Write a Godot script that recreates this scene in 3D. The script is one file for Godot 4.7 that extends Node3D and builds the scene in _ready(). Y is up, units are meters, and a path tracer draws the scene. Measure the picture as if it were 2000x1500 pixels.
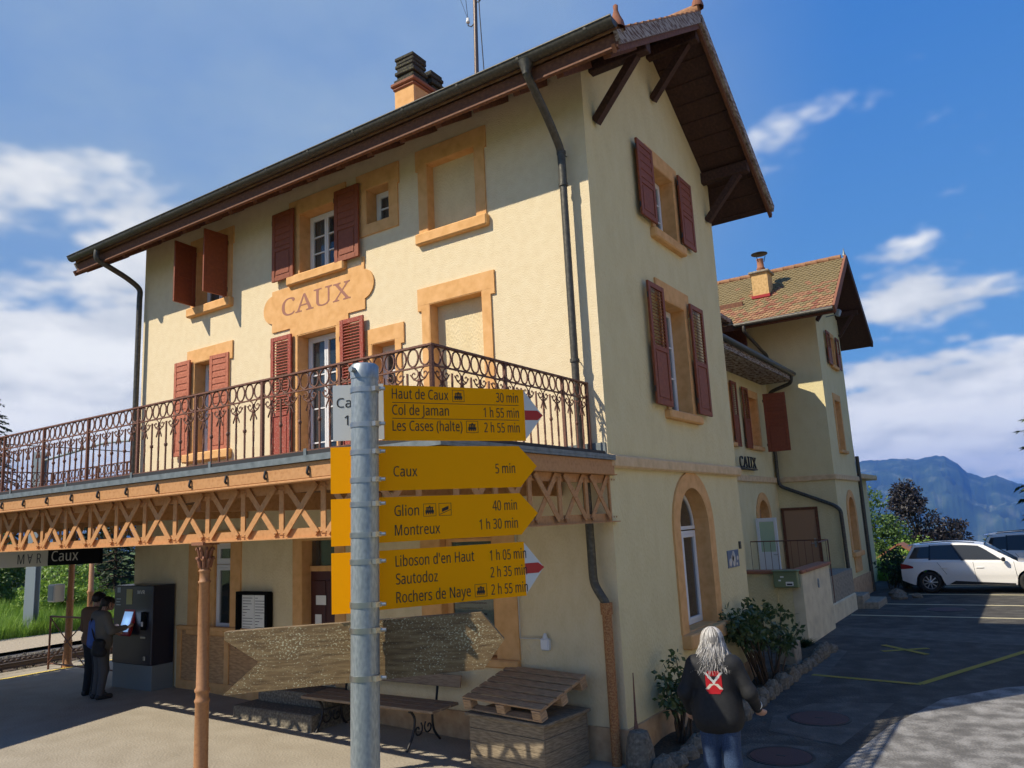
extends Node3D
# Station house with a balcony canopy, seen past a yellow hiking signpost.
# x runs along the sunlit front (corner of the house at 0), -z along the shaded gable, y is up.

var M := {}
var used := {}
var rng := RandomNumberGenerator.new()
const CAM := Vector3(4.139, 2.7, 8.279)
const SUN := Vector3(0.585, -1.0, -0.81)

func _ready() -> void:
	rng.seed = 7
	view_and_light()
	materials()
	setting()
	station_house()
	link_wing()
	tower_wing()
	canopy()
	railing()
	trackside()
	platform_objects()
	road_objects()
	planting()
	signpost()
	people()
	cars()
	print("done")

# ------------------------------------------------------------ camera, sky, sun
func view_and_light() -> void:
	var cam := Camera3D.new()
	cam.name = "camera"
	cam.fov = 53.07
	cam.near = 0.05
	cam.far = 20000.0
	cam.position = CAM
	cam.rotation_order = EULER_ORDER_YXZ
	cam.rotation_degrees = Vector3(10.244, 33.40, -2.885)
	add_child(cam)
	cam.current = true
	var env := Environment.new()
	env.background_mode = Environment.BG_SKY
	var pano := PanoramaSkyMaterial.new()
	pano.panorama = ImageTexture.create_from_image(sky_image())
	var sky := Sky.new()
	sky.sky_material = pano
	env.sky = sky
	env.background_energy_multiplier = 0.88
	env.tonemap_mode = Environment.TONE_MAPPER_LINEAR
	env.tonemap_exposure = 1.2
	env.sdfgi_enabled = true
	env.ssao_enabled = true
	env.ssil_enabled = true
	env.fog_enabled = true
	env.fog_density = 0.0001
	env.fog_light_color = Color(0.33, 0.60, 1.0)
	var we := WorldEnvironment.new()
	we.name = "world_environment"
	we.environment = env
	add_child(we)
	var sun := DirectionalLight3D.new()
	sun.name = "sun"
	sun.light_energy = 1.6
	sun.light_color = Color(1.0, 0.955, 0.875)
	sun.light_angular_distance = 0.5
	sun.shadow_enabled = true
	add_child(sun)
	sun.look_at_from_position(Vector3.ZERO, SUN, Vector3.UP)

func sky_image() -> Image:
	var w := 2048
	var h := 1024
	var n := FastNoiseLite.new()
	n.seed = 11
	n.noise_type = FastNoiseLite.TYPE_SIMPLEX_SMOOTH
	n.frequency = 1.0
	n.fractal_type = FastNoiseLite.FRACTAL_FBM
	n.fractal_octaves = 6
	n.fractal_gain = 0.6
	var m := FastNoiseLite.new()
	m.seed = 5
	m.noise_type = FastNoiseLite.TYPE_SIMPLEX_SMOOTH
	m.frequency = 1.0
	m.fractal_octaves = 3
	var data := PackedByteArray()
	data.resize(w * h * 3)
	var veil := Vector3(-0.66, 0.53, -0.54).normalized()
	var banks := [[Vector3(-0.88, 0.19, -0.43).normalized(), 0.955, 0.42], [Vector3(-0.84, 0.39, -0.38).normalized(), 0.965, 0.22], [Vector3(-0.06, 0.10, -0.99).normalized(), 0.975, 0.30], [Vector3(-0.16, 0.53, -0.83).normalized(), 0.975, 0.12]]
	for j in h:
		var el := PI * (0.5 - (j + 0.5) / h)
		var sy := sin(el)
		var cy := cos(el)
		if j > h * 0.53:
			for i in w:
				var o0 := (j * w + i) * 3
				data[o0] = 118; data[o0 + 1] = 138; data[o0 + 2] = 158
			continue
		var e := maxf(sy, 0.0)
		# clear air: deep blue overhead, pale near the horizon
		var t := pow(1.0 - clampf(e / 0.62, 0.0, 1.0), 1.5)
		var br := lerpf(0.045, 0.19, t)
		var bg := lerpf(0.20, 0.435, t)
		var bb := lerpf(0.58, 0.74, t)
		for i in w:
			var az := TAU * (i + 0.5) / w
			var d := Vector3(sin(az) * cy, sy, -cos(az) * cy)
			var q := d / (e + 0.17)
			var f := n.get_noise_3d(q.x * 0.95 + 4.0, q.y * 2.2, q.z * 0.95)
			var g := m.get_noise_3d(q.x * 0.30, 3.0, q.z * 0.30 + 2.0)
			# low heaped clouds thin out with height
			var cov := lerpf(-0.24, 0.27, clampf((e - 0.10) / 0.30, 0.0, 1.0)) - 0.26 * g
			for bk in banks:
				cov -= bk[2] * smoothstep(bk[1], 1.0, d.dot(bk[0]))
			var c := smoothstep(cov, cov + 0.25, f)
			c *= 1.0 - smoothstep(0.42, 0.60, e)
			# thin pale veil high up
			var v := smoothstep(0.78, 0.985, d.dot(veil)) * clampf(0.80 + 0.5 * f, 0.0, 1.0)
			var up := n.get_noise_3d(q.x * 0.95 + 4.0, q.y * 2.2 + 0.16, q.z * 0.95)
			var shade := clampf(0.62 + 1.1 * (f - up) + 0.25 * (f - cov), 0.0, 1.0)
			var cr := lerpf(0.50, 0.98, shade)
			var cg := lerpf(0.55, 0.98, shade)
			var cb := lerpf(0.62, 0.97, shade)
			var r := lerpf(br, 0.355, v * 0.88)
			var gg := lerpf(bg, 0.475, v * 0.88)
			var b := lerpf(bb, 0.62, v * 0.88)
			c *= 0.92
			var o := (j * w + i) * 3
			data[o] = int(255.0 * pow(lerpf(r, cr, c), 0.4545))
			data[o + 1] = int(255.0 * pow(lerpf(gg, cg, c), 0.4545))
			data[o + 2] = int(255.0 * pow(lerpf(b, cb, c), 0.4545))
	return Image.create_from_data(w, h, false, Image.FORMAT_RGB8, data)

# ------------------------------------------------------------ materials
func lin(r: float, g: float, b: float) -> Color:
	return Color(r, g, b).linear_to_srgb()

func noise_image(sd: int, freq: float, size: int, oct := 4, kind := FastNoiseLite.TYPE_SIMPLEX_SMOOTH) -> Image:
	var n := FastNoiseLite.new()
	n.seed = sd
	n.frequency = freq
	n.noise_type = kind
	n.fractal_octaves = oct
	return n.get_seamless_image(size, size, false, false, 0.12)

func ramp_tex(img: Image, stops: Array) -> ImageTexture:
	# stops: [position 0..1, linear colour] pairs, sorted
	var lut := PackedByteArray()
	for i in 256:
		var t := i / 255.0
		var k := 0
		while k < stops.size() - 2 and t > stops[k + 1][0]:
			k += 1
		var a: Array = stops[k]
		var b: Array = stops[k + 1]
		var u := clampf((t - a[0]) / maxf(b[0] - a[0], 0.0001), 0.0, 1.0)
		var ca: Color = a[1]
		var cb: Color = b[1]
		var c := ca.lerp(cb, u).linear_to_srgb()
		lut.append(int(clampf(c.r, 0, 1) * 255)); lut.append(int(clampf(c.g, 0, 1) * 255)); lut.append(int(clampf(c.b, 0, 1) * 255))
	img.convert(Image.FORMAT_L8)
	var src := img.get_data()
	var out := PackedByteArray()
	out.resize(src.size() * 3)
	for i in src.size():
		var s := src[i] * 3
		out[i * 3] = lut[s]; out[i * 3 + 1] = lut[s + 1]; out[i * 3 + 2] = lut[s + 2]
	return ImageTexture.create_from_image(Image.create_from_data(img.get_width(), img.get_height(), false, Image.FORMAT_RGB8, out))

func bump_tex(img: Image, strength: float) -> ImageTexture:
	var b: Image = img.duplicate()
	b.convert(Image.FORMAT_RGBA8)
	b.bump_map_to_normal_map(strength)
	return ImageTexture.create_from_image(b)

func plain(key: String, c: Color, rough := 0.75, metal := 0.0) -> StandardMaterial3D:
	var m := StandardMaterial3D.new()
	m.albedo_color = c.linear_to_srgb()
	m.roughness = rough
	m.metallic = metal
	M[key] = m
	return m

func mottled(key: String, sd: int, freq: float, stops: Array, metres: float, rough := 0.85, bump := 0.0, size := 256, stretch := Vector3.ONE, world := true, bfreq := 0.0) -> StandardMaterial3D:
	var img := noise_image(sd, freq, size, 5)
	if bfreq > 0.0:
		# coarse patches with fine grain on top
		img.convert(Image.FORMAT_L8)
		var a := img.get_data()
		var fine := noise_image(sd + 300, bfreq, size, 3)
		fine.convert(Image.FORMAT_L8)
		var b := fine.get_data()
		for i in a.size():
			a[i] = clampi(int(a[i] * 0.62 + b[i] * 0.38), 0, 255)
		img = Image.create_from_data(size, size, false, Image.FORMAT_L8, a)
	var m := StandardMaterial3D.new()
	m.albedo_texture = ramp_tex(img.duplicate(), stops)
	m.roughness = rough
	if bump > 0.0:
		m.normal_enabled = true
		m.normal_texture = bump_tex(img if bfreq == 0.0 else noise_image(sd + 300, bfreq, size, 3), bump)
		m.normal_scale = 1.0
	m.uv1_triplanar = true
	m.uv1_world_triplanar = world
	m.uv1_scale = stretch / metres
	M[key] = m
	return m

# sawn timber: streaks along local x, with optional pale lichen spots
func grain(key: String, sd: int, stops: Array, metres: float, lichen: float) -> void:
	var n := FastNoiseLite.new()
	n.seed = sd
	n.noise_type = FastNoiseLite.TYPE_SIMPLEX_SMOOTH
	n.frequency = 1.0
	n.fractal_octaves = 4
	var sz := 512
	var d := PackedByteArray()
	d.resize(sz * sz)
	var sp := PackedByteArray()
	sp.resize(sz * sz)
	for y in sz:
		for x in sz:
			var u := float(x) / sz
			var v := float(y) / sz
			var wob := n.get_noise_2d(u * 2.0, v * 2.0) * 0.012
			var g := 0.5 + 0.5 * n.get_noise_2d(u * 4.5, (v + wob) * 38.0) + 0.22 * n.get_noise_2d(u * 9.0 + 40.0, v * 150.0)
			d[y * sz + x] = int(clampf(g, 0.0, 1.0) * 255.0)
			if lichen > 0.0:
				var l := n.get_noise_2d(u * 60.0 + 9.0, v * 85.0) + 0.35 * n.get_noise_2d(u * 3.0, v * 3.0 + 7.0)
				sp[y * sz + x] = int(smoothstep(0.33, 0.50, l) * 255.0)
	var img := Image.create_from_data(sz, sz, false, Image.FORMAT_L8, d)
	var tex := ramp_tex(img.duplicate(), stops)
	if lichen > 0.0:
		var ci := tex.get_image()
		for y in sz:
			for x in sz:
				var a := sp[y * sz + x] / 255.0 * lichen
				if a > 0.02:
					ci.set_pixel(x, y, ci.get_pixel(x, y).lerp(Color(0.76, 0.75, 0.62), a * 0.9))
		tex = ImageTexture.create_from_image(ci)
	var m := StandardMaterial3D.new()
	m.albedo_texture = tex
	m.roughness = 0.88
	m.normal_enabled = true
	m.normal_texture = bump_tex(img, 0.7)
	m.uv1_triplanar = true
	m.uv1_scale = Vector3.ONE / metres
	M[key] = m

func materials() -> void:
	# rough-cast wall: fine grain with faint large patches
	mottled("wall", 3, 0.016, [[0.0, Color(0.696, 0.57, 0.357)], [0.5, Color(0.75, 0.627, 0.408)], [1.0, Color(0.784, 0.674, 0.459)]], 1.4, 0.95, 1.6, 512, Vector3.ONE, true, 0.11)
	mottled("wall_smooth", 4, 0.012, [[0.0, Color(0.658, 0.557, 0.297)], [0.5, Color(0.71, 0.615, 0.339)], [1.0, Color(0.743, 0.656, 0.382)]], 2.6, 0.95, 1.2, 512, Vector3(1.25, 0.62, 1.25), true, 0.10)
	mottled("wall_low", 8, 0.012, [[0.0, Color(0.643, 0.52, 0.296)], [0.5, Color(0.72, 0.597, 0.36)], [1.0, Color(0.758, 0.643, 0.413)]], 1.9, 0.95, 1.2, 512, Vector3(1.25, 0.62, 1.25), true, 0.10)
	mottled("trim", 5, 0.02, [[0.0, Color(0.627, 0.33, 0.113)], [0.5, Color(0.715, 0.397, 0.153)], [1.0, Color(0.774, 0.443, 0.187)]], 1.1, 0.9, 0.6)
	mottled("plinth", 6, 0.02, [[0.0, Color(0.38, 0.242, 0.127)], [0.5, Color(0.513, 0.336, 0.184)], [1.0, Color(0.57, 0.399, 0.23)]], 1.0, 0.95, 1.5)
	mottled("shutter", 9, 0.03, [[0.0, Color(0.2, 0.0454, 0.0128)], [0.55, Color(0.245, 0.0583, 0.0165)], [1.0, Color(0.29, 0.0778, 0.024)]], 0.6, 0.6, 0.4)
	mottled("shutter_faded", 10, 0.03, [[0.0, Color(0.36, 0.10, 0.05)], [0.5, Color(0.44, 0.135, 0.07)], [1.0, Color(0.52, 0.20, 0.12)]], 0.5, 0.75, 0.5)
	mottled("shutter_worn", 12, 0.05, [[0.0, Color(0.24, 0.04, 0.025)], [0.55, Color(0.33, 0.06, 0.035)], [0.72, Color(0.36, 0.08, 0.05)], [0.8, Color(0.45, 0.30, 0.22)], [1.0, Color(0.52, 0.40, 0.32)]], 0.35, 0.8, 0.6, 256, Vector3(1.6, 0.6, 1.6))
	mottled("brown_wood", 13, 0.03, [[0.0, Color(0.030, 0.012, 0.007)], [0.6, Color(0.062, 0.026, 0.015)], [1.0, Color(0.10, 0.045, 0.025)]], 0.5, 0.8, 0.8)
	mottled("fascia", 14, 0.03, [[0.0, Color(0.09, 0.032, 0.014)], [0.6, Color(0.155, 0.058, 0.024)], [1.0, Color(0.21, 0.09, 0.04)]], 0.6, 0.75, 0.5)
	mottled("peeling", 15, 0.03, [[0.0, Color(0.09, 0.046, 0.03)], [0.38, Color(0.13, 0.075, 0.05)], [0.5, Color(0.30, 0.25, 0.205)], [1.0, Color(0.46, 0.42, 0.37)]], 0.9, 0.9, 0.6, 256, Vector3(1, 3, 0.5))
	mottled("gutter", 16, 0.03, [[0.0, Color(0.045, 0.042, 0.034)], [0.6, Color(0.085, 0.08, 0.064)], [1.0, Color(0.15, 0.14, 0.11)]], 0.5, 0.5, 0.3)
	M["gutter"].metallic = 0.4
	mottled("zinc", 17, 0.02, [[0.0, Color(0.12, 0.145, 0.148)], [0.6, Color(0.185, 0.215, 0.22)], [1.0, Color(0.25, 0.285, 0.29)]], 0.8, 0.5, 0.2)
	M["zinc"].metallic = 0.35
	mottled("steel_paint", 18, 0.03, [[0.0, Color(0.37, 0.165, 0.055)], [0.35, Color(0.47, 0.232, 0.085)], [1.0, Color(0.53, 0.275, 0.11)]], 0.5, 0.65, 0.5)
	mottled("column_paint", 19, 0.05, [[0.0, Color(0.162, 0.063, 0.0228)], [0.30, Color(0.332, 0.158, 0.0646)], [1.0, Color(0.399, 0.205, 0.0902)]], 0.6, 0.6, 0.4)
	mottled("iron", 20, 0.05, [[0.0, Color(0.082, 0.0304, 0.018)], [0.5, Color(0.152, 0.0617, 0.036)], [1.0, Color(0.279, 0.128, 0.07)]], 0.3, 0.6, 0.4)
	mottled("rusty_pipe", 21, 0.05, [[0.0, Color(0.13, 0.05, 0.02)], [0.40, Color(0.30, 0.115, 0.035)], [0.55, Color(0.40, 0.20, 0.075)], [1.0, Color(0.47, 0.26, 0.11)]], 0.35, 0.8, 0.8)
	mottled("tile", 22, 0.03, [[0.0, Color(0.20, 0.085, 0.045)], [0.5, Color(0.30, 0.15, 0.075)], [1.0, Color(0.37, 0.21, 0.105)]], 0.9, 0.9, 0.6)
	plain("tile_mossy", Color(0.22, 0.167, 0.075), 0.95)
	plain("tile_pale", Color(0.34, 0.20, 0.095), 0.9)
	plain("tile_red", Color(0.25, 0.098, 0.052), 0.9)
	mottled("slate_stone", 23, 0.04, [[0.0, Color(0.02, 0.018, 0.014)], [0.6, Color(0.05, 0.045, 0.035)], [0.75, Color(0.10, 0.095, 0.04)], [1.0, Color(0.15, 0.14, 0.05)]], 0.5, 0.95, 1.5)
	mottled("platform", 24, 0.009, [[0.0, Color(0.227, 0.198, 0.149)], [0.25, Color(0.306, 0.268, 0.205)], [0.6, Color(0.35, 0.31, 0.242)], [1.0, Color(0.405, 0.362, 0.289)]], 3.3, 0.95, 0.8, 512, Vector3.ONE, true, 0.16)
	mottled("asphalt", 25, 0.010, [[0.0, Color(0.03, 0.028, 0.024)], [0.4, Color(0.052, 0.048, 0.041)], [0.6, Color(0.072, 0.067, 0.057)], [0.8, Color(0.12, 0.112, 0.095)], [1.0, Color(0.20, 0.187, 0.16)]], 3.1, 0.95, 2.5, 512, Vector3.ONE, true, 0.16)
	mottled("asphalt_old_sunlit", 26, 0.012, [[0.0, Color(0.0644, 0.0624, 0.0594)], [0.4, Color(0.138, 0.134, 0.127)], [0.55, Color(0.221, 0.216, 0.205)], [1.0, Color(0.386, 0.379, 0.367)]], 2.6, 0.95, 1.6, 512, Vector3.ONE, true, 0.16)  # old asphalt with the sunlit tone put into its colour
	mottled("concrete", 27, 0.03, [[0.0, Color(0.18, 0.155, 0.112)], [0.5, Color(0.297, 0.257, 0.188)], [1.0, Color(0.382, 0.33, 0.24)]], 0.9, 0.95, 1.0)
	mottled("stone", 28, 0.04, [[0.0, Color(0.0687, 0.0594, 0.0432)], [0.5, Color(0.161, 0.14, 0.104)], [0.8, Color(0.244, 0.217, 0.161)], [1.0, Color(0.343, 0.307, 0.23)]], 0.5, 0.95, 2.5)
	mottled("soil", 29, 0.05, [[0.0, Color(0.0265, 0.0194, 0.0112)], [0.6, Color(0.0636, 0.0466, 0.0256)], [1.0, Color(0.138, 0.107, 0.056)]], 0.6, 1.0, 3.0)
	mottled("gravel_path", 30, 0.08, [[0.0, Color(0.25, 0.20, 0.13)], [0.5, Color(0.40, 0.33, 0.23)], [1.0, Color(0.50, 0.43, 0.32)]], 1.4, 1.0, 2.5)
	mottled("ballast", 31, 0.1, [[0.0, Color(0.05, 0.045, 0.04)], [0.5, Color(0.13, 0.12, 0.105)], [1.0, Color(0.24, 0.22, 0.20)]], 0.9, 1.0, 6.0)
	mottled("meadow", 32, 0.02, [[0.0, Color(0.045, 0.075, 0.015)], [0.5, Color(0.075, 0.125, 0.022)], [1.0, Color(0.11, 0.16, 0.035)]], 3.0, 1.0, 2.0)
	mottled("mountain", 33, 0.010, [[0.0, Color(0.012, 0.026, 0.012)], [0.45, Color(0.026, 0.048, 0.020)], [0.60, Color(0.04, 0.07, 0.03)], [0.72, Color(0.10, 0.13, 0.065)], [1.0, Color(0.26, 0.25, 0.21)]], 1500.0, 1.0, 0.0, 512)
	mottled("wainscot", 38, 0.03, [[0.0, Color(0.33, 0.18, 0.075)], [0.5, Color(0.51, 0.292, 0.128)], [1.0, Color(0.645, 0.405, 0.195)]], 0.6, 0.7, 0.7, 256, Vector3(0.4, 2, 1))
	mottled("galvanised", 39, 0.09, [[0.0, Color(0.20, 0.235, 0.245)], [0.5, Color(0.30, 0.34, 0.35)], [1.0, Color(0.42, 0.46, 0.47)]], 0.20, 0.42, 0.25, 256, Vector3(1, 0.35, 1))
	M["galvanised"].metallic = 0.55
	plain("band_steel", Color(0.42, 0.42, 0.39), 0.33, 0.95)
	plain("sign_yellow", Color(0.95, 0.375, 0.0), 0.62)
	M["sign_yellow"].metallic_specular = 0.2
	plain("sign_white", Color(0.574, 0.582, 0.552), 0.45)
	plain("sign_red", Color(0.42, 0.007, 0.012), 0.45)
	plain("ink", Color(0.012, 0.010, 0.010), 0.6)
	plain("caux_ink", Color(0.34, 0.155, 0.11), 0.9)
	plain("white_paint", Color(0.74, 0.75, 0.75), 0.4)
	plain("white_trim", Color(0.72, 0.73, 0.73), 0.5)
	plain("black_board", Color(0.008, 0.008, 0.008), 0.85)
	M["black_board"].metallic_specular = 0.15
	plain("cream_board", Color(0.56, 0.52, 0.42), 0.6)
	plain("machine_blue", Color(0.010, 0.013, 0.028), 0.35)
	plain("machine_grey", Color(0.17, 0.20, 0.21), 0.5)
	plain("red_plastic", Color(0.33, 0.012, 0.012), 0.4)
	plain("dark_door", Color(0.065, 0.016, 0.012), 0.5)
	plain("brown_door", Color(0.364, 0.217, 0.116), 0.7)
	plain("paper", Color(0.806, 0.806, 0.75), 0.7)
	plain("paper_green", Color(0.42, 0.55, 0.38), 0.7)
	plain("curtain", Color(0.55, 0.54, 0.52), 0.95)
	plain("interior", Color(0.10, 0.09, 0.075), 0.95)
	plain("cast_iron", Color(0.018, 0.017, 0.016), 0.55)
	plain("rail_steel", Color(0.16, 0.12, 0.095), 0.45, 0.5)
	plain("mast_steel", Color(0.30, 0.35, 0.37), 0.5, 0.3)
	plain("porcelain", Color(0.75, 0.76, 0.76), 0.2)
	plain("cable", Color(0.02, 0.02, 0.02), 0.6)
	plain("line_yellow", Color(0.72, 0.55, 0.12), 0.85)
	plain("line_pale", Color(0.55, 0.50, 0.32), 0.9)
	mottled("manhole", 41, 0.08, [[0.0, Color(0.045, 0.022, 0.02)], [0.5, Color(0.085, 0.038, 0.034)], [1.0, Color(0.13, 0.066, 0.058)]], 0.3, 0.7, 1.5)
	plain("mail_green", Color(0.2, 0.246, 0.12), 0.5)
	plain("leaf_green", Color(0.055, 0.105, 0.016), 0.6)
	plain("leaf_bright", Color(0.17, 0.27, 0.035), 0.6)
	plain("leaf_dark", Color(0.026, 0.055, 0.014), 0.5)
	plain("leaf_conifer", Color(0.032, 0.060, 0.020), 0.7)
	plain("leaf_purple", Color(0.016, 0.0125, 0.0145), 0.55)
	plain("leaf_bush", Color(0.0448, 0.075, 0.021), 0.45)
	plain("grass_blade", Color(0.16, 0.27, 0.03), 0.7)
	for k in ["leaf_green", "leaf_bright", "leaf_dark", "leaf_bush", "grass_blade", "leaf_purple"]:
		var lm: StandardMaterial3D = M[k]
		lm.backlight_enabled = true
		lm.backlight = (lm.albedo_color.srgb_to_linear() * 0.8).linear_to_srgb()
		lm.cull_mode = BaseMaterial3D.CULL_DISABLED
	plain("bark", Color(0.07, 0.05, 0.036), 0.95)
	plain("twig", Color(0.085, 0.058, 0.036), 0.9)
	plain("car_white", Color(0.799, 0.788, 0.76), 0.18)
	M["car_white"].clearcoat_enabled = true
	M["car_white"].clearcoat = 0.8
	M["car_white"].clearcoat_roughness = 0.05
	plain("car_black", Color(0.012, 0.012, 0.013), 0.35)
	plain("car_roof_blue", Color(0.02, 0.035, 0.075), 0.15)
	plain("tyre", Color(0.018, 0.018, 0.018), 0.85)
	plain("rim", Color(0.55, 0.56, 0.57), 0.3, 0.7)
	plain("tail_red", Color(0.30, 0.012, 0.018), 0.15)
	var g := plain("glass", Color(0.05, 0.065, 0.07), 0.03)
	g.transparency = BaseMaterial3D.TRANSPARENCY_ALPHA
	g.albedo_color.a = 0.35
	var cg := plain("car_glass", Color(0.012, 0.016, 0.018), 0.03)
	cg.transparency = BaseMaterial3D.TRANSPARENCY_ALPHA
	cg.albedo_color.a = 0.80
	var scr := plain("screen", Color(0.35, 0.48, 0.62), 0.2)
	scr.emission_enabled = true
	scr.emission = Color(0.55, 0.72, 0.92)
	scr.emission_energy_multiplier = 0.45
	plain("skin", Color(0.46, 0.27, 0.19), 0.6)
	plain("hair_dark", Color(0.012, 0.010, 0.009), 0.55)
	plain("hair_grey", Color(0.40, 0.385, 0.36), 0.45)
	plain("hair_pale", Color(0.62, 0.60, 0.56), 0.45)
	plain("hair_deep", Color(0.17, 0.16, 0.145), 0.5)
	mottled("jacket_black", 44, 0.03, [[0.0, Color(0.005, 0.0055, 0.0063)], [1.0, Color(0.014, 0.015, 0.0162)]], 0.3, 0.75, 0.5)
	mottled("denim", 45, 0.06, [[0.0, Color(0.012, 0.026, 0.062)], [0.6, Color(0.03, 0.06, 0.125)], [1.0, Color(0.07, 0.11, 0.19)]], 0.25, 0.9, 0.6)
	plain("trousers_dark", Color(0.014, 0.014, 0.016), 0.9)
	plain("trousers_grey", Color(0.075, 0.072, 0.07), 0.9)
	plain("top_brown", Color(0.15, 0.085, 0.048), 0.9)
	plain("top_grey", Color(0.12, 0.115, 0.10), 0.9)
	plain("cloth_blue", Color(0.06, 0.12, 0.36), 0.9)
	plain("bag_black", Color(0.012, 0.012, 0.012), 0.8)
	plain("enamel_blue", Color(0.05, 0.09, 0.17), 0.3)
	plain("enamel_cream", Color(0.55, 0.50, 0.42), 0.3)
	mottled("trim_pale", 46, 0.02, [[0.0, Color(0.58, 0.41, 0.22)], [0.5, Color(0.68, 0.49, 0.27)], [1.0, Color(0.74, 0.55, 0.32)]], 1.0, 0.95, 1.0)
	mottled("wall_white", 47, 0.012, [[0.0, Color(0.562, 0.479, 0.315)], [0.5, Color(0.713, 0.612, 0.399)], [1.0, Color(0.778, 0.683, 0.468)]], 1.6, 0.95, 1.0)
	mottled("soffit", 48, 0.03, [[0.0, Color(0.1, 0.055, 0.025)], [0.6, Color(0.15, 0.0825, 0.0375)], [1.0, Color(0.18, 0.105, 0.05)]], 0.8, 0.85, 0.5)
	mottled("chimney_render", 49, 0.03, [[0.0, Color(0.40, 0.25, 0.10)], [0.5, Color(0.58, 0.37, 0.15)], [1.0, Color(0.66, 0.45, 0.21)]], 0.8, 0.95, 1.0)
	mottled("iron_leaf", 50, 0.06, [[0.0, Color(0.10, 0.04, 0.02)], [0.5, Color(0.24, 0.10, 0.05)], [1.0, Color(0.36, 0.17, 0.085)]], 0.15, 0.7, 0.8)
	plain("paper_yellow", Color(0.42, 0.40, 0.16), 0.7)
	plain("leaf_sage", Color(0.10, 0.125, 0.075), 0.7)
	grain("pallet_wood", 34, [[0.0, Color(0.204, 0.116, 0.054)], [0.5, Color(0.425, 0.272, 0.147)], [1.0, Color(0.578, 0.404, 0.232)]], 0.9, 0.0)
	grain("crate_wood", 35, [[0.0, Color(0.072, 0.054, 0.0338)], [0.45, Color(0.208, 0.165, 0.107)], [1.0, Color(0.344, 0.281, 0.189)]], 0.8, 0.0)
	grain("bench_wood", 36, [[0.0, Color(0.155, 0.0977, 0.0586)], [0.5, Color(0.297, 0.213, 0.135)], [1.0, Color(0.393, 0.307, 0.207)]], 0.9, 0.0)
	grain("sign_wood", 37, [[0.0, Color(0.07, 0.042, 0.018)], [0.5, Color(0.19, 0.122, 0.052)], [0.8, Color(0.25, 0.175, 0.08)], [1.0, Color(0.31, 0.235, 0.125)]], 0.45, 1.0)
	mottled("asphalt_patch", 54, 0.012, [[0.0, Color(0.055, 0.052, 0.045)], [0.5, Color(0.095, 0.089, 0.077)], [1.0, Color(0.17, 0.16, 0.14)]], 2.2, 0.95, 2.5, 512, Vector3.ONE, true, 0.16)
	plain("terracotta", Color(0.35, 0.15, 0.08), 0.9)

# ------------------------------------------------------------ mesh helpers
func numbered(n: String) -> String:
	if not used.has(n):
		used[n] = 0
		return n
	used[n] += 1
	return "%s_%03d" % [n, used[n]]

func S() -> SurfaceTool:
	var s := SurfaceTool.new()
	s.begin(Mesh.PRIMITIVE_TRIANGLES)
	s.set_smooth_group(-1)
	return s

func done(s: SurfaceTool) -> ArrayMesh:
	s.generate_normals()
	return s.commit()

func tag(o: Node, label: String, category: String, group := "") -> Node:
	o.set_meta("label", label)
	o.set_meta("category", category)
	if group != "":
		o.set_meta("group", group)
	return o

func thing(n: String, label: String, category: String, at := Vector3.ZERO, turn := 0.0, group := "") -> Node3D:
	var o := Node3D.new()
	o.name = numbered(n)
	add_child(o)
	o.position = at
	o.rotation.y = turn
	tag(o, label, category, group)
	return o

func inst(mesh: Mesh, n: String, mat: String, parent: Node, xf := Transform3D.IDENTITY) -> MeshInstance3D:
	var o := MeshInstance3D.new()
	o.mesh = mesh
	o.material_override = M[mat]
	o.name = n if parent != self else numbered(n)
	parent.add_child(o, true)
	o.transform = xf
	return o

func put(s: SurfaceTool, n: String, mat: String, parent: Node, xf := Transform3D.IDENTITY) -> MeshInstance3D:
	return inst(done(s), n, mat, parent, xf)

func struct(s: SurfaceTool, n: String, mat: String) -> MeshInstance3D:
	var o := put(s, n, mat, self)
	o.set_meta("kind", "structure")
	return o

func tri(s: SurfaceTool, a: Vector3, b: Vector3, c: Vector3) -> void:   # counter-clockwise from outside
	s.add_vertex(a); s.add_vertex(c); s.add_vertex(b)

func quad(s: SurfaceTool, a: Vector3, b: Vector3, c: Vector3, d: Vector3) -> void:
	tri(s, a, b, c); tri(s, a, c, d)

func box(s: SurfaceTool, c: Vector3, size: Vector3, b := Basis.IDENTITY) -> void:
	var h := size * 0.5
	var p: Array[Vector3] = []
	for i in 8:
		p.append(c + b * Vector3(h.x if i & 1 else -h.x, h.y if i & 2 else -h.y, h.z if i & 4 else -h.z))
	quad(s, p[4], p[5], p[7], p[6]); quad(s, p[1], p[0], p[2], p[3])
	quad(s, p[5], p[1], p[3], p[7]); quad(s, p[0], p[4], p[6], p[2])
	quad(s, p[6], p[7], p[3], p[2]); quad(s, p[0], p[1], p[5], p[4])

func bb(s: SurfaceTool, x0: float, x1: float, y0: float, y1: float, z0: float, z1: float) -> void:
	box(s, Vector3(x0 + x1, y0 + y1, z0 + z1) * 0.5, Vector3(absf(x1 - x0), absf(y1 - y0), absf(z1 - z0)))

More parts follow.
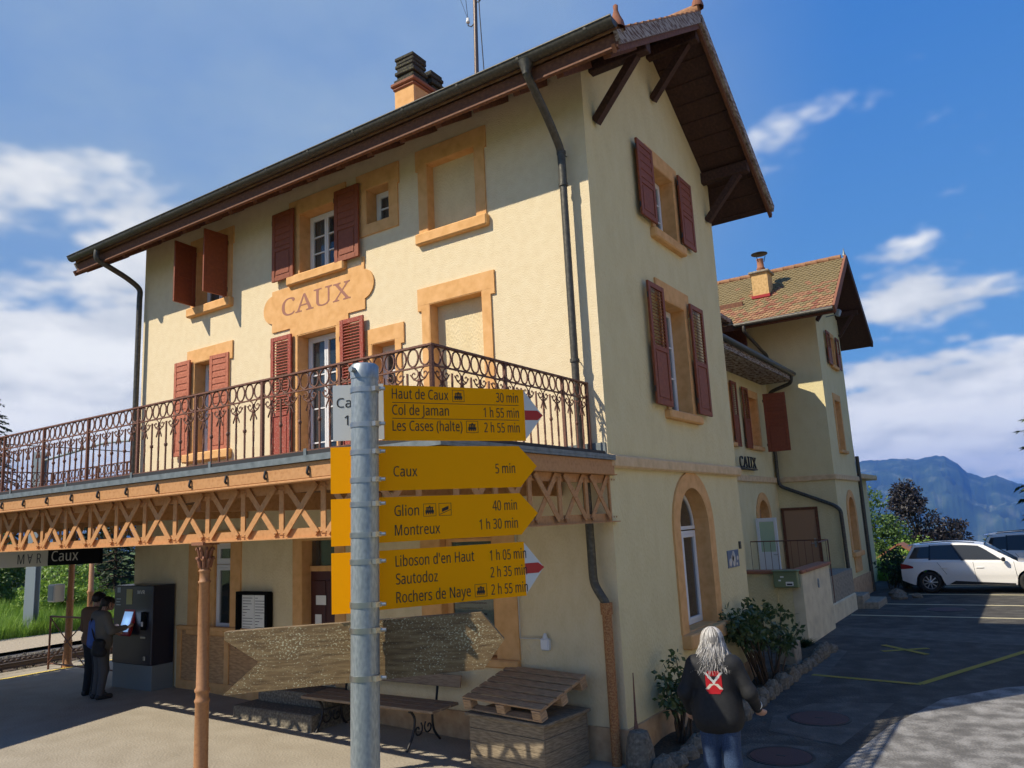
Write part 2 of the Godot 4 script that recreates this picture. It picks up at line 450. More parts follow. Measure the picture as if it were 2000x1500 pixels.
# box with chamfered edges
func cbox(s: SurfaceTool, c: Vector3, size: Vector3, r: float, b := Basis.IDENTITY) -> void:
	var h := size * 0.5
	var sg := [-1.0, 1.0]
	for ax in 3:
		var u := (ax + 1) % 3
		var v := (ax + 2) % 3
		for sa in sg:
			var q: Array[Vector3] = []
			for k in [[-1, -1], [1, -1], [1, 1], [-1, 1]]:
				var p := Vector3.ZERO
				p[ax] = sa * h[ax]
				p[u] = k[0] * (h[u] - r)
				p[v] = k[1] * (h[v] - r)
				q.append(c + b * p)
			if sa > 0: quad(s, q[0], q[1], q[2], q[3])
			else: quad(s, q[3], q[2], q[1], q[0])
		for su in sg:
			for sv in sg:
				var q: Array[Vector3] = []
				for k in [[0, -1], [0, 1], [1, 1], [1, -1]]:
					var p := Vector3.ZERO
					p[ax] = k[1] * (h[ax] - r)
					p[u] = su * (h[u] if k[0] == 0 else h[u] - r)
					p[v] = sv * (h[v] - r if k[0] == 0 else h[v])
					q.append(c + b * p)
				if su * sv > 0: quad(s, q[3], q[2], q[1], q[0])
				else: quad(s, q[0], q[1], q[2], q[3])
	for sx in sg:
		for sy in sg:
			for sz in sg:
				var a := c + b * Vector3(sx * h.x, sy * (h.y - r), sz * (h.z - r))
				var e := c + b * Vector3(sx * (h.x - r), sy * h.y, sz * (h.z - r))
				var f := c + b * Vector3(sx * (h.x - r), sy * (h.y - r), sz * h.z)
				if sx * sy * sz > 0: tri(s, a, e, f)
				else: tri(s, a, f, e)

func cb(s: SurfaceTool, x0: float, x1: float, y0: float, y1: float, z0: float, z1: float, r := 0.008) -> void:
	cbox(s, Vector3(x0 + x1, y0 + y1, z0 + z1) * 0.5, Vector3(absf(x1 - x0), absf(y1 - y0), absf(z1 - z0)), r)

func frame_of(dir: Vector3) -> Basis:
	var y := dir.normalized()
	var t := Vector3.UP if absf(y.y) < 0.9 else Vector3.RIGHT
	var x := t.cross(y).normalized()
	return Basis(x, y, x.cross(y))

func bar(s: SurfaceTool, a: Vector3, b: Vector3, w: float, d: float, side := Vector3.ZERO) -> void:
	# square bar from a to b; side = direction of the width w
	var y := (b - a).normalized()
	var x := side
	if x == Vector3.ZERO:
		x = frame_of(y).x
	x = (x - y * x.dot(y)).normalized()
	box(s, (a + b) * 0.5, Vector3(w, (b - a).length(), d), Basis(x, y, x.cross(y)))

func tube(s: SurfaceTool, pts: Array, r, sides := 8, caps := true) -> void:
	# r: float or array of radii
	s.set_smooth_group(0)
	var rings: Array = []
	var prev := Vector3.ZERO
	for i in pts.size():
		var d: Vector3
		if i == 0: d = pts[1] - pts[0]
		elif i == pts.size() - 1: d = pts[i] - pts[i - 1]
		else: d = (pts[i + 1] - pts[i]).normalized() + (pts[i] - pts[i - 1]).normalized()
		d = d.normalized()
		var x: Vector3
		if prev == Vector3.ZERO: x = frame_of(d).x
		else: x = (prev - d * prev.dot(d)).normalized()
		prev = x
		var z := x.cross(d)
		var rr: float = r[i] if r is Array else r
		var ring: Array[Vector3] = []
		for k in sides:
			var a := TAU * k / sides
			ring.append(pts[i] + (x * cos(a) + z * sin(a)) * rr)
		rings.append(ring)
	for i in rings.size() - 1:
		for k in sides:
			var k2 := (k + 1) % sides
			quad(s, rings[i][k2], rings[i][k], rings[i + 1][k], rings[i + 1][k2])
	s.set_smooth_group(-1)
	if caps:
		var n := rings.size() - 1
		for k in sides:
			var k2 := (k + 1) % sides
			tri(s, pts[0], rings[0][k], rings[0][k2])
			tri(s, pts[n], rings[n][k2], rings[n][k])

func lathe(s: SurfaceTool, prof: Array, sides := 16, c := Vector3.ZERO, smooth := true) -> void:
	# prof: Vector2(radius, y) from bottom to top
	s.set_smooth_group(0 if smooth else -1)
	for i in prof.size() - 1:
		for k in sides:
			var a := TAU * k / sides
			var b := TAU * (k + 1) / sides
			var p := [prof[i], prof[i + 1]]
			var v: Array[Vector3] = []
			for e in [[0, a], [0, b], [1, b], [1, a]]:
				v.append(c + Vector3(cos(-e[1]) * p[e[0]].x, p[e[0]].y, sin(-e[1]) * p[e[0]].x))
			quad(s, v[0], v[1], v[2], v[3])
	s.set_smooth_group(-1)

func extrude(s: SurfaceTool, poly: PackedVector2Array, z0: float, z1: float, xf := Transform3D.IDENTITY) -> void:
	# polygon in local x/y, counter-clockwise, from z0 (back) to z1 (front)
	if not Geometry2D.is_polygon_clockwise(poly):
		pass
	else:
		poly.reverse()
	var t := Geometry2D.triangulate_polygon(poly)
	for i in range(0, t.size(), 3):
		var a := poly[t[i]]
		var b := poly[t[i + 1]]
		var c := poly[t[i + 2]]
		if (b - a).cross(c - a) < 0.0:
			var q := b
			b = c
			c = q
		tri(s, xf * Vector3(a.x, a.y, z1), xf * Vector3(b.x, b.y, z1), xf * Vector3(c.x, c.y, z1))
		tri(s, xf * Vector3(a.x, a.y, z0), xf * Vector3(c.x, c.y, z0), xf * Vector3(b.x, b.y, z0))
	for i in poly.size():
		var a := poly[i]
		var b := poly[(i + 1) % poly.size()]
		quad(s, xf * Vector3(a.x, a.y, z0), xf * Vector3(b.x, b.y, z0), xf * Vector3(b.x, b.y, z1), xf * Vector3(a.x, a.y, z1))

func pv(a: Array) -> PackedVector2Array:
	var p := PackedVector2Array()
	for i in range(0, a.size(), 2):
		p.append(Vector2(a[i], a[i + 1]))
	return p

# wall sheet of given thickness in local x/y with rectangular openings [x0,y0,x1,y1]; front at z = 0
func wall_sheet(s: SurfaceTool, x0: float, x1: float, y0: float, y1: float, t: float, holes: Array, xf: Transform3D) -> void:
	var xs := [x0, x1]
	var ys := [y0, y1]
	for h in holes:
		for v in [h[0], h[2]]:
			if not xs.has(v): xs.append(v)
		for v in [h[1], h[3]]:
			if not ys.has(v): ys.append(v)
	xs.sort()
	ys.sort()
	for i in xs.size() - 1:
		for j in ys.size() - 1:
			var cx: float = (xs[i] + xs[i + 1]) * 0.5
			var cy: float = (ys[j] + ys[j + 1]) * 0.5
			var inside := false
			for h in holes:
				if cx > h[0] and cx < h[2] and cy > h[1] and cy < h[3]:
					inside = true
			if inside: continue
			for z in [0.0, -t]:
				var a := xf * Vector3(xs[i], ys[j], z)
				var b := xf * Vector3(xs[i + 1], ys[j], z)
				var c := xf * Vector3(xs[i + 1], ys[j + 1], z)
				var d := xf * Vector3(xs[i], ys[j + 1], z)
				if z == 0.0: quad(s, a, b, c, d)
				else: quad(s, d, c, b, a)
	for h in holes:
		reveal(s, h[0], h[2], h[1], h[3], 0.0, -t, xf)

func reveal(s: SurfaceTool, x0: float, x1: float, y0: float, y1: float, z1: float, z0: float, xf: Transform3D) -> void:
	var p := func(x: float, y: float, z: float) -> Vector3: return xf * Vector3(x, y, z)
	quad(s, p.call(x0, y0, z1), p.call(x1, y0, z1), p.call(x1, y0, z0), p.call(x0, y0, z0))
	quad(s, p.call(x0, y1, z0), p.call(x1, y1, z0), p.call(x1, y1, z1), p.call(x0, y1, z1))
	quad(s, p.call(x0, y0, z0), p.call(x0, y1, z0), p.call(x0, y1, z1), p.call(x0, y0, z1))
	quad(s, p.call(x1, y0, z1), p.call(x1, y1, z1), p.call(x1, y1, z0), p.call(x1, y0, z0))

var fonts := {}
func words(txt: String, cap: float, width: float, at: Transform3D, mat: String, parent: Node, n := "lettering", fnt := "Droid Sans", align := 0, deep := 0.0016) -> MeshInstance3D:
	# cap = height of a capital, width = width of the whole line; at = left end (align 0), middle (1) or right end (2) of the base line
	if not fonts.has(fnt):
		var sf := SystemFont.new()
		sf.font_names = PackedStringArray([fnt])
		fonts[fnt] = sf
	var t := TextMesh.new()
	t.font = fonts[fnt]
	t.font_size = 64
	t.pixel_size = 0.01
	t.depth = 0.1
	t.curve_step = 1.0
	t.text = txt
	t.horizontal_alignment = HORIZONTAL_ALIGNMENT_LEFT
	t.vertical_alignment = VERTICAL_ALIGNMENT_BOTTOM
	var bx := t.get_aabb()
	# the base line: measure a capital
	var k := TextMesh.new()
	k.font = t.font
	k.font_size = 64
	k.pixel_size = 0.01
	k.depth = 0.1
	k.text = "H"
	k.vertical_alignment = VERTICAL_ALIGNMENT_BOTTOM
	var kb := k.get_aabb()
	var sy := cap / kb.size.y
	var sx := width / bx.size.x
	var ox := -bx.position.x * sx
	if align == 1: ox -= width * 0.5
	elif align == 2: ox -= width
	var xf := at * Transform3D(Basis.from_scale(Vector3(sx, sy, deep / 0.1)), Vector3(ox, -kb.position.y * sy, deep * 0.5))
	return inst(t, n, mat, parent, xf)

# ------------------------------------------------------------ ground and far land
func gy(x: float, _z: float) -> float:
	return 0.22 * clampf((-1.5 - x) / 6.5, 0.0, 1.0)

func sheet(s: SurfaceTool, x0: float, x1: float, z0: float, z1: float, nx: int, nz: int, f: Callable) -> void:
	s.set_smooth_group(0)
	for i in nx:
		for j in nz:
			var xa := lerpf(x0, x1, float(i) / nx)
			var xb := lerpf(x0, x1, float(i + 1) / nx)
			var za := lerpf(z0, z1, float(j) / nz)
			var zb := lerpf(z0, z1, float(j + 1) / nz)
			quad(s, Vector3(xa, f.call(xa, zb), zb), Vector3(xb, f.call(xb, zb), zb), Vector3(xb, f.call(xb, za), za), Vector3(xa, f.call(xa, za), za))
	s.set_smooth_group(-1)

func land(x: float, z: float) -> float:
	var y := -0.35
	if z < -31.0:
		y -= minf((-31.0 - z) * 0.22 + pow((-31.0 - z) * 0.02, 2.0), 700.0)
	if x < -21.0 and z > -200.0:
		y += minf((-21.0 - x) * 0.06, 3.0) * clampf((z + 60.0) / 30.0, 0.0, 1.0)
	return y

const RIDGE := [[-80.0, 0.02], [-50.0, 0.06], [-30.0, 0.054], [-16.0, 0.047], [-9.13, 0.0504], [-8.19, 0.0503], [-6.95, 0.0504], [-6.07, 0.0473], [-5.31, 0.0492], [-4.85, 0.0503], [-4.42, 0.0491], [-3.76, 0.0406], [-3.28, 0.0291], [-2.49, 0.0224], [-1.78, 0.0243], [-1.27, 0.0203], [-0.39, 0.0127], [4.0, 0.0], [12.0, 0.012], [30.0, 0.03], [60.0, 0.02]]
func ridge(t: float) -> float:
	for i in RIDGE.size() - 1:
		if t <= RIDGE[i + 1][0]:
			var u := clampf((t - RIDGE[i][0]) / (RIDGE[i + 1][0] - RIDGE[i][0]), 0.0, 1.0)
			return lerpf(RIDGE[i][1], RIDGE[i + 1][1], u)
	return 0.02

func setting() -> void:
	# road and parking: old dark asphalt
	var s := S()
	sheet(s, -3.0, 18.0, -31.0, 16.0, 12, 24, func(_x: float, _z: float) -> float: return -0.004)
	struct(s, "road", "asphalt")
	# paler repaired strips in the asphalt
	s = S()
	for r in [[pv([1.0, -1.9, 1.9, -1.6, 2.02, -2.6, 2.15, -3.9, 1.15, -3.5, 0.85, -2.6]), 0], [pv([0.75, 0.6, 1.85, 0.2, 1.92, -1.1, 1.7, -1.45, 0.95, -1.3, 0.7, -0.4]), 0], [pv([-0.4, -9.9, 5.0, -9.1, 5.0, -10.4, -0.4, -11.0]), 0], [pv([0.3, -4.6, 0.95, -4.9, 0.8, -7.9, 0.2, -8.2]), 0]]:
		var poly: PackedVector2Array = r[0]
		var t := Geometry2D.triangulate_polygon(poly)
		for i in range(0, t.size(), 3):
			s.add_vertex(Vector3(poly[t[i]].x, 0.0, poly[t[i]].y)); s.add_vertex(Vector3(poly[t[i + 1]].x, 0.0, poly[t[i + 1]].y)); s.add_vertex(Vector3(poly[t[i + 2]].x, 0.0, poly[t[i + 2]].y))
	struct(s, "road_patches", "asphalt_patch")
	# worn road in front, painted paler where sunlight lies, its edge along the house shadow
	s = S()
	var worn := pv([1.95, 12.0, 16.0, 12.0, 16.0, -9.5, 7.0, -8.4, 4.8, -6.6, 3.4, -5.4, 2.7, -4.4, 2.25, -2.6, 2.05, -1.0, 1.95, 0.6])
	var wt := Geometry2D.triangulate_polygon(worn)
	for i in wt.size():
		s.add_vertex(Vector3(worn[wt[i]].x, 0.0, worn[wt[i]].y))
	struct(s, "sunlit_worn_road", "asphalt_old_sunlit")
	# station forecourt and platform
	s = S()
	sheet(s, -13.4, 0.22, -0.3, 16.0, 40, 20, gy)
	sheet(s, -13.4, -9.9, -30.0, -0.3, 6, 8, gy)
	struct(s, "platform", "platform")
	s = S()
	bb(s, -13.75, -13.4, -0.5, 0.222, -30, 16)
	struct(s, "platform_edge", "concrete")
	s = S()
	bb(s, -12.95, -12.83, 0.2, 0.225, -30, 16)
	var yl := struct(s, "platform_edge_line", "line_yellow")
	yl.set_meta("label", "yellow safety line along the platform edge")
	s = S()
	sheet(s, -18.4, -13.75, -40, 30, 8, 30, func(x: float, z: float) -> float: return -0.02 + 0.06 * sin(z * 1.7 + x * 2.0) * sin(x * 3.0))
	struct(s, "track_bed", "ballast")
	s = S()
	sheet(s, -21.4, -18.3, -40, 30, 4, 20, func(x: float, z: float) -> float: return 0.10 + 0.02 * sin(z + x))
	struct(s, "gravel_path", "gravel_path")
	# open land as far as the foot of the mountains
	s = S()
	var xs := [-9000, -3000, -1000, -400, -150, -80, -50, -35, -28, -24, -21, -12, 0, 18, 40, 100, 300, 1000, 3000, 9000]
	var zs := [-9000, -4000, -2000, -1000, -500, -250, -150, -100, -70, -50, -40, -35, -31, -24, -15, -5, 5, 20, 60, 200, 1000, 4000]
	s.set_smooth_group(0)
	for i in xs.size() - 1:
		for j in zs.size() - 1:
			var q: Array[Vector3] = []
			for e in [[i, j + 1], [i + 1, j + 1], [i + 1, j], [i, j]]:
				q.append(Vector3(xs[e[0]], land(xs[e[0]], zs[e[1]]), zs[e[1]]))
			quad(s, q[0], q[1], q[2], q[3])
	struct(s, "ground", "meadow")
	# mountain range across the valley
	var n := FastNoiseLite.new()
	n.seed = 21
	n.frequency = 0.0011
	n.fractal_type = FastNoiseLite.FRACTAL_RIDGED
	n.fractal_octaves = 5
	s = S()
	s.set_smooth_group(0)
	var na := 420
	var nr := 60
	var grid: Array = []
	for i in na + 1:
		var col: Array[Vector3] = []
		var u := float(i) / na
		var ang := lerpf(-80.0, 60.0, u)
		if i > 20 and i < 400:
			ang = lerpf(-14.0, 6.0, (i - 20) / 380.0)
		elif i <= 20:
			ang = lerpf(-80.0, -14.0, i / 20.0)
		else:
			ang = lerpf(6.0, 60.0, (i - 400) / 20.0)
		var top := ridge(ang) * 7000.0 + 2.7
		for j in nr + 1:
			var v := float(j) / nr
			var r := lerpf(3300.0, 9000.0, v)
			var k := clampf((r - 3300.0) / 3700.0, 0.0, 1.0)
			var y := lerpf(-720.0, top, pow(k, 0.85))
			if r > 7000.0:
				y = top - (r - 7000.0) * 0.25
			var p := Vector3(CAM.x + sin(deg_to_rad(ang)) * r, 0, CAM.z - cos(deg_to_rad(ang)) * r)
			var edge := 1.0 - exp(-absf(r - 7000.0) / 500.0)
			y += (n.get_noise_2d(p.x, p.z) - 0.3) * 190.0 * minf(edge, 1.0) * (1.0 - 0.5 * absf(2.0 * k - 1.0))
			y += n.get_noise_2d(p.x * 3.1 + 900.0, p.z * 3.1) * 16.0 + n.get_noise_2d(p.x * 11.0, p.z * 11.0) * 7.0
			p.y = y
			col.append(p)
		grid.append(col)
	for i in na:
		for j in nr:
			quad(s, grid[i][j], grid[i + 1][j], grid[i + 1][j + 1], grid[i][j + 1])
	struct(s, "mountains", "mountain")
	# painted lines of the car park
	s = S()
	for l in [[-0.1, 6.0, -13.15], [-0.2, 6.0, -15.65], [0.6, 6.0, -18.25], [0.9, 6.0, -20.8]]:
		bb(s, l[0], l[1], -0.03, 0.001, l[2] - 0.05, l[2] + 0.05)
	var pl := struct(s, "parking_lines", "line_pale")
	pl.set_meta("label", "thin pale parking bay lines on dark asphalt")
	s = S()
	flat_bar(s, Vector2(0.71, -5.46), Vector2(2.34, -5.25), 0.12)
	flat_bar(s, Vector2(2.32, -5.27), Vector2(4.4, -10.6), 0.12)
	struct(s, "bay_boundary_line", "line_yellow")
	s = S()
	flat_bar(s, Vector2(1.38, -8.0), Vector2(2.1, -8.55), 0.12)
	struct(s, "painted_cross", "line_yellow")
	s = S()
	flat_bar(s, Vector2(1.30, -8.70), Vector2(2.16, -7.86), 0.12, 0.004)
	struct(s, "painted_cross_stroke", "line_yellow")

func flat_bar(s: SurfaceTool, a: Vector2, b: Vector2, w: float, lift := 0.0) -> void:
	var d := (b - a).normalized() * 0.5 * w
	var p := Vector2(-d.y, d.x)
	var q: Array[Vector3] = []
	for v in [a + p, b + p, b - p, a - p]:
		q.append(Vector3(v.x, 0.004 + lift, v.y))
	quad(s, q[3], q[2], q[1], q[0])
	quad(s, q[0], q[1], q[2], q[3])

# ------------------------------------------------------------ window and shutter parts
var WA := Transform3D.IDENTITY                                                       # front wall, local x = world x
var WB := Transform3D(Basis(Vector3(0, 0, -1), Vector3.UP, Vector3(1, 0, 0)), Vector3.ZERO)   # gable wall, local x = -z

func casement(parent: Node, x0: float, x1: float, y0: float, y1: float, z: float, xf: Transform3D, leaves: int, rows: int, curtain := true, mat := "white_trim") -> MeshInstance3D:
	var s := S()
	var f := 0.05
	bb(s, x0, x0 + f, y0, y1, z - 0.05, z); bb(s, x1 - f, x1, y0, y1, z - 0.05, z)
	bb(s, x0 + f, x1 - f, y1 - f, y1, z - 0.05, z); bb(s, x0 + f, x1 - f, y0, y0 + f, z - 0.05, z)
	var iw := (x1 - x0 - 2 * f) / leaves
	var panes: Array = []
	for k in leaves:
		var a := x0 + f + iw * k
		var b := a + iw
		var t := 0.045
		cb(s, a + 0.002, a + t, y0 + f, y1 - f, z - 0.04, z + 0.012, 0.004); cb(s, b - t, b - 0.002, y0 + f, y1 - f, z - 0.04, z + 0.012, 0.004)
		cb(s, a + t, b - t, y0 + f + 0.002, y0 + f + t, z - 0.04, z + 0.012, 0.004); cb(s, a + t, b - t, y1 - f - t, y1 - f - 0.002, z - 0.04, z + 0.012, 0.004)
		var ph := (y1 - y0 - 2 * f - 2 * t) / rows
		for r in rows:
			var ya := y0 + f + t + ph * r
			if r > 0:
				bb(s, a + t, b - t, ya - 0.011, ya + 0.011, z - 0.03, z + 0.004)
			panes.append([a + t, b - t, ya + (0.011 if r > 0 else 0.0), ya + ph - (0.011 if r < rows - 1 else 0.0)])
	var w := put(s, "window", mat, parent, xf)
	for p in panes:
		var g := S()
		bb(g, p[0], p[1], p[2], p[3], z - 0.018, z - 0.014)
		put(g, "pane", "glass", w)
	if curtain:
		var c := S()
		c.set_smooth_group(0)
		var nseg := 40
		for k in nseg:
			for side in 1:
				var ua := lerpf(x0 + 0.02, x1 - 0.02, float(k) / nseg)
				var ub := lerpf(x0 + 0.02, x1 - 0.02, float(k + 1) / nseg)
				var za := z - 0.13 + 0.025 * sin(k * 1.3) + 0.01 * sin(k * 2.9)
				var zb := z - 0.13 + 0.025 * sin((k + 1) * 1.3) + 0.01 * sin((k + 1) * 2.9)
				var mid := (float(k) + 0.5) / nseg
				if absf(mid - 0.5) < 0.13: continue
				quad(c, Vector3(ua, y0, za), Vector3(ub, y0, zb), Vector3(ub, y1, zb), Vector3(ua, y1, za))
		put(c, "curtain", "curtain", w)
	return w

func shutter(parent: Node, w: float, h: float, mat: String, xf: Transform3D, louvre: bool, label := "") -> MeshInstance3D:
	# local: lower left corner at the origin, face towards +z
	var s := S()
	var f := 0.075
	var t := 0.036
	cb(s, 0, f, 0, h, -t, 0, 0.004); cb(s, w - f, w, 0, h, -t, 0, 0.004)
	cb(s, f, w - f, 0, f, -t, -0.001, 0.004); cb(s, f, w - f, h - f, h, -t, -0.001, 0.004)
	var mid := h * 0.46
	cb(s, f, w - f, mid - 0.035, mid + 0.035, -t, -0.001, 0.004)
	bb(s, f, w - f, f, mid - 0.035, -t + 0.006, -0.014)
	cb(s, f + 0.03, w - f - 0.03, f + 0.03, mid - 0.065, -0.014, -0.005, 0.004)
	if not louvre:
		bb(s, f, w - f, mid + 0.035, h - f, -t + 0.006, -0.014)
	var o := put(s, "shutter", mat, parent, xf)
	if label != "":
		o.set_meta("label", label)
	# louvre slats or horizontal boards
	var y := mid + 0.035
	var key := "slat_%.3f_%s" % [w, louvre]
	if not cache.has(key):
		var q := S()
		if louvre:
			box(q, Vector3.ZERO, Vector3(w - 2 * f - 0.002, 0.008, 0.042), Basis(Vector3.RIGHT, 0.7))
		else:
			cbox(q, Vector3.ZERO, Vector3(w - 2 * f - 0.002, 0.088, 0.012), 0.005)
		cache[key] = done(q)
	if louvre:
		var n := int((h - f - y) / 0.047)
		for k in n:
			inst(cache[key], "slat", mat, o, Transform3D(Basis(), Vector3(w * 0.5, y + (k + 0.5) * (h - f - y) / n, -0.018)))
	else:
		var n := int((h - f - y) / 0.105)
		for k in n:
			inst(cache[key], "board", mat, o, Transform3D(Basis(), Vector3(w * 0.5, y + (k + 0.5) * (h - f - y) / n, -0.010)))
	# hinge straps
	if not cache.has("hinge"):
		var hg := S()
		tube(hg, [Vector3(-0.012, -0.04, -0.018), Vector3(-0.012, 0.04, -0.018)], 0.010, 6)
		cache["hinge"] = done(hg)
	for yy in [h * 0.12, h * 0.88]:
		inst(cache["hinge"], "hinge", "cast_iron", o, Transform3D(Basis(), Vector3(0, yy, 0)))
	return o

var cache := {}

# plaster surround: lintel with ears, jambs and a projecting sill
func surround(parent: Node, x0: float, x1: float, y0: float, y1: float, xf: Transform3D, lt := 0.24, jw := 0.17, ear := 0.07, sill := 0.16, depth := 0.24, sill_out := 0.10) -> void:
	var s := S()
	var p := 0.028
	bb(s, x0 - jw - ear, x1 + jw + ear, y1, y1 + lt, -0.05, p)
	bb(s, x0 - jw, x0, y0, y1, -0.05, p - 0.002)
	bb(s, x1, x1 + jw, y0, y1, -0.05, p - 0.002)
	if ear > 0.0:
		bb(s, x0 - jw - ear, x0 - jw, y1 - 0.08, y1, -0.05, p - 0.001)
		bb(s, x1 + jw, x1 + jw + ear, y1 - 0.08, y1, -0.05, p - 0.001)
	# inner reveal a little inside the opening
	var e := 0.012
	bb(s, x0, x0 + e, y0, y1, -depth, p - 0.006); bb(s, x1 - e, x1, y0, y1, -depth, p - 0.006)
	bb(s, x0 + e, x1 - e, y1 - e, y1, -depth, p - 0.006)
	put(s, "window_surround", "trim", parent, xf)
	if sill > 0.0:
		s = S()
		cb(s, x0 - jw - ear, x1 + jw + ear, y0 - sill, y0, -0.03, sill_out, 0.02)
		bb(s, x0, x1, y0 - 0.03, y0 + 0.004, -depth, 0.0)
		put(s, "window_sill", "trim", parent, xf)

# ------------------------------------------------------------ the station house
const RZ := -2.35      # ridge line
const EAVE := 0.82     # overhang in front
func roof_y(z: float, rz := RZ, top := 10.3, slope := 0.65) -> float:
	return top - absf(z - rz) * slope

func station_house() -> void:
	var h := thing("station_house", "tall cream station house with orange window surrounds and red-brown shutters", "house")
	# front wall with its openings
	var holes := [[-8.22, 6.9, -7.34, 7.98], [-5.40, 6.9, -4.56, 7.97], [-3.87, 7.36, -3.38, 7.95], [-2.64, 6.92, -1.75, 8.0],
		[-8.22, 4.2, -7.34, 5.86], [-5.45, 3.46, -4.55, 5.88], [-3.80, 4.35, -3.32, 5.45], [-2.66, 3.46, -1.72, 5.85],
		[-7.98, 1.2, -7.08, 2.62], [-5.35, 0.5, -4.62, 2.6], [-2.62, 1.03, -1.72, 2.6]]
	var s := S()
	wall_sheet(s, -9.95, 0.0, 2.7, 8.6, 0.34, holes.slice(0, 8), WA)
	put(s, "front_wall", "wall", h)
	s = S()
	wall_sheet(s, -9.95, 0.0, -0.2, 2.7, 0.34, holes.slice(8), WA)
	put(s, "lower_front_wall", "wall_low", h)
	# gable wall
	s = S()
	var bh := [[2.08, 6.9, 2.95, 7.98], [2.08, 4.17, 2.95, 5.84], [2.0, 1.12, 3.16, 3.09]]
	wall_sheet(s, 0.0, 4.8, -0.2, 8.6, 0.34, bh, WB)
	for e in [0.0, -0.34]:
		var a := WB * Vector3(0, 8.6, e)
		var b := WB * Vector3(4.8, 8.6, e)
		var c := WB * Vector3(-RZ + 0.05, 10.1, e)
		tri(s, a, b, c)
	arch_fill(s, 2.0, 3.16, 2.5, 3.09, 0.34, WB)
	put(s, "gable_wall", "wall_smooth", h)
	s = S()
	quad(s, Vector3(-9.95, -0.2, -4.8), Vector3(-9.95, -0.2, 0), Vector3(-9.95, 8.6, 0), Vector3(-9.95, 8.6, -4.8))
	quad(s, Vector3(-9.6, -0.2, -4.5), Vector3(-9.6, -0.2, -0.34), Vector3(-9.6, 8.6, -0.34), Vector3(-9.6, 8.6, -4.5))
	tri(s, Vector3(-9.95, 8.6, -4.8), Vector3(-9.95, 8.6, 0), Vector3(-9.95, 10.1, -2.4))
	put(s, "track_side_wall", "wall", h)
	s = S()
	bb(s, -9.95, -0.03, -0.2, 8.6, -4.8, -4.5)
	put(s, "rear_wall", "wall", h)
	# floors inside keep the rooms dark
	s = S()
	bb(s, -9.6, -0.34, 3.1, 3.3, -4.5, -0.34); bb(s, -9.6, -0.34, 6.05, 6.25, -4.5, -0.34); bb(s, -9.6, -0.34, 8.3, 8.4, -4.5, -0.34)
	bb(s, -9.6, -0.34, -0.1, 0.02, -4.5, -0.34); bb(s, -9.6, -0.36, 0.02, 8.3, -1.9, -1.8)
	put(s, "inner_floor", "interior", h)
	# plinth and string course
	s = S()
	bb(s, -5.9, 0.03, -0.1, 0.36, -0.02, 0.032); bb(s, 0.0, 0.034, -0.1, 0.358, -4.8, 0.03)
	put(s, "plinth", "plinth", h)
	s = S()
	cb(s, 0.0, 0.075, 3.29, 3.45, -4.86, 0.0, 0.025)
	cb(s, -0.06, 0.076, 3.288, 3.452, 0.0, 0.07, 0.025)
	put(s, "string_course", "trim_pale", h)

	# upper storey
	surround(h, -8.22, -7.34, 6.9, 7.98, WA, 0.25, 0.16, 0.04, 0.17)
	casement(h, -8.2, -7.36, 6.9, 7.96, -0.2, WA, 2, 3)
	shutter(h, 0.47, 1.15, "shutter", Transform3D(Basis(Vector3.UP, -PI / 2 + 0.12), Vector3(-8.25, 6.92, 0.04)), false, "red-brown shutter standing open at a right angle to the wall")
	shutter(h, 0.47, 1.15, "shutter", Transform3D(Basis(Vector3.UP, -PI / 2 - 0.02), Vector3(-7.31, 6.92, 0.04)), false, "red-brown shutter standing open at a right angle to the wall")
	surround(h, -5.40, -4.56, 6.9, 7.97, WA, 0.25, 0.13, 0.12, 0.16)
	casement(h, -5.38, -4.58, 6.9, 7.95, -0.2, WA, 2, 3)
	shutter(h, 0.53, 1.2, "shutter", Transform3D(Basis(), Vector3(-6.00, 6.88, 0.10)), false)
	shutter(h, 0.53, 1.2, "shutter", Transform3D(Basis(), Vector3(-4.50, 6.87, 0.10)), false)
	surround(h, -3.87, -3.38, 7.36, 7.95, WA, 0.27, 0.17, 0.03, 0.0)
	s = S()
	bb(s, -4.04, -3.21, 7.19, 7.36, -0.05, 0.027)
	bb(s, -3.87, -3.38, 7.36, 7.372, -0.24, 0.02)
	put(s, "window_apron", "trim", h)
	casement(h, -3.85, -3.40, 7.372, 7.935, -0.2, WA, 1, 2)
	surround(h, -2.64, -1.75, 6.92, 8.0, WA, 0.24, 0.16, 0.04, 0.17, 0.2, 0.09)
	s = S()
	bb(s, -2.64, -1.75, 6.9, 8.0, -0.16, -0.13)
	put(s, "blind_panel", "wall_low", h)
	# name cartouche
	s = S()
	var poly := PackedVector2Array()
	for v in [[-5.62, 5.885], [-4.28, 5.885], [-4.28, 6.03], [-3.92, 6.03], [-3.92, 6.20]]:
		poly.append(Vector2(v[0], v[1]))
	for k in 13:
		var a := lerpf(-PI * 0.42, PI * 0.42, k / 12.0)
		poly.append(Vector2(-3.97 + 0.24 * cos(a), 6.43 + 0.24 * sin(a)))
	for v in [[-3.93, 6.66], [-3.93, 6.87], [-3.98, 6.87], [-3.98, 6.745], [-6.07, 6.745], [-6.07, 6.67]]:
		poly.append(Vector2(v[0], v[1]))
	for k in 13:
		var a := lerpf(PI * 0.58, PI * 1.42, k / 12.0)
		poly.append(Vector2(-6.05 + 0.24 * cos(a), 6.43 + 0.24 * sin(a)))
	for v in [[-6.07, 6.19], [-6.07, 6.03], [-5.62, 6.03]]:
		poly.append(Vector2(v[0], v[1]))
	extrude(s, poly, -0.03, 0.026)
	var ca := put(s, "name_cartouche", "trim", h)
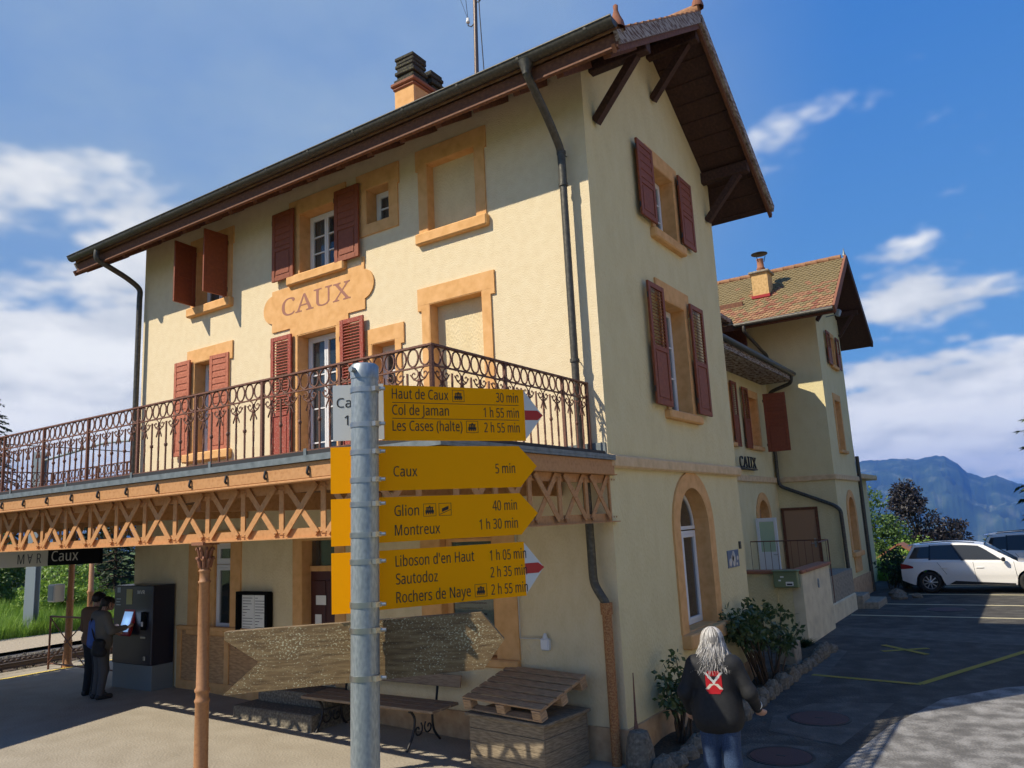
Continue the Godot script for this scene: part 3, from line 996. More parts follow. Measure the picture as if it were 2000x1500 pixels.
	words("CAUX", 0.295, 1.60, Transform3D(Basis(), Vector3(-5.82, 6.265, 0.027)), "caux_ink", ca, "lettering", "Droid Serif")
	# first floor
	surround(h, -8.22, -7.34, 4.2, 5.86, WA, 0.24, 0.14, 0.08, 0.16)
	casement(h, -8.2, -7.36, 4.2, 5.84, -0.2, WA, 2, 3)
	shutter(h, 0.47, 1.74, "shutter_faded", Transform3D(Basis(), Vector3(-8.74, 4.18, 0.09)), false, "faded brick-red shutter folded back")
	shutter(h, 0.5, 1.72, "shutter_faded", Transform3D(Basis(Vector3.UP, 0.06), Vector3(-7.70, 4.18, 0.075)), false, "faded brick-red shutter half closed over the window")
	s = S()
	var jp := 0.026
	bb(s, -5.62, -5.45, 3.45, 5.883, -0.05, jp); bb(s, -4.55, -4.28, 3.45, 5.883, -0.05, jp)
	bb(s, -5.45, -5.438, 3.45, 5.88, -0.24, 0.02); bb(s, -4.562, -4.55, 3.45, 5.88, -0.24, 0.02); bb(s, -5.438, -4.562, 5.868, 5.88, -0.24, 0.02)
	put(s, "door_surround", "trim", h)
	casement(h, -5.43, -4.57, 3.47, 5.86, -0.2, WA, 2, 4)
	shutter(h, 0.50, 2.4, "shutter_worn", Transform3D(Basis(), Vector3(-6.03, 3.52, 0.09)), true, "peeling red louvred shutter")
	shutter(h, 0.50, 2.4, "shutter_worn", Transform3D(Basis(), Vector3(-4.41, 3.52, 0.09)), true, "peeling red louvred shutter")
	surround(h, -3.80, -3.32, 4.35, 5.45, WA, 0.23, 0.11, 0.06, 0.13)
	casement(h, -3.78, -3.34, 4.35, 5.44, -0.2, WA, 1, 3)
	surround(h, -2.66, -1.72, 3.46, 5.85, WA, 0.25, 0.14, 0.07, 0.0, 0.2)
	s = S()
	bb(s, -2.66, -1.72, 3.46, 5.85, -0.19, -0.16)
	put(s, "blind_panel", "wall_low", h)
	# ground floor under the canopy
	surround(h, -7.98, -7.08, 1.2, 2.62, WA, 0.2, 0.26, 0.0, 0.1, 0.2, 0.06)
	casement(h, -7.62, -7.1, 1.2, 2.25, -0.1, WA, 1, 1, false)
	casement(h, -7.62, -7.1, 2.26, 2.61, -0.1, WA, 1, 1, false)
	s = S()
	bb(s, -7.97, -7.63, 1.2, 2.61, -0.13, -0.06)
	put(s, "shutter_box", "trim", h)
	surround(h, -5.35, -4.62, 0.5, 2.6, WA, 0.14, 0.2, 0.0, 0.0, 0.26)
	s = S()
	bb(s, -5.33, -4.64, 0.5, 2.12, -0.2, -0.15)
	for r in [[0.6, 1.05], [1.15, 1.98]]:
		for c in [[-5.27, -5.0], [-4.96, -4.70]]:
			cb(s, c[0], c[1], r[0], r[1], -0.15, -0.135, 0.006)
	var d := put(s, "door", "dark_door", h)
	s = S()
	tube(s, [Vector3(-4.72, 1.35, -0.15), Vector3(-4.72, 1.35, -0.09), Vector3(-4.83, 1.35, -0.09)], 0.012, 6)
	put(s, "handle", "band_steel", d)
	for n in [[-5.20, 1.62, 0.22, 0.14], [-5.22, 1.28, 0.14, 0.2]]:
		s = S()
		bb(s, n[0], n[0] + n[2], n[1], n[1] + n[3], -0.133, -0.130)
		put(s, "paper_notice", "paper", d)
	s = S()
	bb(s, -5.33, -4.64, 2.12, 2.2, -0.2, -0.13)
	put(s, "transom_bar", "trim", h)
	s = S()
	bb(s, -5.33, -4.64, 2.2, 2.59, -0.18, -0.172)
	put(s, "transom_pane", "glass", h)
	surround(h, -2.62, -1.72, 1.03, 2.6, WA, 0.16, 0.33, 0.0, 0.1, 0.2, 0.09)
	casement(h, -2.6, -1.74, 1.05, 2.58, -0.1, WA, 1, 1, false, "trim")
	s = S()
	bb(s, -2.5, -1.85, 1.2, 1.85, -0.135, -0.130)
	var ps := put(s, "window_poster", "paper_green", h)
	for k in 6:
		s = S()
		bb(s, -2.42, -2.42 + [0.2, 0.45, 0.38, 0.45, 0.3, 0.42][k], 1.75 - k * 0.07, 1.772 - k * 0.07, -0.1302, -0.1275)
		put(s, "print_line", "ink" if k % 2 else "leaf_green", ps)
	# panelled dado beside the ticket machine
	s = S()
	bb(s, -8.5, -5.9, 0.1, 1.18, -0.01, 0.02)
	put(s, "dado", "wainscot", h)
	s = S()
	for x in [-8.5, -7.2, -6.02]:
		cb(s, x, x + 0.12, 0.36, 1.18, 0.02, 0.045, 0.006)
	cb(s, -8.5, -5.9, 0.14, 0.36, 0.02, 0.05, 0.006); cb(s, -8.5, -5.9, 1.18, 1.25, -0.01, 0.07, 0.01)
	put(s, "dado_rail", "trim", h)
	# conduit and weatherproof socket
	s = S()
	tube(s, [Vector3(-1.36, 2.65, 0.04), Vector3(-1.36, 1.30, 0.04), Vector3(-1.05, 1.30, 0.04)], 0.011, 6)
	put(s, "conduit", "cream_board", h)
	s = S()
	cb(s, -1.06, -0.94, 1.17, 1.31, 0.0, 0.07, 0.015)
	lathe(s, [Vector2(0.035, 0), Vector2(0.02, 0.05), Vector2(0.012, 0.06)], 10, Vector3(-1.0, 1.31, 0.04))
	put(s, "outdoor_socket", "white_paint", h)

	# gable windows
	surround(h, 2.08, 2.95, 6.9, 7.98, WB, 0.24, 0.13, 0.05, 0.16)
	casement(h, 2.1, 2.93, 6.9, 7.96, -0.2, WB, 2, 3)
	shutter(h, 0.56, 1.17, "shutter", WB * Transform3D(Basis(), Vector3(1.44, 6.94, 0.10)), false)
	shutter(h, 0.56, 1.17, "shutter", WB * Transform3D(Basis(), Vector3(3.03, 6.94, 0.10)), false)
	surround(h, 2.08, 2.95, 4.17, 5.84, WB, 0.27, 0.13, 0.08, 0.13)
	casement(h, 2.1, 2.93, 4.17, 5.82, -0.2, WB, 2, 3)
	shutter(h, 0.56, 1.75, "shutter", WB * Transform3D(Basis(), Vector3(1.42, 4.2, 0.10)), true)
	shutter(h, 0.56, 1.75, "shutter", WB * Transform3D(Basis(), Vector3(3.03, 4.2, 0.10)), true)
	arch_trim(h, 2.0, 3.16, 1.12, 2.5, 3.09, 0.22, WB)
	casement(h, 2.02, 3.14, 1.14, 2.46, -0.2, WB, 2, 1, false)
	arch_light(h, 2.02, 3.14, 2.48, 3.06, -0.2, WB)
	s = S()
	cb(s, 1.80, 3.40, 0.93, 1.12, -0.03, 0.14, 0.02)
	bb(s, 2.0, 3.16, 1.08, 1.13, -0.25, 0.0)
	put(s, "window_sill", "trim", h, WB)
	# enamel plate with a picture, screwed to the gable
	s = S()
	cb(s, 3.9, 4.45, 1.83, 2.1, 0.0, 0.012, 0.004)
	var ep := put(s, "enamel_plate", "enamel_blue", h, WB)
	ep.set_meta("label", "small blue and cream picture plate on the gable wall")
	for q in [[3.95, 4.08, 1.85, 1.98], [4.10, 4.27, 1.84, 2.09], [4.05, 4.2, 1.92, 2.03], [4.33, 4.42, 1.93, 2.0], [4.29, 4.36, 1.85, 1.90]]:
		s = S()
		lathe(s, [Vector2(0.0, 0.0), Vector2(0.45, 0.0), Vector2(0.5, -0.01)], 10)
		put(s, "picture_patch", "enamel_cream", ep, Transform3D(Basis(Vector3(q[1] - q[0], 0, 0), Vector3(0, 0, 0.1), Vector3(0, -(q[3] - q[2]), 0)), Vector3((q[0] + q[1]) * 0.5, (q[2] + q[3]) * 0.5, 0.0135)))
	s = S()
	cb(s, 4.52, 4.58, 2.1, 2.22, 0.0, 0.03, 0.004)
	put(s, "bell_push", "gutter", h, WB)
	house_roof(h)
	rain_pipes(h)

func arch_pts(x0: float, x1: float, ys: float, yt: float, n := 14) -> Array:
	var r: Array = []
	for k in n + 1:
		var a := PI - PI * k / n
		r.append(Vector2((x0 + x1) * 0.5 + (x1 - x0) * 0.5 * cos(a), ys + (yt - ys) * sin(a)))
	return r

func arch_fill(s: SurfaceTool, x0: float, x1: float, ys: float, yt: float, t: float, xf: Transform3D) -> void:
	var p := arch_pts(x0, x1, ys, yt)
	for k in p.size() - 1:
		var a: Vector2 = p[k]
		var b: Vector2 = p[k + 1]
		quad(s, xf * Vector3(a.x, a.y, 0), xf * Vector3(b.x, b.y, 0), xf * Vector3(b.x, yt, 0), xf * Vector3(a.x, yt, 0))
		quad(s, xf * Vector3(a.x, a.y, -t), xf * Vector3(b.x, b.y, -t), xf * Vector3(b.x, b.y, 0), xf * Vector3(a.x, a.y, 0))

func arch_trim(parent: Node, x0: float, x1: float, y0: float, ys: float, yt: float, w: float, xf: Transform3D, deep := 0.24) -> void:
	var s := S()
	var pi_ := arch_pts(x0 + 0.012, x1 - 0.012, ys, yt - 0.012)
	var po := arch_pts(x0 - w, x1 + w, ys, yt + w)
	var poly := PackedVector2Array()
	poly.append(Vector2(x1 + w, y0))
	for k in range(po.size() - 1, -1, -1): poly.append(po[k])
	poly.append(Vector2(x0 - w, y0)); poly.append(Vector2(x0 + 0.012, y0))
	for k in pi_.size(): poly.append(pi_[k])
	poly.append(Vector2(x1 - 0.012, y0))
	extrude(s, poly, -0.04, 0.028, xf)
	for k in pi_.size() - 1:
		var a: Vector2 = pi_[k]
		var b: Vector2 = pi_[k + 1]
		quad(s, xf * Vector3(a.x, a.y, -deep), xf * Vector3(b.x, b.y, -deep), xf * Vector3(b.x, b.y, -0.04), xf * Vector3(a.x, a.y, -0.04))
	for x in [x0 + 0.012, x1 - 0.012]:
		quad(s, xf * Vector3(x, y0, -deep), xf * Vector3(x, ys, -deep), xf * Vector3(x, ys, -0.04), xf * Vector3(x, y0, -0.04))
	put(s, "window_surround", "trim", parent)

func arch_light(parent: Node, x0: float, x1: float, ys: float, yt: float, z: float, xf: Transform3D) -> void:
	var s := S()
	var po := arch_pts(x0, x1, ys, yt)
	var pi_ := arch_pts(x0 + 0.06, x1 - 0.06, ys + 0.05, yt - 0.06)
	for k in po.size() - 1:
		quad(s, Vector3(pi_[k].x, pi_[k].y, z), Vector3(pi_[k + 1].x, pi_[k + 1].y, z), Vector3(po[k + 1].x, po[k + 1].y, z), Vector3(po[k].x, po[k].y, z))
		quad(s, Vector3(pi_[k].x, pi_[k].y, z - 0.04), Vector3(pi_[k + 1].x, pi_[k + 1].y, z - 0.04), Vector3(pi_[k + 1].x, pi_[k + 1].y, z), Vector3(pi_[k].x, pi_[k].y, z))
	bb(s, x0, x1, ys, ys + 0.05, z - 0.04, z + 0.002)
	bb(s, (x0 + x1) * 0.5 - 0.02, (x0 + x1) * 0.5 + 0.02, ys + 0.05, yt - 0.06, z - 0.04, z - 0.002)
	var w := put(s, "fanlight", "white_trim", parent, xf)
	var g := S()
	var poly := PackedVector2Array()
	for k in range(pi_.size() - 1, -1, -1): poly.append(pi_[k])
	extrude(g, poly, z - 0.022, z - 0.018)
	put(g, "pane", "glass", w)

func house_roof(h: Node3D) -> void:
	var x0 := -10.95
	var x1 := 0.92
	var zf := EAVE
	var zb := 2.0 * RZ - EAVE
	var s := S()
	# boards under the tiles
	for q in [[zf, RZ], [RZ, zb]]:
		var a := Vector3(x0 + 0.04, roof_y(q[0]), q[0])
		var b := Vector3(x1 - 0.04, roof_y(q[0]), q[0])
		var c := Vector3(x1 - 0.04, roof_y(q[1]), q[1])
		var d := Vector3(x0 + 0.04, roof_y(q[1]), q[1])
		var lo := Vector3(0, -0.17, 0)
		var hi := Vector3(0, -0.05, 0)
		quad(s, a + hi, b + hi, c + hi, d + hi)
		quad(s, d + lo, c + lo, b + lo, a + lo)
		quad(s, a + lo, b + lo, b + hi, a + hi); quad(s, b + lo, c + lo, c + hi, b + hi); quad(s, d + lo, a + lo, a + hi, d + hi)
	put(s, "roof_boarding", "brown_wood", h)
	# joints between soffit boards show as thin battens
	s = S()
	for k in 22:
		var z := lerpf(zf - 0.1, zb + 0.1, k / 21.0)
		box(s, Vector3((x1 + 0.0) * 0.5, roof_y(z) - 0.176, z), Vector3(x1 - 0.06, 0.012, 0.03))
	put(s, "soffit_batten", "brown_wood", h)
	# tile covering in courses
	s = S()
	var rows := 15
	for side in 2:
		var ze := zf if side == 0 else zb
		for k in rows:
			var za := lerpf(ze + (0.05 if side == 0 else -0.05), RZ, float(k) / rows)
			var zc := lerpf(ze, RZ, float(k + 1) / rows)
			var a := Vector3(x0, roof_y(za) + 0.03, za)
			var b := Vector3(x1, roof_y(za) + 0.03, za)
			var c := Vector3(x1, roof_y(zc) + 0.002, zc)
			var d := Vector3(x0, roof_y(zc) + 0.002, zc)
			quad(s, a, b, c, d) if side == 0 else quad(s, b, a, d, c)
			quad(s, a + Vector3(0, -0.05, 0), b + Vector3(0, -0.05, 0), b, a)
			quad(s, b + Vector3(0, -0.05, 0), c + Vector3(0, -0.05, 0), c, b); quad(s, d + Vector3(0, -0.05, 0), a + Vector3(0, -0.05, 0), a, d)
	for k in 80:
		var x := lerpf(x0 + 0.05, x1 - 0.05, k / 79.0)
		box(s, Vector3(x, roof_y(zf) + 0.035, zf + 0.03), Vector3(0.11, 0.018, 0.10), Basis(Vector3.RIGHT, -0.55))
	tube(s, [Vector3(x0, 10.33, RZ), Vector3(x1, 10.33, RZ)], 0.09, 8)
	var rt := put(s, "roof_tiles", "tile", h)
	rt.set_meta("kind", "stuff")
	# snow guards
	for k in 12:
		s = S()
		var x := -10.4 + k * 0.98
		tube(s, [Vector3(x, roof_y(0.6) + 0.02, 0.6), Vector3(x, roof_y(0.6) + 0.09, 0.66)], 0.008, 5)
		put(s, "snow_guard", "cast_iron", h)
	# finials
	for f in [Vector3(x1 - 0.02, roof_y(zf) + 0.02, zf - 0.04), Vector3(x1 - 0.02, 10.36, RZ)]:
		s = S()
		lathe(s, [Vector2(0.10, 0), Vector2(0.085, 0.08), Vector2(0.05, 0.16), Vector2(0.028, 0.24), Vector2(0.032, 0.30), Vector2(0.0, 0.33)], 8, f)
		put(s, "finial", "tile_red", h)
	# rafters and fascia
	for k in 19:
		s = S()
		var x := lerpf(-10.75, 0.72, k / 18.0)
		bar(s, Vector3(x, roof_y(-0.05) - 0.235, -0.05), Vector3(x, roof_y(0.74) - 0.235, 0.74), 0.10, 0.13, Vector3.RIGHT)
		put(s, "rafter", "fascia", h)
	s = S()
	cb(s, x0, x1, roof_y(zf) - 0.21, roof_y(zf) - 0.04, zf - 0.03, zf + 0.01, 0.006)
	cb(s, x0, x1, roof_y(zf) - 0.245, roof_y(zf) - 0.212, zf - 0.03, zf + 0.03, 0.006)
	put(s, "fascia_board", "fascia", h)
	# verge boards of both gables
	for x in [x1, x0]:
		for q in [[zf + 0.03, RZ], [RZ, zb - 0.03]]:
			s = S()
			var a := Vector3(x, roof_y(q[0]) - 0.11, q[0])
			var b := Vector3(x, roof_y(q[1]) - 0.11, q[1])
			bar(s, a, b, 0.05, 0.16, Vector3.RIGHT)
			put(s, "verge_board", "peeling", h)
			s = S()
			bar(s, a + Vector3(-0.05, -0.12, 0), b + Vector3(-0.05, -0.12, 0), 0.05, 0.10, Vector3.RIGHT)
			put(s, "verge_moulding", "fascia", h)
	# purlins carried by struts on the gable
	for z in [-0.30, RZ - 0.06, -4.52]:
		s = S()
		var y := roof_y(z) - 0.30
		cb(s, -0.05, 0.84, y - 0.10, y + 0.10, z - 0.075, z + 0.075, 0.012)
		put(s, "purlin", "brown_wood", h)
		s = S()
		bar(s, Vector3(0.02, y - 0.80, z), Vector3(0.66, y - 0.08, z), 0.11, 0.11, Vector3(0, 0, 1))
		put(s, "strut", "brown_wood", h)
	# gutter
	s = S()
	var pg: Array = []
	for k in 9:
		var a := PI + PI * k / 8.0
		pg.append(Vector2(0.94 + 0.088 * cos(a), 8.285 + 0.088 * sin(a)))
	s.set_smooth_group(0)
	for k in 8:
		var a: Vector2 = pg[k]
		var b: Vector2 = pg[k + 1]
		quad(s, Vector3(x0 - 0.02, a.y, a.x), Vector3(x1 + 0.02, a.y, a.x), Vector3(x1 + 0.02, b.y, b.x), Vector3(x0 - 0.02, b.y, b.x))
	s.set_smooth_group(-1)
	for x in [x0 - 0.02, x1 + 0.02]:
		for k in 7:
			tri(s, Vector3(x, pg[0].y, pg[0].x), Vector3(x, pg[k + 1].y, pg[k + 1].x), Vector3(x, pg[k + 2].y, pg[k + 2].x))
	tube(s, [Vector3(x0 - 0.02, 8.29, 1.03), Vector3(x1 + 0.02, 8.29, 1.03)], 0.012, 6)
	var gt := put(s, "gutter", "gutter", h)
	for k in 13:
		s = S()
		var x := lerpf(-10.6, 0.6, k / 12.0)
		for i in 8:
			var a: Vector2 = pg[i] + (pg[i] - Vector2(0.94, 8.285)) * 0.07
			var b: Vector2 = pg[i + 1] + (pg[i + 1] - Vector2(0.94, 8.285)) * 0.07
			quad(s, Vector3(x - 0.018, a.y, a.x), Vector3(x + 0.018, a.y, a.x), Vector3(x + 0.018, b.y, b.x), Vector3(x - 0.018, b.y, b.x))
		put(s, "gutter_bracket", "gutter", gt)
	# chimney with two stacks of stone slabs
	s = S()
	bb(s, -4.30, -3.86, 9.2, 10.42, -2.15, -1.2)
	var ch := put(s, "chimney", "trim", h)
	s = S()
	cb(s, -4.36, -3.80, 10.42, 10.50, -2.21, -1.14, 0.02)
	cb(s, -4.33, -3.83, 10.36, 10.419, -2.18, -1.17, 0.02)
	put(s, "cornice", "tile_red", ch)
	var r := RandomNumberGenerator.new()
	r.seed = 4
	for st in [[-1.40, 7, 0.44], [-1.93, 6, 0.40]]:
		for k in st[1]:
			s = S()
			var w: float = st[2] - 0.05 * (k % 2) + r.randf_range(-0.02, 0.02)
			cbox(s, Vector3(-4.08 + r.randf_range(-0.012, 0.012), 10.54 + k * 0.073, st[0] + r.randf_range(-0.012, 0.012)), Vector3(w, 0.070, w * 0.92), 0.015, Basis(Vector3.UP, r.randf_range(-0.04, 0.04)))
			put(s, "stone_slab", "slate_stone", ch)
	# aerial mast with insulators
	s = S()
	tube(s, [Vector3(-3.32, 10.2, RZ), Vector3(-3.24, 13.6, RZ)], [0.045, 0.035], 8)
	var ms := put(s, "aerial_mast", "rail_steel", h)
	s = S()
	tube(s, [Vector3(-3.12, 10.3, RZ), Vector3(-3.16, 12.0, RZ + 0.02), Vector3(-3.20, 13.6, RZ)], 0.010, 5)
	put(s, "lead_wire", "cable", ms)
	for q in [[-1.0, 11.95], [1.0, 12.38]]:
		s = S()
		var c := Vector3(-3.28, q[1], RZ)
		tube(s, [c, c + Vector3(q[0] * 0.10, -0.05, 0), c + Vector3(q[0] * 0.17, 0.0, 0), c + Vector3(q[0] * 0.17, 0.06, 0)], 0.012, 5)
		put(s, "bracket", "cast_iron", ms)
		s = S()
		lathe(s, [Vector2(0.0, 0), Vector2(0.035, 0.01), Vector2(0.04, 0.05), Vector2(0.025, 0.06), Vector2(0.032, 0.10), Vector2(0.0, 0.12)], 10, c + Vector3(q[0] * 0.17, 0.05, 0))
		put(s, "insulator", "porcelain", ms)
		s = S()
		tube(s, [c + Vector3(q[0] * 0.17, 0.14, 0), c + Vector3(q[0] * 0.17 + 0.1, 1.5, 0.3)], 0.006, 4)
		tube(s, [c + Vector3(q[0] * 0.17, 0.14, 0), c + Vector3(q[0] * 0.17 - 0.35, 1.5, 0.2)], 0.004, 4)
		put(s, "wire", "cable", ms)

func smooth_path(p: Array, n := 6) -> Array:
	var c := Curve3D.new()
	for i in p.size():
		var t := Vector3.ZERO
		if i > 0 and i < p.size() - 1:
			t = (p[i + 1] - p[i - 1]).normalized() * minf((p[i + 1] - p[i]).length(), (p[i] - p[i - 1]).length()) * 0.33
		c.add_point(p[i], -t, t)
	var r: Array = []
	for i in p.size() - 1:
		for k in n:
			r.append(c.sample(i, float(k) / n))
	r.append(p[p.size() - 1])
	return r

func rain_pipes(h: Node3D) -> void:
	var s := S()
	tube(s, smooth_path([Vector3(-0.26, 8.22, 0.94), Vector3(-0.26, 8.06, 0.92), Vector3(-0.27, 7.72, 0.50), Vector3(-0.29, 7.42, 0.17), Vector3(-0.29, 7.20, 0.14), Vector3(-0.29, 6.9, 0.14)]), 0.052, 12)
	tube(s, [Vector3(-0.29, 6.9, 0.14), Vector3(-0.29, 3.46, 0.14)], 0.047, 12)
	lathe(s, [Vector2(0.05, 0), Vector2(0.055, 0.04), Vector2(0.10, 0.17)], 12, Vector3(-0.26, 8.06, 0.94))
	for y in [7.36, 6.92, 4.62]:
		tube(s, [Vector3(-0.29, y - 0.02, 0.14), Vector3(-0.29, y + 0.02, 0.14)], 0.06, 12)
	for y in [7.36, 4.62]:
		tube(s, [Vector3(-0.29, y, 0.14), Vector3(-0.29, y, 0.0)], 0.008, 5)
	put(s, "rain_pipe", "gutter", h)
	s = S()
	tube(s, smooth_path([Vector3(-0.24, 3.15, 0.15), Vector3(-0.23, 2.3, 0.15), Vector3(-0.22, 1.98, 0.15), Vector3(-0.12, 1.78, 0.13), Vector3(-0.10, 1.72, 0.12)]), 0.05, 12)
	put(s, "rain_pipe", "gutter", h)
	s = S()
	tube(s, [Vector3(-0.10, 1.74, 0.12), Vector3(-0.10, 0.0, 0.12)], 0.055, 12)
	tube(s, [Vector3(-0.10, 1.62, 0.12), Vector3(-0.10, 1.75, 0.12)], [0.068, 0.072], 12)
	var rp := put(s, "rain_pipe", "rusty_pipe", h)
	rp.set_meta("label", "rust-streaked cast iron standpipe at the house corner")
	s = S()
	tube(s, smooth_path([Vector3(-10.02, 8.22, 0.94), Vector3(-10.02, 8.03, 0.92), Vector3(-9.97, 7.80, 0.4), Vector3(-9.94, 7.62, 0.13), Vector3(-9.92, 7.4, 0.12), Vector3(-9.92, 3.46, 0.12)]), 0.052, 12)
	put(s, "rain_pipe", "gutter", h)

# ------------------------------------------------------------ wings behind the house
func link_wing() -> void:
	var h := thing("link_wing", "lower cream wing with letters CAUX and open shutters between house and tower", "house")
	var W := Transform3D(WB.basis, Vector3(-2.2, 0, 0))
	var s := S()
	wall_sheet(s, 4.8, 15.5, -0.2, 7.0, 0.3, [[13.3, 4.5, 14.2, 5.9], [10.9, 4.5, 11.7, 5.9], [13.3, 1.1, 14.3, 3.0]], W)
	arch_fill(s, 13.3, 14.3, 2.5, 3.0, 0.3, W)
	put(s, "front_wall", "wall_smooth", h)
	s = S()
	bb(s, -6.0, -2.6, -0.2, 9.2, -15.4, -15.3)
	bb(s, -6.2, -6.0, -0.2, 8.0, -15.5, -4.85)
	bb(s, -6.0, -3.55, 7.2, 8.5, -15.3, -4.85)
	bb(s, -6.0, -2.6, 3.3, 3.4, -15.3, -4.85); bb(s, -3.4, -3.3, 0, 6.5, -15.3, -4.85)
	put(s, "inner_wall", "fascia", h)
	s = S()
	cb(s, 4.9, 15.49, 3.48, 3.65, 0.0, 0.06, 0.02)
	put(s, "string_course", "trim_pale", h, W)
	for u in [[13.3, 14.2, 4.5, 5.9], [10.9, 11.7, 4.5, 5.9]]:
		surround(h, u[0], u[1], u[2], u[3], W, 0.2, 0.13, 0.0, 0.12, 0.2)
		s = S()
		bb(s, u[0], u[1], u[2], u[3], -0.19, -0.17)
		bb(s, u[0], u[1], 5.0, 5.03, -0.17, -0.15)
		put(s, "window_blind", "trim", h, W)
	shutter(h, 0.52, 1.7, "shutter", W * Transform3D(Basis(), Vector3(12.70, 4.4, 0.09)), true)
	shutter(h, 0.46, 1.75, "shutter", W * Transform3D(Basis(), Vector3(11.75, 4.4, 0.09)), true)
	shutter(h, 0.62, 1.68, "shutter", Transform3D(Basis(Vector3.UP, 0.12), Vector3(-1.98, 4.34, -14.15)), false, "dark red-brown shutter standing open square to the wall")
	words("CAUX", 0.30, 1.45, W * Transform3D(Basis(), Vector3(11.75, 3.84, 0.10)), "cast_iron", h, "metal_letters", "Droid Serif", 0, 0.03)
	s = S()
	bb(s, 11.8, 13.3, 3.80, 3.83, 0.0, 0.12)
	put(s, "letter_rail", "cast_iron", h, W)
	arch_trim(h, 13.3, 14.3, 1.1, 2.5, 3.0, 0.2, W)
	s = S()
	bb(s, 13.3, 14.3, 1.05, 3.0, -0.24, -0.2)
	put(s, "door", "brown_door", h, W)
	# half-glazed white door standing open
	s = S()
	var x0 := -2.12
	var x1 := -1.58
	cb(s, x0, x0 + 0.08, 1.06, 2.5, -12.75, -12.70, 0.006); cb(s, x1 - 0.08, x1, 1.06, 2.5, -12.75, -12.70, 0.006)
	cb(s, x0 + 0.08, x1 - 0.08, 2.40, 2.5, -12.75, -12.701, 0.006); cb(s, x0 + 0.08, x1 - 0.08, 1.06, 1.62, -12.75, -12.702, 0.006)
	var d := put(s, "open_door", "white_paint", h)
	d.set_meta("label", "half-glazed white door standing open")
	s = S()
	bb(s, x0 + 0.08, x1 - 0.08, 1.62, 2.40, -12.73, -12.72)
	put(s, "pane", "paper_green", d)
	s = S()
	tube(s, [Vector3(x1 - 0.04, 1.55, -12.70), Vector3(x1 - 0.04, 1.55, -12.65), Vector3(x1 - 0.14, 1.55, -12.65)], 0.011, 6)
	put(s, "handle", "band_steel", d)
	# roof: long low slope with a deep eave
	s = S()
	var a := Vector3(-1.30, 6.72, -4.95)
	var b := Vector3(-1.30, 6.72, -15.0)
	var c := Vector3(-4.2, 8.15, -15.0)
	var e := Vector3(-4.2, 8.15, -4.95)
	var lo := Vector3(0, -0.12, 0)
	quad(s, a, b, c, e); quad(s, e + lo, c + lo, b + lo, a + lo); quad(s, b + lo, c + lo, c, b); quad(s, a + lo, b + lo, b, a)
	put(s, "roof", "tile", h)
	s = S()
	var p0 := Vector3(-1.34, 6.52, -15.0)
	bar(s, a + Vector3(-0.02, -0.2, 0), b + Vector3(-0.02, -0.2, 0), 0.05, 0.18, Vector3.RIGHT)
	bb(s, -2.2, -1.36, 6.42, 6.46, -15.0, -4.95)
	bar(s, b + Vector3(0, -0.12, 0), c + Vector3(0, -0.12, 0), 0.05, 0.2, Vector3(0, 0, 1))
	put(s, "eave_board", "peeling", h)
	s = S()
	tube(s, [Vector3(-1.24, 6.66, -4.95), Vector3(-1.24, 6.62, -15.0)], 0.075, 10)
	put(s, "gutter", "gutter", h)
	s = S()
	cb(s, -3.5, -2.75, 8.35, 8.5, -15.0, -4.95, 0.02)
	put(s, "upper_eave", "peeling", h)
	s = S()
	bb(s, -3.56, -3.50, 7.1, 8.36, -14.9, -4.95)
	put(s, "upper_cladding", "fascia", h)
	s = S()
	tube(s, smooth_path([Vector3(-1.26, 6.6, -14.8), Vector3(-1.35, 6.35, -14.9), Vector3(-2.0, 6.2, -15.2), Vector3(-2.10, 5.9, -15.36), Vector3(-2.12, 3.62, -15.36), Vector3(-2.08, 3.42, -15.36)]), 0.055, 10)
	tube(s, smooth_path([Vector3(-2.08, 3.42, -15.36), Vector3(-1.98, 3.34, -15.37), Vector3(-0.70, 2.78, -15.38), Vector3(-0.50, 2.62, -15.38), Vector3(-0.47, 2.40, -15.38), Vector3(-0.45, 0.2, -15.38)]), 0.055, 10)
	put(s, "rain_pipe", "gutter", h)
	# entrance landing with its parapet
	var l := thing("entrance_landing", "cream parapet wall with terracotta coping around raised entrance landing", "wall", Vector3(0, 0, 0))
	s = S()
	bb(s, -2.2, -0.0, -0.1, 1.40, -8.5, -8.3)
	bb(s, -0.52, -0.50, 0.1, 1.40, -8.3, -8.28)
	put(s, "parapet", "wall_smooth", l)
	s = S()
	bb(s, -0.2, 0.012, -0.1, 1.402, -10.8, -8.29)
	put(s, "side_parapet", "wall_white", l)
	s = S()
	cb(s, -2.2, 0.05, 1.40, 1.47, -8.56, -8.24, 0.012); cb(s, -0.25, 0.055, 1.402, 1.472, -10.84, -8.56, 0.012)
	put(s, "coping", "terracotta", l)
	s = S()
	bb(s, -2.2, -0.2, -0.1, 1.05, -14.5, -8.5)
	put(s, "landing_floor", "concrete", l)
	s = S()
	for k in 12:
		var x := lerpf(-2.1, -0.25, k / 11.0)
		tube(s, [Vector3(x, 1.05, -12.0), Vector3(x, 1.92, -12.0)], 0.007, 5)
	tube(s, [Vector3(-2.1, 1.92, -12.0), Vector3(-0.2, 1.92, -12.0), Vector3(-0.2, 1.9, -10.9)], 0.016, 6)
	tube(s, [Vector3(-0.2, 1.92, -12.0), Vector3(-0.2, 0.3, -12.0)], 0.016, 6)
	put(s, "hand_rail", "iron", l)
	s = S()
	var ring: Array = []
	for k in 13:
		ring.append(Vector3(0.02, 1.1 + 0.09 * sin(k * TAU / 12), -9.6 + 0.05 * cos(k * TAU / 12)))
	tube(s, ring, 0.012, 5, false)
	put(s, "tying_ring", "mast_steel", l)
	s = S()
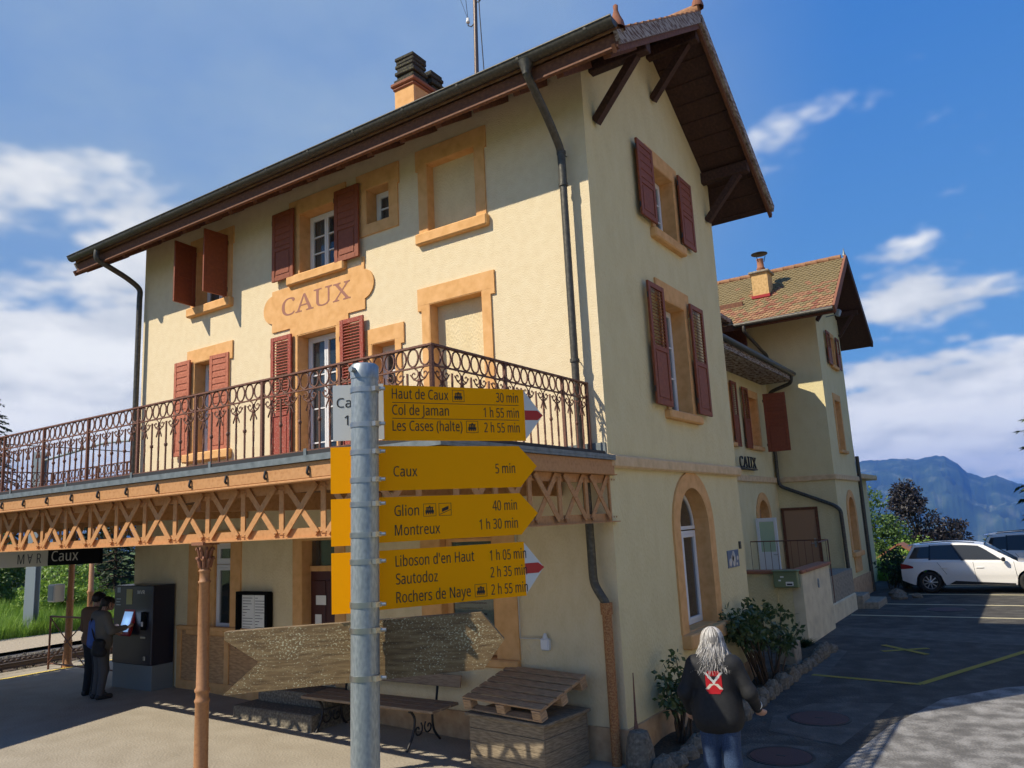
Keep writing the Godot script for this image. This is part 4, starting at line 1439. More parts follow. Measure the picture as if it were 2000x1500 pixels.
	cb(s, -1.3, -0.15, -0.1, 0.42, -14.4, -10.82, 0.02)
	put(s, "low_wall", "wall_white", l)
	s = S()
	cb(s, -0.9, 0.0, -0.1, 0.34, -15.45, -14.45, 0.02); cb(s, -0.6, 0.35, -0.1, 0.17, -15.9, -14.5, 0.02)
	put(s, "step", "concrete", l)
	# letter box
	var m := thing("letter_box", "green metal letter box mounted on cream parapet wall", "letter box", Vector3(-0.26, 1.14, -8.27))
	s = S()
	cb(s, -0.24, 0.24, 0.0, 0.32, 0.0, 0.20, 0.015)
	put(s, "body", "mail_green", m)
	s = S()
	cb(s, -0.26, 0.26, 0.32, 0.345, -0.0, 0.235, 0.008); cb(s, -0.19, 0.19, 0.235, 0.245, 0.20, 0.212, 0.003)
	put(s, "lid", "mail_green", m)
	s = S()
	bb(s, 0.0, 0.15, 0.04, 0.12, 0.2, 0.204)
	put(s, "name_plate", "paper", m)
	s = S()
	bb(s, 0.02, 0.13, 0.055, 0.085, 0.204, 0.206)
	put(s, "name_strip", "ink", m)
	for q in [[-0.1, 0.2, 0.07], [-0.14, 0.13, 0.05]]:
		s = S()
		bb(s, q[0], q[0] + q[2], q[1], q[1] + 0.03, 0.2, 0.203)
		put(s, "sticker", "paper", m)
	var ch := thing("garden_chair", "black folding chair on the low wall by the tower", "chair", Vector3(-0.75, 0.42, -12.9))
	s = S()
	for x in [-0.2, 0.2]:
		tube(s, [Vector3(x, 0.0, 0.25), Vector3(x, 0.78, -0.18)], 0.014, 6)
	put(s, "frame", "cast_iron", ch)
	s = S()
	box(s, Vector3(0, 0.60, -0.10), Vector3(0.4, 0.36, 0.02), Basis(Vector3.RIGHT, -0.5))
	put(s, "backrest", "cast_iron", ch)
	s = S()
	box(s, Vector3(0, 0.36, 0.1), Vector3(0.4, 0.02, 0.36))
	put(s, "seat", "cast_iron", ch)
	s = S()
	for x in [-0.18, 0.18]:
		tube(s, [Vector3(x, 0.0, -0.15), Vector3(x, 0.4, 0.26)], 0.014, 6)
	put(s, "leg", "cast_iron", ch)

func tower_wing() -> void:
	var h := thing("tower_house", "narrow cream house with mossy tiled gable roof and arched window beside parked cars", "house")
	var W := Transform3D(WB.basis, Vector3(-0.55, 0, 0))
	var s := S()
	wall_sheet(s, 15.5, 19.0, -0.2, 8.7, 0.3, [[17.05, 7.1, 17.75, 8.05], [16.75, 4.4, 17.55, 5.95], [16.85, 1.35, 17.85, 3.0]], W)
	arch_fill(s, 16.85, 17.85, 2.5, 3.0, 0.3, W)
	for e in [0.0, -0.3]:
		tri(s, W * Vector3(15.5, 8.7, e), W * Vector3(19.0, 8.7, e), W * Vector3(17.3, 10.2, e))
	put(s, "gable_wall", "wall_smooth", h)
	s = S()
	bb(s, -8.0, -0.851, -0.2, 9.0, -15.8, -15.5)
	quad(s, Vector3(-0.851, -0.2, -15.5), Vector3(-0.55, -0.2, -15.5), Vector3(-0.55, 8.7, -15.5), Vector3(-0.851, 8.7, -15.5))
	put(s, "side_wall", "wall_smooth", h)
	s = S()
	bb(s, -8.0, -0.56, -0.2, 8.9, -19.0, -18.8)
	put(s, "rear_wall", "wall_smooth", h)
	s = S()
	bb(s, -7.9, -0.86, 3.2, 3.3, -18.8, -15.8); bb(s, -7.9, -0.86, 6.3, 6.4, -18.8, -15.8); bb(s, -3.0, -2.9, 0, 8.5, -18.8, -15.8)
	put(s, "inner_floor", "interior", h)
	s = S()
	cb(s, -2.1, -0.49, 3.48, 3.64, -15.5, -15.44, 0.02)
	cb(s, -0.55, -0.49, 3.48, 3.64, -19.05, -15.5, 0.02)
	put(s, "string_course", "trim_pale", h)
	s = S()
	bb(s, -0.56, -0.50, -0.2, 0.62, -19.0, -15.46)
	put(s, "plinth", "plinth", h)
	surround(h, 17.05, 17.75, 7.1, 8.05, W, 0.12, 0.1, 0.0, 0.12, 0.2)
	casement(h, 17.07, 17.73, 7.1, 8.04, -0.18, W, 2, 2)
	shutter(h, 0.5, 1.05, "shutter", W * Transform3D(Basis(), Vector3(16.45, 7.05, 0.09)), true)
	shutter(h, 0.5, 1.05, "shutter", W * Transform3D(Basis(), Vector3(17.85, 7.05, 0.09)), true)
	surround(h, 16.75, 17.55, 4.4, 5.95, W, 0.2, 0.12, 0.0, 0.1, 0.2)
	arch_trim(h, 16.85, 17.85, 1.35, 2.5, 3.0, 0.2, W)
	for q in [[16.75, 17.55, 4.4, 5.95], [16.85, 17.85, 1.35, 3.0]]:
		s = S()
		bb(s, q[0], q[1], q[2], q[3], -0.2, -0.16)
		put(s, "window_board", "brown_door", h, W)
	s = S()
	cb(s, 16.65, 18.05, 1.2, 1.35, -0.03, 0.12, 0.02); bb(s, 16.85, 17.85, 0.75, 1.2, -0.01, 0.03)
	put(s, "window_sill", "trim", h, W)
	s = S()
	bb(s, -2.16, -2.08, 0.95, 2.74, -15.5, -15.45); bb(s, -1.20, -1.12, 0.95, 2.74, -15.5, -15.45); bb(s, -2.08, -1.20, 2.66, 2.74, -15.5, -15.45)
	put(s, "door_frame", "fascia", h)
	s = S()
	bb(s, -2.08, -1.20, 0.95, 2.66, -15.5, -15.475)
	var d := put(s, "door", "brown_door", h)
	s = S()
	tube(s, [Vector3(-1.28, 1.7, -15.475), Vector3(-1.28, 1.7, -15.42), Vector3(-1.40, 1.7, -15.42)], 0.012, 6)
	bb(s, -1.31, -1.25, 1.58, 1.84, -15.474, -15.468)
	put(s, "handle", "band_steel", d)
	# roof
	var rz := -17.3
	var top := 10.5
	var sl := 0.745
	var f := func(z: float) -> float: return top - absf(z - rz) * sl
	s = S()
	for q in [[-14.25, rz], [rz, -20.35]]:
		var a := Vector3(-8.3, f.call(q[0]), q[0])
		var b := Vector3(0.22, f.call(q[0]), q[0])
		var c := Vector3(0.22, f.call(q[1]), q[1])
		var e := Vector3(-8.3, f.call(q[1]), q[1])
		var lo := Vector3(0, -0.14, 0)
		quad(s, a, b, c, e); quad(s, e + lo, c + lo, b + lo, a + lo); quad(s, b + lo, c + lo, c, b); quad(s, a + lo, b + lo, b, a)
	put(s, "roof_boarding", "brown_wood", h)
	# shingle-shaped clay tiles, mossy towards the ridge
	var bat := {"tile_mossy": S(), "tile_pale": S(), "tile_red": S(), "tile": S()}
	var n := FastNoiseLite.new()
	n.seed = 3
	n.frequency = 0.5
	var rows := 24
	var ln := Vector2(3.05, 3.05 * sl).length()
	var dirv := Vector3(0, -sl, 1).normalized()
	var nor := Vector3(0, 1, sl).normalized()
	for r in rows:
		for c in 34:
			var x := 0.16 - (c + 0.5 * (r % 2)) * 0.165
			if x < -5.4: continue
			var base := Vector3(x, top, rz) + dirv * (ln * r / rows) + nor * 0.012
			var tl := 0.225
			var w := 0.078
			var tip := nor * (0.028 + rng.randf_range(-0.004, 0.006))
			var k: SurfaceTool
			var q := n.get_noise_2d(x * 1.6, r * 0.35) * 0.45 + r / float(rows) + rng.randf_range(-0.26, 0.26)
			k = bat["tile_mossy"] if q < 0.66 else (bat["tile_pale"] if rng.randf() < 0.3 else (bat["tile"] if rng.randf() < 0.75 else bat["tile_red"]))
			var p: Array[Vector3] = []
			for v in [[-w, 0.0], [w, 0.0], [w, 0.75], [0.0, 1.0], [-w, 0.75]]:
				p.append(base + Vector3(v[0], 0, 0) + dirv * tl * v[1] + tip * v[1])
			tri(k, p[0], p[4], p[3]); tri(k, p[0], p[3], p[2]); tri(k, p[0], p[2], p[1])
			var dn := -nor * 0.022
			quad(k, p[4] + dn, p[3] + dn, p[3], p[4]); quad(k, p[3] + dn, p[2] + dn, p[2], p[3])
	for key in bat:
		var o := put(bat[key], "roof_tiles", key, h)
		o.set_meta("kind", "stuff")
	s = S()
	for k in 16:
		var x := 0.1 - k * 0.36
		tube(s, [Vector3(x, top + 0.03, rz), Vector3(x - 0.36, top + 0.05, rz)], [0.10, 0.085], 8)
	put(s, "ridge_tiles", "tile", h).set_meta("kind", "stuff")
	for q in [[-14.2, rz], [rz, -20.4]]:
		s = S()
		bar(s, Vector3(0.24, f.call(q[0]) - 0.03, q[0]), Vector3(0.24, f.call(q[1]) - 0.03, q[1]), 0.07, 0.24, Vector3.RIGHT)
		put(s, "verge_board", "tile_red" if q[0] > rz else "brown_wood", h)
	s = S()
	bar(s, Vector3(-5.4, f.call(-14.25) - 0.09, -14.24), Vector3(0.2, f.call(-14.25) - 0.09, -14.24), 0.04, 0.17, Vector3(0, 0, 1))
	put(s, "fascia_board", "fascia", h)
	s = S()
	tube(s, [Vector3(-2.6, f.call(-14.25) - 0.06, -14.14), Vector3(0.22, f.call(-14.25) - 0.05, -14.14)], 0.07, 10)
	tube(s, smooth_path([Vector3(-2.3, 8.12, -14.14), Vector3(-2.3, 7.95, -14.16), Vector3(-2.1, 7.5, -15.0), Vector3(-2.05, 7.3, -15.4), Vector3(-2.05, 6.5, -15.4)]), 0.05, 10)
	put(s, "gutter", "gutter", h)
	s = S()
	lathe(s, [Vector2(0.06, 0), Vector2(0.03, 0.12), Vector2(0.0, 0.28)], 8, Vector3(0.2, top + 0.06, rz))
	put(s, "finial", "zinc", h)
	for z in [-15.6, -18.9]:
		s = S()
		var y: float = f.call(z) - 0.26
		cb(s, -0.55, 0.14, y - 0.08, y + 0.08, z - 0.07, z + 0.07, 0.01)
		put(s, "purlin", "brown_wood", h)
		s = S()
		bar(s, Vector3(-0.53, y - 0.75, z), Vector3(0.0, y - 0.05, z), 0.1, 0.1, Vector3(0, 0, 1))
		put(s, "strut", "brown_wood", h)
	# chimney
	s = S()
	bb(s, -2.32, -1.82, 8.8, 10.08, -16.15, -15.6)
	var c := put(s, "chimney", "chimney_render", h)
	s = S()
	cb(s, -2.39, -1.75, 10.08, 10.15, -16.22, -15.53, 0.015)
	put(s, "cap_slab", "concrete", c)
	s = S()
	cb(s, -2.36, -1.78, 9.26, 9.36, -15.62, -15.55, 0.01)
	put(s, "flashing", "red_plastic", c)
	s = S()
	lathe(s, [Vector2(0.13, 10.06), Vector2(0.12, 10.18), Vector2(0.14, 10.2), Vector2(0.11, 10.25), Vector2(0.10, 10.5), Vector2(0.12, 10.52), Vector2(0.08, 10.53)], 12, Vector3(-2.07, 0.09, -15.9))
	put(s, "chimney_pot", "terracotta", c)
	s = S()
	lathe(s, [Vector2(0.0, 10.70), Vector2(0.25, 10.68), Vector2(0.26, 10.70), Vector2(0.0, 10.76)], 16, Vector3(-2.07, 0.09, -15.9))
	for a in 3:
		tube(s, [Vector3(-2.05 + 0.1 * cos(a * 2.1), 10.5, -15.9 + 0.1 * sin(a * 2.1)), Vector3(-2.05 + 0.16 * cos(a * 2.1), 10.69, -15.9 + 0.16 * sin(a * 2.1))], 0.012, 5)
	put(s, "rain_cowl", "cast_iron", c)
	# floodlight bracket under the gable
	s = S()
	tube(s, [Vector3(-0.5, 8.6, -16.9), Vector3(-0.2, 8.62, -16.9)], 0.02, 6)
	cbox(s, Vector3(-0.12, 8.66, -16.9), Vector3(0.12, 0.2, 0.22), 0.02, Basis(Vector3(0, 0, 1), -0.4))
	put(s, "flood_lamp", "mast_steel", h)
	# low extension behind
	var x := thing("low_extension", "low cream extension with flat cornice behind the narrow house", "house")
	s = S()
	bb(s, -4.0, -0.95, -0.3, 3.6, -23.0, -19.02)
	put(s, "wall", "wall_smooth", x)
	s = S()
	cb(s, -4.0, -0.6, 3.6, 3.78, -23.3, -19.03, 0.03)
	put(s, "cornice", "trim_pale", x)
	s = S()
	cb(s, -0.95, -0.9, 0.9, 2.9, -21.6, -20.0, 0.01)
	put(s, "wooden_shutter", "brown_door", x)
	s = S()
	bb(s, -1.6, -0.75, 3.78, 4.6, -20.2, -19.3)
	put(s, "chimney", "slate_stone", x)
	s = S()
	tube(s, [Vector3(-0.5, 4.3, -19.12), Vector3(-0.5, 0.0, -19.12)], 0.06, 8)
	put(s, "rain_pipe", "gutter", x)

# ------------------------------------------------------------ balcony on iron trusses
func canopy() -> void:
	var c := thing("balcony_canopy", "orange-brown iron truss canopy carrying the balcony, on slender column", "canopy")
	var s := S()
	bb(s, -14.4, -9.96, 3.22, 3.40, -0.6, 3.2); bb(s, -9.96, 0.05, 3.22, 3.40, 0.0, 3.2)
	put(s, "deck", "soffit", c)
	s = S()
	# further roof along the platform, past the picture's edge
	extrude(s, pv([-14.4, -3.2, -14.4, -13.0, -7.6, -13.0, -9.66, -3.2]), 3.22, 3.4, Transform3D(Basis(Vector3.RIGHT, -PI / 2), Vector3.ZERO))
	put(s, "platform_roof", "soffit", c)
	s = S()
	bb(s, -14.46, 0.10, 3.40, 3.435, 3.12, 3.28); bb(s, -14.46, 0.10, 3.375, 3.40, 3.245, 3.28)
	bb(s, 0.02, 0.10, 3.402, 3.436, 0.0, 3.12); bb(s, 0.075, 0.10, 3.375, 3.40, 0.0, 3.245)
	put(s, "zinc_edge", "zinc", c)
	s = S()
	cb(s, -14.45, 0.05, 3.215, 3.375, 3.2, 3.243, 0.008)
	cb(s, -14.45, 0.05, 3.19, 3.215, 3.16, 3.25, 0.006)
	cb(s, 0.05, 0.072, 3.20, 3.375, 0.0, 3.243, 0.006)
	put(s, "fascia_board", "steel_paint", c)
	for k in 20:
		s = S()
		var x := -0.3 - k * 0.62
		tube(s, smooth_path([Vector3(x, 3.33, 3.255), Vector3(x, 3.27, 3.268), Vector3(x, 3.25, 3.25)], 3), 0.014, 5)
		put(s, "hook", "cast_iron", c)
	# kerb of the balcony floor under the rail
	s = S()
	bb(s, -14.3, -0.05, 3.436, 3.495, 2.94, 3.13); bb(s, -0.27, -0.03, 3.437, 3.494, 0.0, 2.94)
	put(s, "bitumen_kerb", "cable", c)
	for k in 10:
		s = S()
		bb(s, -0.22 - k * 1.52, -0.18 - k * 1.52, 3.436, 3.52, 3.131, 3.14)
		put(s, "rail_bracket", "zinc", c)
	s = S()
	bb(s, -9.9, -0.02, 3.41, 3.60, 0.0, 0.02)
	put(s, "wall_flashing", "zinc", c)
	# trusses
	truss(c, Vector3(-0.38, 0, 3.0), Vector3(-1, 0, 0), 0.61, 23)
	truss(c, Vector3(-0.02, 0, 2.95), Vector3(0, 0, -1), 0.59, 5)
	truss(c, Vector3(-14.2, 0, 2.95), Vector3(0, 0, -1), 0.59, 6)
	truss(c, Vector3(-10.1, 0, -0.5), Vector3(-1, 0, 0), 0.61, 7)
	# cross beams under the deck
	for k in 5:
		s = S()
		var x := -0.7 - k * 3.0
		bb(s, x - 0.05, x + 0.05, 3.0, 3.22, 0.02 if x > -10 else -0.4, 2.95)
		put(s, "cross_beam", "steel_paint", c)
	# columns with leaf capitals
	for p in [Vector3(-3.48, gy(-3.48, 0), 3.0), Vector3(-9.2, gy(-9.2, 0), 3.0), Vector3(-14.1, gy(-14, 0), 3.0)]:
		s = S()
		var hh: float = 2.66 - p.y
		lathe(s, [Vector2(0.13, 0), Vector2(0.13, 0.08), Vector2(0.105, 0.10), Vector2(0.09, 0.3), Vector2(0.088, hh * 0.355), Vector2(0.10, hh * 0.36), Vector2(0.10, hh * 0.368), Vector2(0.083, hh * 0.375), Vector2(0.083, hh * 0.395), Vector2(0.10, hh * 0.402), Vector2(0.10, hh * 0.41), Vector2(0.082, hh * 0.417), Vector2(0.070, hh - 0.44), Vector2(0.084, hh - 0.43), Vector2(0.084, hh - 0.415), Vector2(0.068, hh - 0.405), Vector2(0.068, hh - 0.32), Vector2(0.08, hh - 0.31), Vector2(0.08, hh - 0.295), Vector2(0.062, hh - 0.285), Vector2(0.07, hh - 0.1), Vector2(0.11, hh - 0.03), Vector2(0.11, hh)], 18)
		var col := put(s, "column", "column_paint", c, Transform3D(Basis.from_scale(Vector3(0.8, 1.0, 0.8)), p))
		s = S()
		for ring in 2:
			for k in 8:
				var a := TAU * (k + 0.5 * ring) / 8.0
				var o := Vector3(cos(a), 0, sin(a))
				var y0: float = hh - 0.27 + ring * 0.1
				tube(s, [o * 0.062 + Vector3(0, y0, 0), o * 0.085 + Vector3(0, y0 + 0.07, 0), o * 0.115 + Vector3(0, y0 + 0.105, 0), o * 0.125 + Vector3(0, y0 + 0.085, 0)], [0.024, 0.026, 0.02, 0.008], 5)
		bb(s, -0.13, 0.13, hh - 0.03, hh + 0.005, -0.13, 0.13)
		put(s, "capital", "iron_leaf", col)
	for p in [Vector3(-13.0, 0.22, -0.4)]:
		s = S()
		lathe(s, [Vector2(0.11, 0), Vector2(0.11, 0.05), Vector2(0.085, 0.08), Vector2(0.075, 0.5), Vector2(0.085, 0.52), Vector2(0.07, 0.54), Vector2(0.066, 1.3), Vector2(0.078, 1.32), Vector2(0.078, 1.35), Vector2(0.062, 1.37), Vector2(0.055, 2.98)], 12)
		put(s, "post", "column_paint", c, Transform3D(Basis(), p))

func truss(c: Node3D, at: Vector3, dir: Vector3, step: float, n: int) -> void:
	var e := at + dir * step * n
	var side := Vector3(dir.z, 0, -dir.x).abs()
	var s := S()
	for ch in [[2.665, 2.755], [3.11, 3.20]]:
		bar(s, at + Vector3(0, (ch[0] + ch[1]) * 0.5, 0) - dir * 0.1, e + Vector3(0, (ch[0] + ch[1]) * 0.5, 0) + dir * 0.1, 0.014, ch[1] - ch[0], side)
	bar(s, at + Vector3(0, 2.660, 0) - dir * 0.1, e + Vector3(0, 2.660, 0) + dir * 0.1, 0.15, 0.012, side)
	bar(s, at + Vector3(0, 3.207, 0) - dir * 0.1, e + Vector3(0, 3.207, 0) + dir * 0.1, 0.15, 0.012, side)
	put(s, "chord", "steel_paint", c)
	var kv := "tv%s" % dir
	if not cache.has(kv):
		s = S()
		bar(s, Vector3(0, 2.70, 0), Vector3(0, 3.18, 0), 0.068, 0.010, dir)
		bar(s, Vector3(0, 2.76, 0) + side * -0.02, Vector3(0, 3.11, 0) + side * -0.02, 0.010, 0.03, dir)
		cache[kv] = done(s)
		s = S()
		bar(s, Vector3(0, 2.70, 0) + dir * 0.075, Vector3(0, 3.19, 0) + dir * (step - 0.075), 0.010, 0.066, side)
		cache[kv + "a"] = done(s)
		s = S()
		bar(s, Vector3(0, 2.70, 0) + dir * (step - 0.075), Vector3(0, 3.19, 0) + dir * 0.075, 0.010, 0.066, side)
		cache[kv + "b"] = done(s)
	var rv := S()
	for k in n + 1:
		var p := at + dir * step * k
		inst(cache[kv], "truss_post", "steel_paint", c, Transform3D(Basis(), p + side * 0.012))
		if k < n:
			inst(cache[kv + "a"], "diagonal", "steel_paint", c, Transform3D(Basis(), p + side * 0.024))
			inst(cache[kv + "b"], "diagonal", "steel_paint", c, Transform3D(Basis(), p + side * 0.036))
			rivet(rv, p + dir * step * 0.5 + Vector3(0, 2.945, 0) + side * 0.041, side)
		for o in [-0.07, 0.0, 0.07]:
			for y in [2.715, 3.15]:
				rivet(rv, p + dir * o + Vector3(0, y, 0) + side * 0.040, side)
	var r := put(rv, "rivets", "steel_paint", c)
	r.set_meta("kind", "stuff")

func rivet(s: SurfaceTool, p: Vector3, nrm: Vector3) -> void:
	var b := frame_of(nrm)
	var t := p + nrm * 0.010
	for k in 6:
		var a := TAU * k / 6
		var c := TAU * (k + 1) / 6
		tri(s, p + (b.x * cos(c) + b.z * sin(c)) * 0.014, p + (b.x * cos(a) + b.z * sin(a)) * 0.014, t)

func railing() -> void:
	var r := thing("balcony_railing", "rust-brown wrought iron balcony railing with a row of rings and scrolls", "railing")
	var st := 0.146
	# shared pieces, built along local x
	var s := S()
	var pts: Array = []
	for k in 17:
		pts.append(Vector3(0.063 * cos(k * TAU / 16), 0.083 * sin(k * TAU / 16), 0))
	tube(s, pts, 0.0095, 5, false)
	cache["ring"] = done(s)
	s = S()
	for m in [-1.0, 1.0]:
		var sp: Array = []
		for k in 15:
			var a := k * 0.55
			var rr := 0.006 + 0.0036 * k
			sp.append(Vector3(m * (0.062 - rr * cos(a)), -0.058 + rr * sin(a) , 0))
		tube(s, sp, 0.0075, 4)
		tube(s, [Vector3(m * 0.012, -0.10, 0), Vector3(m * 0.02, -0.14, 0), Vector3(m * 0.05, -0.20, 0), Vector3(m * 0.052, -0.215, 0)], [0.008, 0.009, 0.010, 0.005], 4)
		tube(s, [Vector3(m * 0.11, -0.05, 0), Vector3(m * 0.07, -0.10, 0), Vector3(m * 0.012, -0.125, 0)], 0.0075, 4)
	bb(s, -0.018, 0.018, -0.125, -0.105, -0.014, 0.014)
	cache["scroll"] = done(s)
	s = S()
	bb(s, -0.008, 0.008, 3.52, 4.10, -0.008, 0.008)
	lathe(s, [Vector2(0.006, -0.03), Vector2(0.02, -0.01), Vector2(0.02, 0.01), Vector2(0.006, 0.03)], 6, Vector3(0, 3.82, 0))
	cache["bal_plain"] = done(s)
	s = S()
	var tw := 10
	for k in tw:
		box(s, Vector3(0, 3.52 + (k + 0.5) * 0.058, 0), Vector3(0.017, 0.058, 0.017), Basis(Vector3.UP, k * 0.45))
	cache["bal_twist"] = done(s)
	s = S()
	bb(s, -0.017, 0.017, 3.40, 4.325, -0.017, 0.017)
	cache["post"] = done(s)
	rail_run(r, Vector3(-0.20, 0, 3.0), Vector3(-1, 0, 0), 96, st)
	rail_run(r, Vector3(-0.20, 0, 3.0), Vector3(0, 0, -1), 20, 0.147)
	rail_run(r, Vector3(-10.05, 0, -0.5), Vector3(-1, 0, 0), 29, st)
	rail_run(r, Vector3(-14.216, 0, 3.0), Vector3(0, 0, -1), 24, 0.1458)

func rail_run(r: Node3D, at: Vector3, dir: Vector3, n: int, st: float) -> void:
	var b := Basis(dir, Vector3.UP, dir.cross(Vector3.UP))
	var L := n * st
	var s := S()
	box(s, Vector3(L * 0.5, 4.333, 0), Vector3(L + 0.04, 0.018, 0.045))
	put(s, "top_rail", "iron", r, Transform3D(b, at))
	s = S()
	box(s, Vector3(L * 0.5, 4.142, 0), Vector3(L, 0.014, 0.022))
	put(s, "middle_rail", "iron", r, Transform3D(b, at))
	s = S()
	box(s, Vector3(L * 0.5, 3.515, 0), Vector3(L, 0.016, 0.03))
	put(s, "bottom_rail", "iron", r, Transform3D(b, at))
	for k in n:
		inst(cache["ring"], "ring", "iron", r, Transform3D(b, at + dir * (k + 0.5) * st + Vector3(0, 4.237, 0)))
	for k in n + 1:
		var p := at + dir * k * st
		if k % 8 == 0 or k == n:
			inst(cache["post"], "post", "iron", r, Transform3D(b, p))
			continue
		if k % 2 == 1:
			inst(cache["bal_twist"], "baluster", "iron", r, Transform3D(b, p))
			inst(cache["scroll"], "scroll", "iron", r, Transform3D(b, p + Vector3(0, 4.135, 0)))
		else:
			inst(cache["bal_plain"], "baluster", "iron", r, Transform3D(b, p))

# ------------------------------------------------------------ beside the track
func trackside() -> void:
	var t := thing("railway_track", "narrow gauge railway track with toothed rack beside the platform", "track", Vector3(-15.5, 0.0, 0))
	var prof := pv([-0.045, 0.0, 0.045, 0.0, 0.045, 0.015, 0.009, 0.03, 0.009, 0.085, 0.028, 0.095, 0.028, 0.12, -0.028, 0.12, -0.028, 0.095, -0.009, 0.085, -0.009, 0.03, -0.045, 0.015])
	for x in [-0.42, 0.42]:
		var s := S()
		extrude(s, prof.duplicate(), -30.0, 20.0, Transform3D(Basis(), Vector3(x, 0.10, 0)))
		put(s, "rail", "rail_steel", t)
	var s := S()
	bb(s, -0.03, 0.03, 0.13, 0.21, -30, 20)
	for k in 120:
		bb(s, -0.035, 0.035, 0.21, 0.24, -12 + k * 0.12, -11.94 + k * 0.12)
	put(s, "rack", "rail_steel", t)
	s = S()
	cbox(s, Vector3.ZERO, Vector3(1.5, 0.12, 0.2), 0.01)
	var sl := done(s)
	for k in 34:
		inst(sl, "sleeper", "bark", t, Transform3D(Basis(), Vector3(0, 0.045, -14 + k * 0.66)))
	# loose stones
	s = S()
	lathe(s, [Vector2(0.0, -0.5), Vector2(0.5, -0.15), Vector2(0.42, 0.25), Vector2(0.0, 0.5)], 5, Vector3.ZERO, false)
	var mm := MultiMesh.new()
	mm.transform_format = MultiMesh.TRANSFORM_3D
	mm.mesh = done(s)
	mm.instance_count = 5000
	for i in 5000:
		var x := rng.randf_range(-17.6, -13.8)
		var z := rng.randf_range(-9.0, 5.0)
		var q := Basis.from_euler(Vector3(rng.randf() * 6, rng.randf() * 6, rng.randf() * 6)).scaled(Vector3.ONE * rng.randf_range(0.035, 0.085))
		mm.set_instance_transform(i, Transform3D(q, Vector3(x, 0.02 + rng.randf_range(0.0, 0.05), z)))
	var bs := MultiMeshInstance3D.new()
	bs.multimesh = mm
	bs.material_override = M["stone"]
	bs.name = "ballast_stones"
	add_child(bs)
	bs.set_meta("kind", "stuff")
	tag(bs, "loose grey ballast stones along the rails", "ballast")
	# overhead line mast
	var m := thing("line_mast", "pale grey steel mast standing in the grass beyond the track", "mast", Vector3(-21.8, 0.05, -3.7))
	s = S()
	bb(s, -0.16, 0.16, 0, 5.6, 0.10, 0.125); bb(s, -0.16, 0.16, 0, 5.6, -0.125, -0.10); bb(s, -0.012, 0.012, 0, 5.6, -0.10, 0.10)
	put(s, "beam", "mast_steel", m, Transform3D(Basis(Vector3.UP, 0.5), Vector3.ZERO))
	s = S()
	tube(s, [Vector3(0, 5.3, 0), Vector3(3.2, 5.6, -0.3), Vector3(6.3, 5.5, -0.5)], 0.04, 6)
	put(s, "arm", "mast_steel", m)
	s = S()
	tube(s, [Vector3(6.3, 5.3, -30), Vector3(6.3, 5.0, 0), Vector3(6.3, 5.3, 30)], 0.012, 4)
	put(s, "contact_wire", "cable", m)
	var p := thing("track_post", "slender brown post beyond the rails behind the station sign", "post", Vector3(-18.8, 0.05, -3.9))
	s = S()
	lathe(s, [Vector2(0.11, 0), Vector2(0.11, 0.06), Vector2(0.08, 0.1), Vector2(0.075, 1.25), Vector2(0.095, 1.28), Vector2(0.095, 1.33), Vector2(0.07, 1.36), Vector2(0.065, 3.4), Vector2(0.0, 3.42)], 12)
	put(s, "shaft", "column_paint", p)
	# low barrier with crossed bars
	var b := thing("platform_barrier", "rusty low barrier with crossed bars at the platform end", "barrier", Vector3(-13.15, 0.22, -0.1))
	s = S()
	for x in [0.0, 1.5, 3.0]:
		tube(s, [Vector3(x, 0, 0), Vector3(x, 1.05, 0)], 0.022, 6)
		put(s, "post", "iron", b)
		s = S()
	tube(s, [Vector3(0, 1.05, 0), Vector3(3.0, 1.05, 0)], 0.02, 6)
	tube(s, [Vector3(0, 0.12, 0), Vector3(3.0, 0.12, 0)], 0.016, 6)
	put(s, "rail", "iron", b)
	for x in [0.0, 1.5]:
		for q in [[0.12, 1.05], [1.05, 0.12]]:
			s = S()
			tube(s, [Vector3(x, q[0], 0.02), Vector3(x + 1.5, q[1], 0.02)], 0.012, 5)
			put(s, "cross_bar", "iron", b)
	# hanging station sign
	var g := thing("station_sign", "long hanging station sign, cream half lettered MVR and black half lettered Caux", "sign", Vector3(0, 0, 0.8))
	var tl := Transform3D(Basis(Vector3(0, 0, 1), 0.012), Vector3(-9.7, 2.69, 0))
	s = S()
	cb(s, -5.2, -1.83, -0.33, 0.0, -0.06, 0.0, 0.008)
	put(s, "cream_panel", "cream_board", g, tl)
	s = S()
	cb(s, -1.828, 0.0, -0.325, 0.02, -0.06, 0.004, 0.008)
	put(s, "black_panel", "black_board", g, tl)
	words("M", 0.185, 0.27, tl * Transform3D(Basis(), Vector3(-3.02, -0.27, 0.001)), "ink", g)
	words("A", 0.185, 0.21, tl * Transform3D(Basis(Vector3(0, 0, 1), PI), Vector3(-2.42, -0.085, 0.001)), "ink", g)
	words("R", 0.185, 0.17, tl * Transform3D(Basis(), Vector3(-2.25, -0.27, 0.001)), "ink", g)
	words("Caux", 0.19, 0.96, tl * Transform3D(Basis(), Vector3(-1.68, -0.25, 0.005)), "cream_board", g)
	for x in [-4.9, -2.2, -1.2, -0.5]:
		s = S()
		tube(s, [Vector3(x, 0.0, -0.03), Vector3(x, 0.53, -0.03)], 0.02, 6)
		put(s, "hanger", "cast_iron", g, tl)
	var cbx := thing("post_cabinet", "small pale grey box fixed to the canopy post", "box", Vector3(-13.05, 1.55, -0.22))
	s = S()
	cb(s, -0.32, -0.04, 0.0, 0.36, -0.11, 0.11, 0.02)
	put(s, "case", "white_trim", cbx)
	s = S()
	cb(s, -0.29, -0.07, 0.03, 0.33, 0.11, 0.12, 0.004)
	put(s, "door", "mast_steel", cbx)

